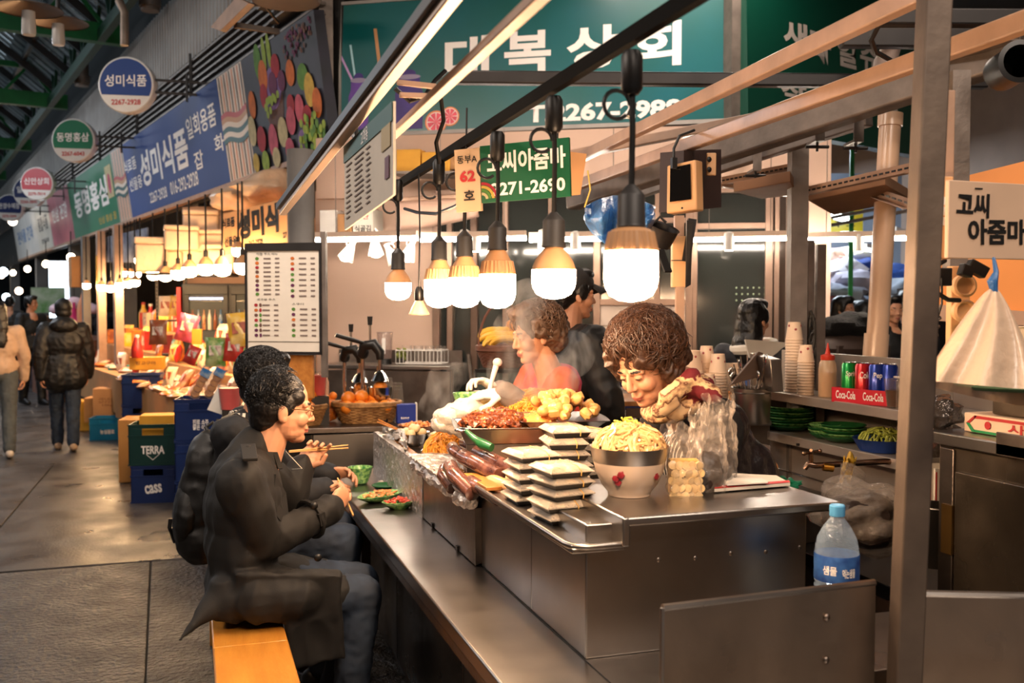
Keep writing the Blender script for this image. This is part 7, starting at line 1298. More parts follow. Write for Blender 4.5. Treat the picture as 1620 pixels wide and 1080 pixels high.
# more lit shops further down, both sides
for k in range(8):
    s=11+k*3.4;t=thing('far_shop_lamp','small lamp glowing down the alley, %s from the near end'%ORD[k],'lamp',L(s,.4,2.4),0,'lamps down the alley');mb=MB();mb.ell((0,0,0),.07,None,12,8);mb.build('globe',lamp('far lamp glow',(1.,.75,.5),30.),t);mb=MB();mb.tube([(0,0,.06),(0,0,.45)],.01,5);mb.build('cord',BLACK,t)
    mb=MB();w_=2.6;mb.slab([L(s-1.2,.9,0),L(s+1.4,.9,0),L(s+1.4,-.3,0),L(s-1.2,-.3,0)],-1.0-.15*(k%3));o=mb.build('far_stall',mat('far stall goods %d'%(k%3),(c3(150,90,60),c3(90,80,90),c3(170,120,80))[k%3],.7,0,.5,5.,.5,9.,col2=c3(50,34,30)));tag(o,'%s goods heaped on a stall far down the alley'%('brown','greyish','tan')[k%3],'stall','stalls far down the alley')
for k,(px,py,d,cl)in enumerate(((20,350,24,(1.,.8,.6)),(10,470,26,COOL),(95,440,30,COOL),(30,460,28,(1.,.7,.5)),(5,430,22,COOL),(60,300,26,(1.,.75,.5)))):
    t=thing('distant_lamp','distant %s lamp at the end of the alley'%('warm','cold low','cold high','amber','cold innermost','warm highest')[k],'lamp',U(px,py,d),0,'distant lamps');mb=MB();mb.ell((0,0,0),.10,None,12,8);mb.build('globe',lamp('distant glow %d'%k,cl,14.),t)
# pendant shades up in the alley
for k,(px,py,d)in enumerate(((92,33,9.0),(45,12,8.0))):
    p=U(px,py,d);t=thing('pendant_lamp','unlit round metal pendant lamp under the glass roof, %s'%('lower one','higher one')[k],'lamp',p);mb=MB();mb.lathe([(.26,-.02),(.262,-.015),(.06,.06),(.05,.08)],32,cap=False);mb.build('shade',mat('pewter shade',c3(96,84,76),.4,.6,.1),t);mb=MB();mb.lathe([(.05,-.22),(.055,-.2),(.05,-.03)],16);mb.build('bulb',mat('unlit bulb',c3(170,170,170),.3,0,0),t);mb=MB();mb.tube([(0,0,.08),(0,0,1.2)],.02,8);mb.build('stem',DARKM,t)
p=U(195,60,8.5);mb=MB();mb.tube([U(188,0,8.5),U(197,20,8.5),U(197,72,8.5)],.035,10);tag(mb.build('bent_pipe',GALV),'bent grey pipe hanging under the roof beside the girder','pipe')
# floodlight and air unit over the sign corner
t=thing('floodlight','ribbed cream floodlight on a bracket over the fruit fascia','lamp',U(368,18,7.6));mb=MB();mb.slab([U(342,46,7.8),U(358,52,7.6),U(404,8,7.2),U(384,-2,7.4)],.05);mb.build('housing',BEAMP,t,world=True,bev=.005)
mb=MB();mb.beam(U(372,40,7.6),U(440,50,7.9),.04,.04);mb.build('bracket',GALV,t,world=True);mb=MB();mb.tube(pix((392,6,7.4),(420,10,7.4),(440,36,7.6)),.012,6);mb.build('cable',BLACK,t,world=True)
mb=MB();mb.lathe([(.24,-.05),(.26,-.03),(.26,.04),(.22,.06)],36,U(452,-8,7.2));tag(mb.build('round_lamp',mat('dull white enamel',c3(120,110,104),.4,0,.1)),'wide dull round shade at the very top over the sign corner','lamp')
mb=MB();[mb.beam(L(-.05,.12+k*.10,4.05+k*.10),L(.9,.12+k*.1,4.05+k*.1),.10,.02)for k in range(5)];tag(mb.build('corner_louvre',LOUV),'stack of grey louvre slats in the corner above the fruit fascia','louvre')
# crowd in the far hall
# stored boxes and small signs on the ledge under the teal sign
for k,(x0,y0,x1,y1,m_,lab)in enumerate(((626,236,665,272,CARDY,'yellow box on the ledge under the teal sign, first'),(667,240,712,272,CARDY,'yellow box on the ledge under the teal sign, second'),(712,236,740,268,CARD,'brown box on the ledge under the teal sign'),(506,332,532,372,WPLAS,'white box on the strip lamps beside the grey column'),(534,338,556,372,CARD,'tan box on the strip lamps beside the white one'),(558,330,590,372,PAPER,'white box with red and black lettering on the strip lamps'))):
    a_,b_=FP(x0,y1,.35),FP(x1,y1,.35);zt=FP((x0+x1)/2,y0,.35).z;t=thing('stored_box',lab,'box',a_,math.atan2(FDir.y,FDir.x),'boxes stored under the teal sign');w_=(b_-a_).length;mb=MB();mb.box(0,w_,0,.25,0,zt-a_.z);mb.build('carton',m_,t,bev=.004);mb=MB();mb.box(-.002,w_+.002,.1,.14,zt-a_.z,zt-a_.z+.002);mb.build('tape',mat('brown tape',(0,0,0)),t)
    if k==5:text('식골김',w_/2,.05,w_*.8,.05,INK,t,-.003,.02);text('반찬',w_/2,.14,w_*.6,.04,REDI,t,-.003,.02)
for x0,x1,py,lab in((620,760,273,'grey steel ledge carrying the yellow boxes'),(502,600,374,'slim steel ledge behind the clip lamps')):
    a_,b_=FP(x0,py,.36),FP(x1,py,.36);mb=MB();mb.beam(a_-FN*.14,b_-FN*.14,.32,.02,up=(0,0,1));tag(mb.build('storage_ledge',GALV),lab,'shelf')
t=thing('roller_blind','pale roller blind sagging above the strip lamps','blind',FP(690,340,.3));mb=MB();mb.grid(lambda u_,v_:FP(632+126*u_,318-8*u_+(46-14*u_*u_)*v_,.3)+FN*(.05*math.sin(v_*3.1)),20,6);o=mb.build('cloth',mat('pale blind cloth',c3(206,170,150),.7,0,.05),t,world=True);o.modifiers.new('s','SOLIDIFY').thickness=.004
mb=MB();mb.tube([FP(628,316,.3),FP(762,308,.3)],.02,10);mb.build('roller',BEAMP,t,world=True)
for k,px in enumerate((905,1007,1100,1190,1285)):mb=MB();q0,q1=FP(px,208,.012),FP(px,300,.012);mb.beam(V(q0.x,q0.y,q1.z),V(q0.x,q0.y,q0.z),.008,.006,up=FN);mb.build('panel_joint',DARKM,bpy.data.objects['wall_fascia'])
# ------------------------------------------------------------ people
def frame(f,u=(0,0,1)):
    f=Vector(f).normalized();l=Vector(u).cross(f).normalized();return Matrix((f,l,f.cross(l))).transposed() # columns forward, left, up
def head_shapes(c,fwd,up=(0,0,1),s=1.,nose=1.,chub=1.):
    Mx=frame(fwd,up);c=Vector(c)
    def P(x,y,z):return c+Mx@Vector((x*s,y*s*1.,z*s))
    def e(x,y,z,a,b,d,ry=0.):return('e',P(x,y,z),(a*s,b*s,d*s),Mx@Euler((0,ry,0)).to_matrix())
    S=[e(-.012,0,.03,.095,.076,.088),e(.02,0,-.025,.066,.06*chub,.082),e(.05,0,-.085,.03,.034*chub,.026),e(.03,0,-.07,.05,.05*chub,.035)]
    for y in(-1,1):
        S+=[e(.052,y*.035,-.028,.032,.027*chub,.028),e(-.004,y*.074,-.008,.017,.009,.031),e(.002,y*.077,-.028,.01,.007,.012),
              ('c',P(.076,y*.012,.022),P(.068,y*.048,.02),.0115*s,.009*s),e(.073,y*.031,.003,.013,.0155,.0095)]
    S+=[('c',P(.082,0,.012),P(.095+.005*nose,0,-.028),.0068*s,.0105*s),e(.088,.010,-.032,.009,.007,.006),e(.088,-.010,-.032,.009,.007,.006),
          e(.077,0,-.056,.013,.024,.013),e(.0845,0,-.0605,.0095,.021,.0045),e(.083,0,-.07,.0095,.018,.0052),e(.062,0,-.092,.022,.022,.018)]
    marks=[(1,P(.09,0,-.065),Mx,(.012*s,.022*s,.008*s))]
    for y in(-1,1):
        marks+=[(2,P(.0845,y*.031,.0008),Mx,(.012*s,.0135*s,.0026*s)),(2,P(.082,y*.033,.024),Mx,(.014*s,.019*s,.0042*s))]
    return S,marks
def hand_shapes(w_,d,pn,side,curl=(.5,.6,.4),s=1.,spread=.12,thumb_close=.4,idx=None):
    d=Vector(d).normalized();pn=Vector(pn);pn=(pn-d*pn.dot(d)).normalized();lat=d.cross(pn)*side;w_=Vector(w_)
    M3=Matrix((d,lat,d.cross(lat))).transposed()
    S=[('e',w_+d*.05*s,(.05*s,.042*s,.0165*s),M3),('e',w_+d*.03*s+lat*.02*s+pn*.006,(.032*s,.02*s,.016*s),M3),('c',w_-d*.02,w_+d*.03*s,.025*s,.022*s)]
    for k,(o,L)in enumerate(((.031,.070),(.0105,.079),(-.0105,.073),(-.030,.057))):
        p=w_+d*(.088-.004*abs(k-1))*s+lat*o*s;a=0.
        cc=idx if(idx and k==0)else curl
        for j,(fr,cu)in enumerate(zip((.45,.3,.25),cc)):
            a+=cu*(1+.07*k);dd=(d*math.cos(a)+pn*math.sin(a)+lat*(spread*(1.5-k)*.5)).normalized()
            q=p+dd*L*fr*s;r=(.0095,.0085,.0075,.0065)[j]*s*(.9 if k==3 else 1);S.append(('c',p,q,r,r*.9));p=q
    p=w_+d*.028*s+lat*.03*s+pn*.008*s
    q=p+(d*.62+lat*.62+pn*(.25+thumb_close*.6)).normalized()*.042*s;t=q+(d*.95+lat*(.25-thumb_close*.5)+pn*(.2+thumb_close*.5)).normalized()*.034*s
    S+=[('c',p,q,.0125*s,.0105*s),('c',q,t,.0105*s,.0085*s)]
    return S
def skin_mesh(root,head,hands,limbs,hv=.0034,bv=.012,skin=None,glove=None):
    """the person's body: one continuous figure (head, neck, trunk, limbs, hands)"""
    mb=MB()
    hs,marks=head
    v,f=blobs(hs+[('c',)+q[1:]for q in limbs if q[0]=='neck'],hv,1);mb.add(v,f,0)
    cen=[sum((Vector(v[i])for i in q),Vector())/len(q)for q in f]
    for mi,c,Mx,r in marks:
        Mi=Mx.transposed()
        for k,p in enumerate(cen):
            d=p-c
            if abs(d.x)<.05 and abs(d.y)<.05 and abs(d.z)<.05:
                q=Mi@d
                if(q.x/(r[0]*2.2))**2+(q.y/r[1])**2+(q.z/r[2])**2<1:mb.m[k]=mi
    B=[q for q in limbs if q[0]!='neck']
    if B:v,f=blobs(B,bv,1);mb.add(v,f,0)
    for h in hands:v,f=blobs(h,max(.0028,hv*.85),1);mb.add(v,f,3 if glove else 0)
    return mb.build('body',[skin or SKIN,LIPS,BROW,glove or SKIN],root,world=True,ang=80)
def cloth(root,name,shapes,m,voxel=.008,nz=.006,ns=9.,smooth=2,stretch=(1,1,1),label=None):
    v,f=blobs(shapes,voxel,smooth,nz,ns,stretch);mb=MB();mb.add(v,f)
    o=mb.build(name,m,root,world=True,ang=80)
    if label:o['label']=label
    return o
def shoes(rt,S,m,v,k):
    for q in S:cloth(rt,'shoe',[q],m,v,0,9.,k)
def hair_cap(root,c,fwd,up,s,m,extra=(),front=.074,side=.0,voxel=.005,nz=.006,ns=30,name='hair',back=.0,low=-.03,label=None):
    Mx=frame(fwd,up);c=Vector(c)
    def e(x,y,z,a,b,d):return('e',c+Mx@Vector((x*s,y*s,z*s)),(a*s,b*s,d*s),Mx)
    S=[e(-.022,0,.046,.096,.082,.082),e(-.045-back,0,.01,.068+back,.083+side,.075),e(-.06-back,0,low,.045+back,.066+side,.055),
         e(front-.05,0,.085,.052,.062,.035)]
    S+=[e(*q)for q in extra]
    return cloth(root,name,S,m,voxel,nz,ns,1,label=label)
def strands(mb,c,Mx,s,n,L,r,curl,zone,rnd,grav=.3,rad=(.1,.085,.1),off=(-.015,0,.035)):
    """short tubes growing off a head: hair that can be seen as locks"""
    for _ in range(n):
        a=rnd.uniform(0,2*math.pi);t=rnd.uniform(-.55,1.0);q=math.sqrt(max(0,1-t*t));d=Vector((q*math.cos(a),q*math.sin(a),t))
        if not zone(d):continue
        p=Vector((off[0]+d.x*rad[0],off[1]+d.y*rad[1],off[2]+d.z*rad[2]));P=[];tan=Vector((rnd.gauss(0,1),rnd.gauss(0,1),rnd.gauss(0,1)));tan=(tan-d*tan.dot(d)).normalized()
        dirv=(tan*1.+d*.55).normalized();ax=d.cross(tan)+Vector((rnd.gauss(0,.3),rnd.gauss(0,.3),rnd.gauss(0,.3)))
        for k in range(6):
            P.append(c+Mx@(p*s));p=p+dirv*(L/5);dirv=(Quaternion(ax,curl)@dirv+Vector((0,0,-grav*.15))-d*.10).normalized()
        mb.tube(P,[r,r,r*.95,r*.8,r*.6,r*.3],4)

COATB=mat('black wool coat',(.035,.032,.031),.75,0,.18,22.,.15,260.)
NAVY=mat('dark navy jacket',(.035,.045,.07),.7,0,.15,20.,.1,200.)
JEAN=mat('blue denim',(.14,.20,.28),.8,0,.25,14.,.15,300.,col2=(.09,.13,.19))
BLKCLOTH=mat('black nylon',(.04,.037,.037),.55,0,.2,18.,.12,160.)
SHOE=mat('black shoe',(.05,.045,.045),.5,0,.1,20.)

# --- man in the black trench coat, eating at the counter
def man_trench():
    rt=thing('person','bespectacled man in a black trench coat on the bench, holding wooden chopsticks','person',(.19,3.59,0))
    hc=U(446,646,3.58);fw=V(.985,.02,-.10).normalized();up=V(.12,0,1)
    neck=hc+V(-.045,0,-.10);chest=V(.17,3.59,.93);pel=V(.17,3.59,.62)
    shR,shL=V(.15,3.41,1.02),V(.20,3.79,1.02)
    elR,wrR=U(420,858,3.39),U(520,806,3.61)
    elL,wrL=V(.36,3.87,.86),U(478,738,3.86)
    knR,knL=V(.57,3.53,.545),V(.60,3.73,.54);anR,anL=V(.52,3.51,.10),V(.50,3.75,.10)
    hr=hand_shapes(wrR+(wrR-elR).normalized()*.015,(U(550,772,3.69)-wrR),V(-.15,.95,.25),-1,(.85,.9,.5),1.,thumb_close=.75,idx=(.6,.7,.3))
    hl=hand_shapes(wrL,U(508,700,3.91)-wrL,V(.1,-.9,.5),1,(.75,.9,.6),1.,thumb_close=.8,idx=(.5,.6,.3))
    limbs=[('neck',hc+V(-.02,0,-.05),neck+V(-.03,0,-.10),.056,.066),('c',chest,pel,.085,.08),('c',neck+V(-.03,0,-.06),chest,.06,.085),
             ('c',shR,elR,.035,.03),('c',elR,wrR,.03,.024),('c',shL,elL,.035,.03),('c',elL,wrL,.03,.024),
             ('c',pel+V(0,-.08,0),knR,.06,.045),('c',knR,anR,.045,.035),('c',pel+V(0,.08,0),knL,.06,.045),('c',knL,anL,.045,.035)]
    skin_mesh(rt,head_shapes(hc,fw,up,1.10,1.,1.12),[hr,hl],limbs)
    # coat
    S=[('e',V(.175,3.59,.90),(.135,.205,.20),Euler((0,.12,0)).to_matrix()),('e',V(.165,3.59,.74),(.13,.19,.20)),('e',V(.17,3.59,.62),(.14,.19,.12)),
         ('c',V(.16,3.45,1.0),V(.20,3.73,1.0),.085,.085),('c',shR+V(0,-.01,-.02),elR,.082,.068),('c',elR,wrR,.068,.056),('c',wrR+(elR-wrR)*.12,wrR,.060,.060),
         ('c',shL,elL,.078,.066),('c',elL,wrL,.066,.052),('c',neck+V(-.055,0,-.035),V(.15,3.59,.98),.074,.10),
         ('c',pel+V(.02,-.10,-.01),knR+V(-.09,-.01,.02),.10,.078),('c',pel+V(.02,.09,-.01),knL+V(-.16,0,.02),.10,.085),('c',V(.12,3.46,.60),V(.13,3.74,.60),.09,.09),
         ('b',V(.30,3.405,.61),(.36,.05,.16),Euler((.06,.10,0)).to_matrix()),('b',V(.395,3.405,.48),(.19,.03,.24),Euler((.04,-.08,0)).to_matrix()),('c',V(.20,3.42,.60),V(.36,3.42,.60),.085,.075),('c',V(.10,3.45,.62),V(.0,3.38,.55),.07,.02),('c',V(.0,3.38,.55),V(-.055,3.33,.505),.018,.004)]
    cloth(rt,'coat',S,COATB,.008,.012,8.,7,(1,1,.5))
    mb=MB() # collar, lapels, belt, cuff strap, epaulette
    n0=neck+V(-.045,0,-.055)
    P=[n0+V(math.cos(a)*.078*(1 if math.cos(a)<0 else 1.15),math.sin(a)*.085,.016*-math.cos(a)-.01)for a in[R(x)for x in range(35,326,15)]]
    for i in range(len(P)-1):
        q=P[i+1]-P[i];o=(P[i]-n0);o.z=0;o=o.normalized()*.028
        mb.slab([P[i]+V(0,0,.028),P[i+1]+V(0,0,.028),P[i+1]+o+V(0,0,-.028),P[i]+o+V(0,0,-.028)],.006)
    mb.build('collar',COATB,rt,world=True,ang=70)
    mb=MB();mb.slab([V(.275,3.49,1.01),V(.315,3.56,.93),V(.325,3.49,.80),V(.255,3.42,.90)],.008);mb.slab([V(.275,3.65,1.01),V(.29,3.72,.9),V(.32,3.67,.8),V(.315,3.60,.93)],.008)
    mb.build('lapel',COATB,rt,world=True)
    mb=MB();a=wrR+(elR-wrR)*.30;d=(wrR-elR).normalized();u=V(0,0,1)-d*d.z;u.normalize();l=d.cross(u)
    mb.tube([a+(u*math.cos(t)+l*math.sin(t))*.067 for t in[2*math.pi*k/16 for k in range(16)]],.009,6,closed=True)
    mb.obox(a+l*.064+u*.01,(.028,.012,.045),Matrix((d,l,u)).transposed());mb.build('cuff_strap',COATB,rt,world=True)
    mb=MB();mb.obox(shR+V(.03,-.02,.085),(.05,.13,.012),(.25,0,0));mb.ell(shR+V(.03,.02,.098),(.011,.011,.006));mb.build('epaulette',COATB,rt,world=True,bev=.003)
    for q in(U(503,882,3.29),U(497,800,3.32)):mb=MB();mb.ell(q,(.013,.006,.013));mb.build('coat_button',BLACK,rt,world=True)
    mb=MB();mb.slab([V(.262,3.54,1.03),V(.262,3.63,1.03),V(.29,3.61,.93),V(.29,3.57,.93)],.01);mb.build('shirt_front',PAPER,rt,world=True)
    cloth(rt,'jeans',[('c',pel+V(.03,-.1,-.02),knR,.085,.078),('c',knR,anR,.078,.056),('c',pel+V(.03,.1,-.02),knL,.085,.075),('c',knL,anL,.075,.056)],JEAN,.009,.006,14.)
    shoes(rt,[('c',V(.48,3.51,.05),V(.66,3.50,.04),.045,.038),('c',V(.46,3.75,.05),V(.64,3.75,.04),.045,.038)],SHOE,.01,0)
    # hair: receding at the brow
    Mx=frame(fw,up)
    hair_cap(rt,hc,fw,up,1.10,mat('thin dark hair',(.06,.045,.04),.45,0,.3,30.,.3,90.),front=.03,voxel=.004,nz=.0015,ns=70,extra=[(.035,.058,.045,.03,.018,.03),(.035,-.058,.045,.03,.018,.03),(.005,-.066,.02,.03,.014,.04),(-.05,0,-.045,.04,.062,.03)])
    mb=MB();rs=random.Random(2);strands(mb,hc,Mx,1.1,2600,.035,.0011,.12,lambda d:d.x<.35 and not(d.z<-.3 and d.x>-.1),rs,.2,(.094,.081,.09),(-.02,0,.045));mb.build('hair_strands',HAIRB,rt,world=True)
    # glasses
    mb=MB()
    for y in(-1,1):
        ce=hc+Mx@V(.104,y*.033,.0);mb.tube([ce+Mx@V(0,math.cos(t)*.026,math.sin(t)*.019)for t in[2*math.pi*k/20 for k in range(20)]],.0014,5,closed=True)
        mb.tube([ce+Mx@V(0,y*.026,.006),hc+Mx@V(.05,y*.082,.008),hc+Mx@V(-.01,y*.084,.004)],.0016,5)
    mb.tube([hc+Mx@V(.104,-.008,.004),hc+Mx@V(.108,0,.006),hc+Mx@V(.104,.008,.004)],.0014,5)
    g=mb.build('glasses',mat('thin gold metal',(.75,.55,.35),.25,1.,0),rt,world=True);g['label']='thin metal framed glasses'
    mb=MB();mb.tube([neck+V(.06,.03,-.06),neck+V(.12,.05,-.13),U(462,742,3.80)],.0012,5);mb.build('glasses_cord',PAPER,rt,world=True)
    CH=mat('pale disposable wood',(.86,.66,.42),.6,0,.1,20.)
    for lab,A,B in(('splayed wooden chopsticks held in the raised hand of the man in black',U(482,712,3.84),U(551,706,3.93)),('wooden chopsticks upright in the lower hand of the man in black',U(552,800,3.72),U(534,758,3.80))):
        A=A+(A-B)*.35
        c=thing('chopsticks',lab,'chopsticks',A,0,'wooden chopsticks')
        for k in(0,1):
            mb=MB();o=V(0,0,.009*(k-.5));d=(B-A);mb.tube([A+o*.3,B+o*1.3],[.0036,.0026],6);mb.build('stick',CH,c,world=True)
man_trench()

# --- second customer with the backpack
def man_backpack():
    rt=thing('person','black-haired man with a black backpack on the bench behind the man in the trench coat','person',(.14,4.25,0))
    hc=U(421,606,4.22);fw=V(.93,.30,-.05).normalized();up=V(0,0,1)
    pel=V(.14,4.27,.61);shR,shL=V(.15,4.11,1.07),V(.22,4.47,1.07);neck=hc+V(-.04,0,-.11)
    elR,wrR=V(.30,4.05,.80),V(.52,4.15,.82);elL,wrL=V(.38,4.53,.84),V(.58,4.45,.84)
    knR,knL=V(.60,4.11,.61),V(.62,4.35,.61);anR,anL=V(.5,4.10,.1),V(.52,4.35,.1)
    hr=hand_shapes(wrR,V(.9,.3,.05),V(0,.6,-.6),-1);hl=hand_shapes(wrL,V(.9,-.3,.05),V(0,-.6,-.6),1)
    limbs=[('neck',hc+V(-.02,0,-.05),neck+V(-.02,0,-.1),.058,.066),('c',neck+V(-.02,0,-.08),pel,.07,.10),('c',shR,elR,.035,.03),('c',elR,wrR,.03,.024),('c',shL,elL,.035,.03),('c',elL,wrL,.03,.024),
             ('c',pel,knR,.06,.045),('c',knR,anR,.045,.035),('c',pel,knL,.06,.045),('c',knL,anL,.045,.035)]
    skin_mesh(rt,head_shapes(hc,fw,up,1.06),[hr,hl],limbs,.004)
    cloth(rt,'jacket',[('e',V(.16,4.28,.92),(.14,.21,.20)),('e',V(.14,4.28,.68),(.15,.19,.18)),('c',V(.15,4.13,1.06),V(.21,4.45,1.06),.08,.08),('c',shR,elR,.085,.07),('c',elR,wrR,.07,.055),('c',shL,elL,.085,.07),('c',elL,wrL,.07,.055),
                         ('c',neck+V(-.03,0,-.06),V(.17,4.28,1.02),.072,.1)],NAVY,.009,.008,8.)
    mb=MB();n0=neck+V(-.03,0,-.045)
    for k in range(14): # striped knit collar
        a0,a1=R(60+k*17),R(60+k*17+9);
        for j in(0,1):
            b0,b1=(a0,a1)if j==0 else(a1,R(60+(k+1)*17));p=[n0+V(math.cos(t)*r_,math.sin(t)*r_,z)for t,r_,z in((b0,.074,.035),(b1,.074,.035),(b1,.095,-.012),(b0,.095,-.012))]
            mb.slab([p[1],p[0],p[3],p[2]],.008,j)
    o=mb.build('knit_collar',[PAPER,BLACK],rt,world=True);o['label']='black and white striped knit collar'
    cloth(rt,'jeans',[('c',pel+V(.03,-.09,-.02),knR,.085,.078),('c',knR,anR,.078,.056),('c',pel+V(.03,.09,-.02),knL,.085,.075),('c',knL,anL,.075,.056)],JEAN,.010,.006,14.)
    shoes(rt,[('c',V(.46,4.10,.05),V(.64,4.10,.04),.045,.038),('c',V(.48,4.35,.05),V(.66,4.35,.04),.045,.038)],SHOE,.012,0)
    hair_cap(rt,hc,fw,up,1.06,HAIRB,front=.088,voxel=.0045,nz=.003,ns=70,extra=[(.05,0,.1,.045,.06,.03),(.01,-.07,.02,.035,.014,.05),(.01,.07,.02,.035,.014,.05),(-.05,0,-.055,.045,.06,.035)])
    mb=MB();rs=random.Random(4);strands(mb,hc,frame(fw,up),1.06,2600,.04,.0012,.12,lambda d:d.x<.75 and not(d.z<-.3 and d.x>-.1),rs,.1,(.102,.088,.095),(-.02,0,.048));mb.build('hair_strands',HAIRB,rt,world=True)
    b=thing('backpack','large black nylon backpack worn by the black-haired man on the bench','backpack',(-.02,4.1,.6))
    cloth(b,'bag_body',[('e',U(318,792,4.08),(.10,.155,.235),Euler((0,.10,0)).to_matrix()),('e',U(330,745,4.08),(.10,.14,.17)),('e',U(322,845,4.08),(.12,.16,.12))],BLKCLOTH,.009,.008,8.)
    cloth(b,'front_pocket',[('e',U(296,810,4.03),(.06,.12,.14),Euler((0,.10,0)).to_matrix())],BLKCLOTH,.008,.006,9.)
    mb=MB();P=pix((340,690,3.98),(352,664,4.01),(372,655,4.03),(392,668,4.05),(398,700,4.03))
    for i in range(4):mb.beam(P[i],P[i+1],.055,.014)
    mb.build('shoulder_strap',BLKCLOTH,b,world=True);mb=MB();mb.tube(pix((332,688,4.09),(326,676,4.11),(336,668,4.13),(344,680,4.13)),.009,6);mb.build('top_handle',BLKCLOTH,b,world=True)
    mb=MB();mb.beam(U(270,820,4.03),U(268,835,4.03),.02,.015);mb.beam(U(268,835,4.03),U(277,858,4.03),.02,.006);mb.build('strap_end',BLKCLOTH,b,world=True)
man_backpack()

# --- vendor bending over the counter
def vendor():
    rt=thing('person','woman with curly brown hair and patterned scarf bending over her work behind the counter','person',(1.66,2.9,0))
    hc=U(1022,580,3.05);fw=V(-.80,-.34,-.44).normalized();up=V(-.42,-.1,.9)
    chest=V(1.58,2.86,1.12);pel=V(1.78,2.95,.86);neck=hc+V(.10,.02,-.06)
    shL,shR=V(1.50,2.66,1.22),V(1.52,3.04,1.22);elL,wrL=V(1.44,2.60,1.0),V(1.30,2.72,.98);elR,wrR=V(1.42,3.08,1.0),V(1.26,2.95,1.0)
    hl=hand_shapes(wrL,V(-.9,.2,-.1),V(0,0,-1),1);hr=hand_shapes(wrR,V(-.9,-.2,-.1),V(0,0,-1),-1)
    limbs=[('neck',hc+V(.03,.01,-.03),neck+V(.05,.02,-.02),.052,.058),('c',neck+V(.04,0,0),chest,.06,.09),('c',chest,pel,.10,.11),('c',shL,elL,.033,.028),('c',elL,wrL,.028,.022),('c',shR,elR,.033,.028),('c',elR,wrR,.028,.022),
             ('c',pel+V(0,-.08,0),V(1.78,2.87,.45),.08,.05),('c',V(1.78,2.87,.45),V(1.8,2.87,.08),.05,.035),('c',pel+V(0,.08,0),V(1.78,3.03,.45),.08,.05),('c',V(1.78,3.03,.45),V(1.8,3.03,.08),.05,.035)]
    skin_mesh(rt,head_shapes(hc,fw,up,.98,.8,1.05),[hl,hr],limbs)
    cloth(rt,'trousers',[('c',pel+V(0,-.08,-.02),V(1.78,2.87,.45),.10,.07),('c',V(1.78,2.87,.45),V(1.8,2.87,.1),.07,.055),('c',pel+V(0,.08,-.02),V(1.78,3.03,.45),.1,.07),('c',V(1.78,3.03,.45),V(1.8,3.03,.1),.07,.055)],BLKCLOTH,.012,.004)
    shoes(rt,[('c',V(1.82,2.87,.045),V(1.66,2.86,.04),.042,.036),('c',V(1.82,3.03,.045),V(1.66,3.04,.04),.042,.036)],SHOE,.012,0)
    cloth(rt,'sweater',[('c',shL+V(.03,0,0),elL,.075,.065),('c',elL,wrL,.065,.045),('c',shR+V(.03,0,0),elR,.075,.065),('c',elR,wrR,.065,.045),('e',V(1.62,2.88,1.05),(.12,.17,.2),Euler((0,-.35,0)).to_matrix())],
          mat('black knit',(.055,.05,.05),.85,0,.15,30.,.3,300.),.008,.006,10.)
    vest=cloth(rt,'quilted_vest',[('e',V(1.60,2.86,1.13),(.135,.20,.17),Euler((0,-.5,0)).to_matrix()),('e',V(1.73,2.90,.93),(.155,.195,.22)),('c',shL+V(.06,.04,.0),shR+V(.06,-.03,.0),.085,.085),('c',V(1.54,2.74,1.19),V(1.60,2.72,1.0),.10,.09),('c',V(1.66,2.78,1.05),V(1.74,2.77,.8),.13,.13)],
                 mat('black quilted nylon',(.09,.07,.085),.42,0,.2,16.,.4,30.),.008,.012,7.)
    AP=mat('pinstriped apron',(.10,.09,.09),.7,0,0)
    nt=AP.node_tree;tc=nt.nodes.new('ShaderNodeTexCoord');wv=nt.nodes.new('ShaderNodeTexWave');wv.bands_direction='Y';wv.inputs['Scale'].default_value=22
    rp=nt.nodes.new('ShaderNodeValToRGB');rp.color_ramp.elements[0].position=.8;rp.color_ramp.elements[1].position=.9;rp.color_ramp.elements[0].color=(.01,.009,.009,1);rp.color_ramp.elements[1].color=(.5,.45,.4,1)
    nt.links.new(tc.outputs['Object'],wv.inputs['Vector']);nt.links.new(wv.outputs['Fac'],rp.inputs['Fac']);nt.links.new(rp.outputs['Color'],nt.nodes['Principled BSDF'].inputs['Base Color'])
    ap=cloth(rt,'apron',[('e',V(1.53,2.86,1.07),(.10,.15,.14),Euler((0,-.35,0)).to_matrix()),('e',V(1.60,2.88,.86),(.10,.17,.22))],AP,.009,.004);ap['label']='black pinstriped apron'
    # scarf wound round the neck
    SC_=mat('cream and burgundy scarf',(.84,.70,.52),.8,0,.2,13.,.2,200.)
    n=[q for q in SC_.node_tree.nodes if q.bl_idname=='ShaderNodeValToRGB'][0].color_ramp;n.elements[0].color=(*lin((.42,.08,.12)),1);n.elements[0].position=.46;n.elements[1].position=.49
    e=n.elements.new(.57);e.color=(*lin((.35,.16,.10)),1);e=n.elements.new(.60);e.color=(*lin((.86,.72,.55)),1)
    n0=neck+V(.02,0,-.045)
    ring=[('c',n0+Matrix.Rotation(-.55,3,'Y')@V(math.cos(a)*.095,math.sin(a)*.105,0),n0+Matrix.Rotation(-.55,3,'Y')@V(math.cos(b)*.095,math.sin(b)*.105,0),.030,.030)for a,b in[(R(k*30),R(k*30+30))for k in range(12)]]
    ring+=[('c',U(1088,606,2.98),U(1128,624,2.96),.034,.028),('c',U(1062,636,2.96),U(1042,650,2.96),.028,.024),('c',U(1056,628,2.95),U(1094,598,2.97),.028,.032)]
    sc=cloth(rt,'scarf',ring,SC_,.0065,.006,12.,4);sc['label']='cream scarf with burgundy pattern'
    # permed hair
    Mx=frame(fw,up);s=1.0
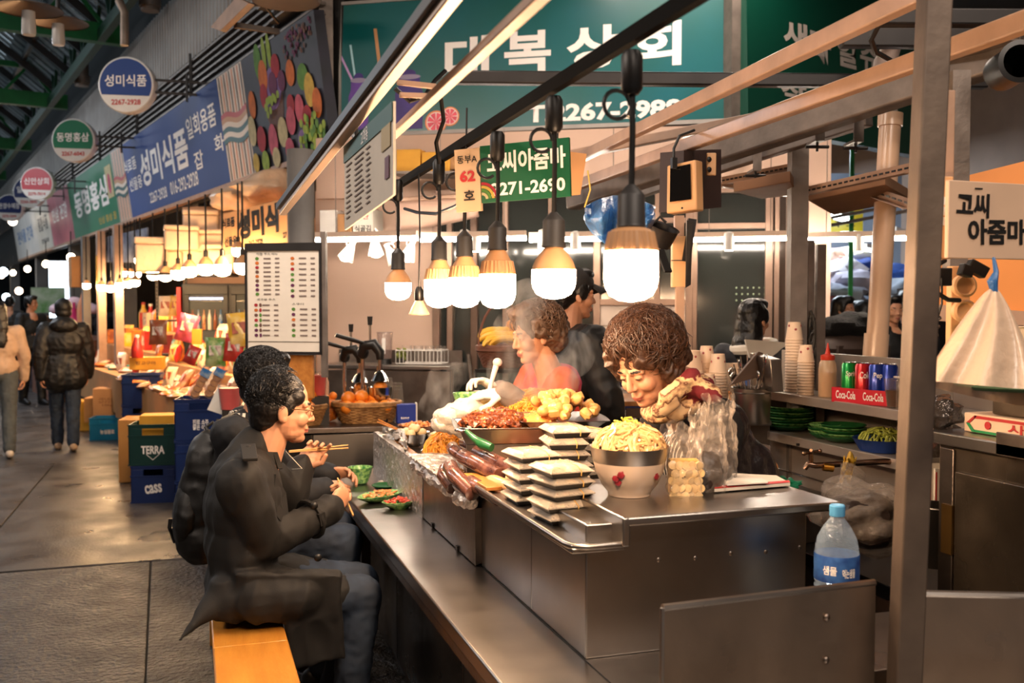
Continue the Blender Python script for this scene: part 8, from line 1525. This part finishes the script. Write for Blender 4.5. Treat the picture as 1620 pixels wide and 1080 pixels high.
    hair_cap(rt,hc,fw,up,1.03,HAIRBR,front=.078,back=.025,side=.016,voxel=.005,nz=.016,ns=22,low=-.015,name='hair',extra=[(.03,.055,.055,.05,.035,.045),(.03,-.058,.055,.055,.037,.05),(-.02,-.085,.0,.05,.022,.06),(-.02,.085,.0,.05,.022,.06),(.0,0,.10,.08,.075,.05),(.035,-.07,.02,.03,.02,.05),(-.07,0,.05,.08,.085,.085)])
    rnd=random.Random(3);mb=MB()
    strands(mb,hc,Mx,1.05,3000,.10,.0016,.42,lambda d:not(d.x>.38 and d.z<.5)and not(d.z<-.35 and d.x>-.2),rnd,rad=(.112,.108,.108),off=(-.03,0,.055))
    o=mb.build('curls',HAIRBR,rt,world=True)
vendor()

# --- second vendor in the steam, ladling soup
def granny():
    rt=thing('person','older woman in an orange and magenta vest ladling with gloved hands in the steam','person',(1.52,3.95,0))
    hc=U(846,530,4.05);fw=V(-.97,-.08,-.20).normalized();up=V(-.15,0,1)
    neck=hc+V(.05,0,-.10);pel=V(1.56,3.95,.9);shL,shR=V(1.44,3.78,1.27),V(1.44,4.12,1.27)
    wrL=U(800,621,3.9);wrR=U(792,618,4.1);elL,elR=V(1.36,3.70,1.10),V(1.36,4.16,1.10)
    GL=mat('white rubber glove',(.92,.88,.84),.4,0,.05,20.,.1,60.)
    hl=hand_shapes(wrL,U(728,626,3.92)-wrL,V(-.1,.3,-1),1,(.15,.3,.2),1.08,spread=.2,thumb_close=.2);hr=hand_shapes(wrR,U(760,600,4.1)-wrR,V(0,-.3,-1),-1,(.5,.8,.5),1.05)
    limbs=[('neck',hc+V(.02,0,-.05),neck+V(.03,0,-.1),.05,.06),('c',neck+V(.03,0,-.08),pel,.07,.11),('c',shL,elL,.033,.028),('c',elL,wrL,.028,.022),('c',shR,elR,.033,.028),('c',elR,wrR,.028,.022),
             ('c',pel,V(1.56,3.87,.45),.08,.05),('c',V(1.56,3.87,.45),V(1.58,3.87,.08),.05,.035),('c',pel,V(1.56,4.03,.45),.08,.05),('c',V(1.56,4.03,.45),V(1.58,4.03,.08),.05,.035)]
    skin_mesh(rt,head_shapes(hc,fw,up,.98,.8,1.0),[hl,hr],limbs,.0042,glove=GL)
    cloth(rt,'trousers',[('c',pel+V(0,-.08,-.02),V(1.56,3.87,.1),.10,.06),('c',pel+V(0,.08,-.02),V(1.56,4.03,.1),.10,.06)],BLKCLOTH,.014,0)
    shoes(rt,[('c',V(1.60,3.87,.045),V(1.44,3.86,.04),.042,.036),('c',V(1.60,4.03,.045),V(1.44,4.04,.04),.042,.036)],SHOE,.012,0)
    MS=mat('orange and magenta quilting',(.90,.30,.16),.7,0,.2,5.,.2,60.)
    rp=[q for q in MS.node_tree.nodes if q.bl_idname=='ShaderNodeValToRGB'][0].color_ramp;rp.elements[0].color=(*lin((.20,.18,.48)),1);rp.elements[0].position=.3;rp.elements[1].position=.48
    e=rp.elements.new(.62);e.color=(*lin((.80,.20,.42)),1);e=rp.elements.new(.40);e.color=(*lin((.78,.22,.38)),1)
    cloth(rt,'vest',[('e',V(1.46,3.95,1.17),(.13,.19,.18),Euler((0,-.15,0)).to_matrix()),('e',V(1.53,3.95,.96),(.15,.18,.2)),('c',shL+V(.02,.03,0),shR+V(.02,-.03,0),.08,.08)],MS,.009,.006)
    cloth(rt,'sleeves',[('c',shL,elL,.075,.062),('c',elL,wrL,.062,.042),('c',shR,elR,.075,.062),('c',elR,wrR,.062,.042)],mat('orange sleeve',(.88,.36,.16),.7,0,.12,12.),.009,.006)
    for w_,e_ in((wrL,elL),(wrR,elR)):mb=MB();mb.cap(w_,w_+(e_-w_)*.38,.045,.055);mb.build('sleeve_cover',mat('grey sleeve cover',(.5,.45,.42),.7,0,.2,20.),rt,world=True)
    Mx=frame(fw,up)
    hair_cap(rt,hc,fw,up,1.05,mat('greying brown hair',(.34,.25,.19),.5,0,.35,25.,.3,80.),front=.078,back=.012,side=.01,voxel=.006,nz=.014,ns=22,extra=[(.02,0,.1,.07,.07,.035),(.0,-.075,.035,.045,.02,.045),(.0,.075,.035,.045,.02,.045)])
    rnd=random.Random(9);mb=MB();strands(mb,hc,Mx,1.05,900,.06,.0022,.5,lambda d:not(d.x>.4 and d.z<.35),rnd,rad=(.108,.095,.095),off=(-.025,0,.04));mb.build('curls',mat('greying brown hair',(0,0,0)),rt,world=True)
    # what she holds
    b=thing('soup_bowl','speckled green bowl held in a gloved hand above the counter','bowl',U(739,622,3.98))
    green_bowl(b,.058,.055)
    l=thing('ladle','white plastic handle ladle standing up out of the gloved hand','ladle',U(776,625,4.0))
    mb=MB();mb.tube(pix((772,628,3.98),(778,602,4.0),(785,578,4.02)),[.011,.009,.012],10);mb.ell(U(787,573,4.02),(.02,.02,.018));mb.build('handle',WPLAS,l,world=True)
    mb=MB();mb.tube(pix((772,628,3.98),(764,652,3.97)),.006,8);mb.lathe([(.001,-.02),(.03,-.012),(.038,.01),(.036,.01),(.028,-.008),(.001,-.015)],16,U(762,660,3.97));mb.build('ladle_cup',STEEL,l,world=True)
granny()

# --- generic figure, own frame: x forward, y left
def figure(label,loc,rz,top,legs_,hairm,hh=1.65,stride=.16,hat=None,long_hair=False,coat_len=.0,puff=1.,arm=.0,skirt=None,voxel=.012,hood=False,shoem=None,headturn=0.,name='person',group=None,bag=False,trousers_w=1.,armswing=.1):
    rt=thing(name,label,'person',loc,rz,group);k=hh/1.72
    Mr=(Matrix.Translation(Vector(loc))@Matrix.Rotation(rz,4,'Z'))
    def W(x,y,z):return Mr@V(x*k,y*k,z*k)
    hc=W(.01,0,1.60);fw=Mr.to_3x3()@V(math.cos(headturn),math.sin(headturn),-.05);up=V(0,0,1)
    s=stride
    hips=[W(0,.085,.9),W(0,-.085,.9)];kn=[W(s*.75,.085,.5),W(-s*.35,-.085,.5)];an=[W(s,.08,.09),W(-s*1.1,-.08,.11)]
    sh=[W(0,.18,1.38),W(0,-.18,1.38)];el=[W(-armswing*.6,.25,1.1),W(armswing*.3,-.25,1.1)];wr=[W(-armswing*.5+arm,.24,.86+arm*.8),W(armswing+arm,-.24,.86+arm*.8)]
    hands=[hand_shapes(wr[i],Mr.to_3x3()@V(.15+arm*3,0,-1+arm*3),Mr.to_3x3()@V(0,-1 if i==0 else 1,0),1 if i==0 else-1,s=k)for i in(0,1)]
    limbs=[('neck',W(-.005,0,1.55),W(-.02,0,1.44),.054*k,.06*k),('c',W(0,0,1.36),W(0,0,.95),.11*k,.11*k)]
    for i in(0,1):limbs+=[('c',hips[i],kn[i],.07*k,.05*k),('c',kn[i],an[i],.05*k,.035*k),('c',sh[i],el[i],.035*k,.03*k),('c',el[i],wr[i],.03*k,.024*k)]
    skin_mesh(rt,head_shapes(hc,fw,up,k),hands,limbs,max(.0045,voxel*.5),voxel)
    p=puff
    T=[('e',W(0,0,1.24),(.125*k*p,.185*k*p,.22*k),Mr.to_3x3()),('e',W(0,0,1.0),(.125*k*p,.175*k*p,.18*k),Mr.to_3x3()),('c',W(0,.12,1.37),W(0,-.12,1.37),.08*k*p,.08*k*p)]
    if coat_len:T+=[('c',W(0,.06,.95),W(0,.07,.9-coat_len),.13*k*p,.135*k*p),('c',W(0,-.06,.95),W(0,-.07,.9-coat_len),.13*k*p,.135*k*p)]
    for i in(0,1):T+=[('c',sh[i],el[i],.075*k*p,.065*k*p),('c',el[i],wr[i],.065*k*p,.05*k*p)]
    if hood:T+=[('e',W(-.10,0,1.44),(.09,.14,.08),Mr.to_3x3()),('e',W(-.06,0,1.47),(.1,.12,.07),Mr.to_3x3())]
    cloth(rt,'jacket',T,top,voxel,.010,8.)
    t=trousers_w
    cloth(rt,'trousers',[('c',hips[i],kn[i],.105*k*t,.078*k*t)for i in(0,1)]+[('c',kn[i],an[i],.078*k*t,.066*k*t)for i in(0,1)]+[('e',W(0,0,.92),(.12*k,.17*k,.1*k),Mr.to_3x3())],legs_,voxel,.006,12.)
    for i in(0,1):
        dz=0 if i==0 else .0;a=an[i];f3=Mr.to_3x3()@V(1,0,0);heel=a-f3*.05+V(0,0,-.05*k);toe=a+f3*.15+V(0,0,(-.055 if i==0 else-.075)*k)
        cloth(rt,'shoe',[('c',heel,toe,.042,.036),('c',a+V(0,0,-.01),toe+V(0,0,.0),.045,.03)],shoem or SHOE,.01,0)
    if hairm:
        ex=[(.01,-.07,.02,.035,.016,.05),(.01,.07,.02,.035,.016,.05),(.03,0,.1,.06,.06,.03)]
        if long_hair:ex+=[(-.07,0,-.06,.045,.085,.12),(-.08,0,-.17,.045,.095,.13),(-.05,.06,-.1,.05,.03,.12),(-.05,-.06,-.1,.05,.03,.12)]+([(-.09,0,-.30,.04,.09,.12)]if long_hair==2 else[])
        hair_cap(rt,hc,fw,up,k*1.02,hairm,voxel=max(.006,voxel*.6),nz=.003,extra=ex,front=.08)
    if hat=='beanie':
        Mx=frame(fw,up);mb=MB();o=cloth(rt,'knit_hat',[('e',hc+Mx@V(-.015,0,.045),(.11*k,.095*k,.105*k),Mx),('e',hc+Mx@V(-.02,0,-.02),(.095*k,.092*k,.07*k),Mx)],BLKCLOTH,.009,.003,30.)
    if hat=='cap':
        Mx=frame(fw,up);mb=MB();mb.ell(hc+Mx@V(-.012,0,.055),(.104*k,.088*k,.085*k),Mx,20,12)
        def brim(u,v):a=(u-.5)*2.2;return hc+Mx@(V(.06+math.cos(a)*(.02+.09*v),math.sin(a)*(.07),.06-.03*v-.02*a*a)*k)
        mb.grid(brim,12,4);o=mb.build('cap',HAT,rt,world=True);sm=o.modifiers.new('s','SOLIDIFY');sm.thickness=.004
    return rt
HAT=mat('dark grey cotton cap',(.12,.11,.11),.8,0,.15,20.,.1,200.)
CREAM=mat('cream fleece',(.78,.66,.56),.85,0,.1,12.,.2,100.)
GREYJ=mat('grey denim',(.30,.32,.33),.85,0,.2,14.,.1,200.)
figure('person in a black padded coat and knit cap walking away down the alley',G(104,712,0),R(97),BLKCLOTH,JEAN,None,1.63,.15,'beanie',coat_len=.06,puff=1.35,hood=True,shoem=mat('beige trainer',(.66,.55,.44),.6,0,.3,25.),voxel=.009)
figure('long-haired woman in a cream top and grey jeans walking away',G(2,722,0),R(100),CREAM,GREYJ,HAIRB,1.62,.2,long_hair=2,shoem=mat('white trainer',(.8,.75,.7),.6,0,.1,20.),voxel=.010,puff=1.05)
figure('man in a navy jacket and cap walking towards the camera',G(163,610,0),R(-80),NAVY,JEAN,HAIRB,1.68,.14,'cap',puff=1.1)
figure('man in dark clothes seen side-on beside the long-haired woman',G(52,640,0),R(-50),mat('dark slate jacket',(.09,.11,.13),.7,0,.1,10.),BLKCLOTH,HAIRB,1.72,.12,headturn=.5)
figure('dark-haired passer-by in a brown coat further down the alley',G(100,590,0),R(90),mat('brown coat',(.22,.16,.12),.8,0,.1,10.),BLKCLOTH,HAIRB,1.66,.14)
figure('passer-by in black beyond the woman in the cream top',G(18,610,0),R(85),BLKCLOTH,BLKCLOTH,HAIRB,1.74,.14)
# cap man and black-haired woman behind the counter
p=U(912,600,4.9);figure('young man in a black cap and black jacket behind the two vendors',(p.x-.02,p.y,0),R(12),BLKCLOTH,BLKCLOTH,HAIRB,1.765,.05,'cap',puff=1.12,voxel=.009,headturn=-.25)
p=U(1192,600,5.7)
def bob():
    r=figure('woman with a straight black bob and white collar with her back turned',(p.x,p.y,0),R(50),mat('dark blue uniform',(.07,.08,.12),.7,0,.1,10.),BLKCLOTH,HAIRB,1.62,.05,long_hair=True,voxel=.010,headturn=-.55)
    mb=MB();c=V(p.x,p.y,0);u=1.62/1.72
    mb.slab([c+V(-.13,-.12,1.40)*1,c+V(.12,-.16,1.38),c+V(.14,-.10,1.28),c+V(-.12,-.15,1.30)],.012);mb.tube([c+V(math.cos(a)*.11,math.sin(a)*.12,1.355+.02*math.cos(a))for a in[R(k*20)for k in range(18)]],.03,8,closed=True)
    o=mb.build('sailor_collar',PAPER,r,world=True);o['label']='white collar'
bob()

for k,(px,d,lab,rz)in enumerate(((1332,8.6,'figure in a grey hooded coat in the far hall, innermost',-60),(1362,8.9,'figure in black in the far hall behind the white pipe',100),(1410,8.3,'long-haired figure in black in the far hall beside the post',-100),(1432,9.2,'figure in slate in the far hall half behind the post',60))):
    q=U(px,600,d);figure(lab,(q.x,q.y,0),R(rz),(mat('grey parka',(.16,.17,.18),.8,0,.1,10.),BLKCLOTH,BLKCLOTH,mat('dark slate jacket',(.09,.11,.13),.7,0,.1,10.))[k],BLKCLOTH,HAIRB,(1.66,1.62,1.66,1.72)[k],.05,hood=(k==0),long_hair=(k!=3),puff=1.15,voxel=.016)

# ------------------------------------------------------------ steam rising off the hot food
def steam(name,label,pts,dens,sc_):
    m=bpy.data.materials.new('steam');m.use_nodes=True;nt=m.node_tree;nt.nodes.clear();o=nt.nodes.new('ShaderNodeOutputMaterial');v=nt.nodes.new('ShaderNodeVolumeScatter');v.inputs['Color'].default_value=(.96,.94,.92,1);v.inputs['Anisotropy'].default_value=.25
    tc=nt.nodes.new('ShaderNodeTexCoord');mp=nt.nodes.new('ShaderNodeMapping');mp.inputs['Scale'].default_value=(1,1,.55);n=nt.nodes.new('ShaderNodeTexNoise');n.inputs['Scale'].default_value=sc_;n.inputs['Detail'].default_value=5;n.inputs['Distortion'].default_value=1.6
    mr=nt.nodes.new('ShaderNodeMapRange');mr.inputs['From Min'].default_value=.47;mr.inputs['From Max'].default_value=.72;mr.inputs['To Min'].default_value=0;mr.inputs['To Max'].default_value=dens
    nt.links.new(tc.outputs['Object'],mp.inputs['Vector']);nt.links.new(mp.outputs['Vector'],n.inputs['Vector']);nt.links.new(n.outputs['Fac'],mr.inputs['Value']);nt.links.new(mr.outputs['Result'],v.inputs['Density']);nt.links.new(v.outputs[0],o.inputs['Volume'])
    v_,f_=blobs([('e',p,r)for p,r in pts],.02,2);mb=MB();mb.add(v_,f_);ob=mb.build(name,m);tag(ob,label,'steam',None,'stuff');return ob
steam('steam','wisps of steam rising in front of the older vendor',[(U(815,585,3.85),(.12,.10,.12)),(U(812,530,3.85),(.09,.09,.11)),(U(835,475,3.85),(.09,.08,.09)),(U(865,600,3.8),(.14,.10,.10)),(U(905,560,3.9),(.10,.08,.10))],8.,9.)
steam('steam','thin steam drifting over the green soup bowl',[(U(700,610,3.95),(.07,.07,.10)),(U(690,650,3.9),(.08,.07,.09)),(U(725,590,3.95),(.08,.06,.05))],6.,12.)
bpy.data.scenes.remove(TMP)
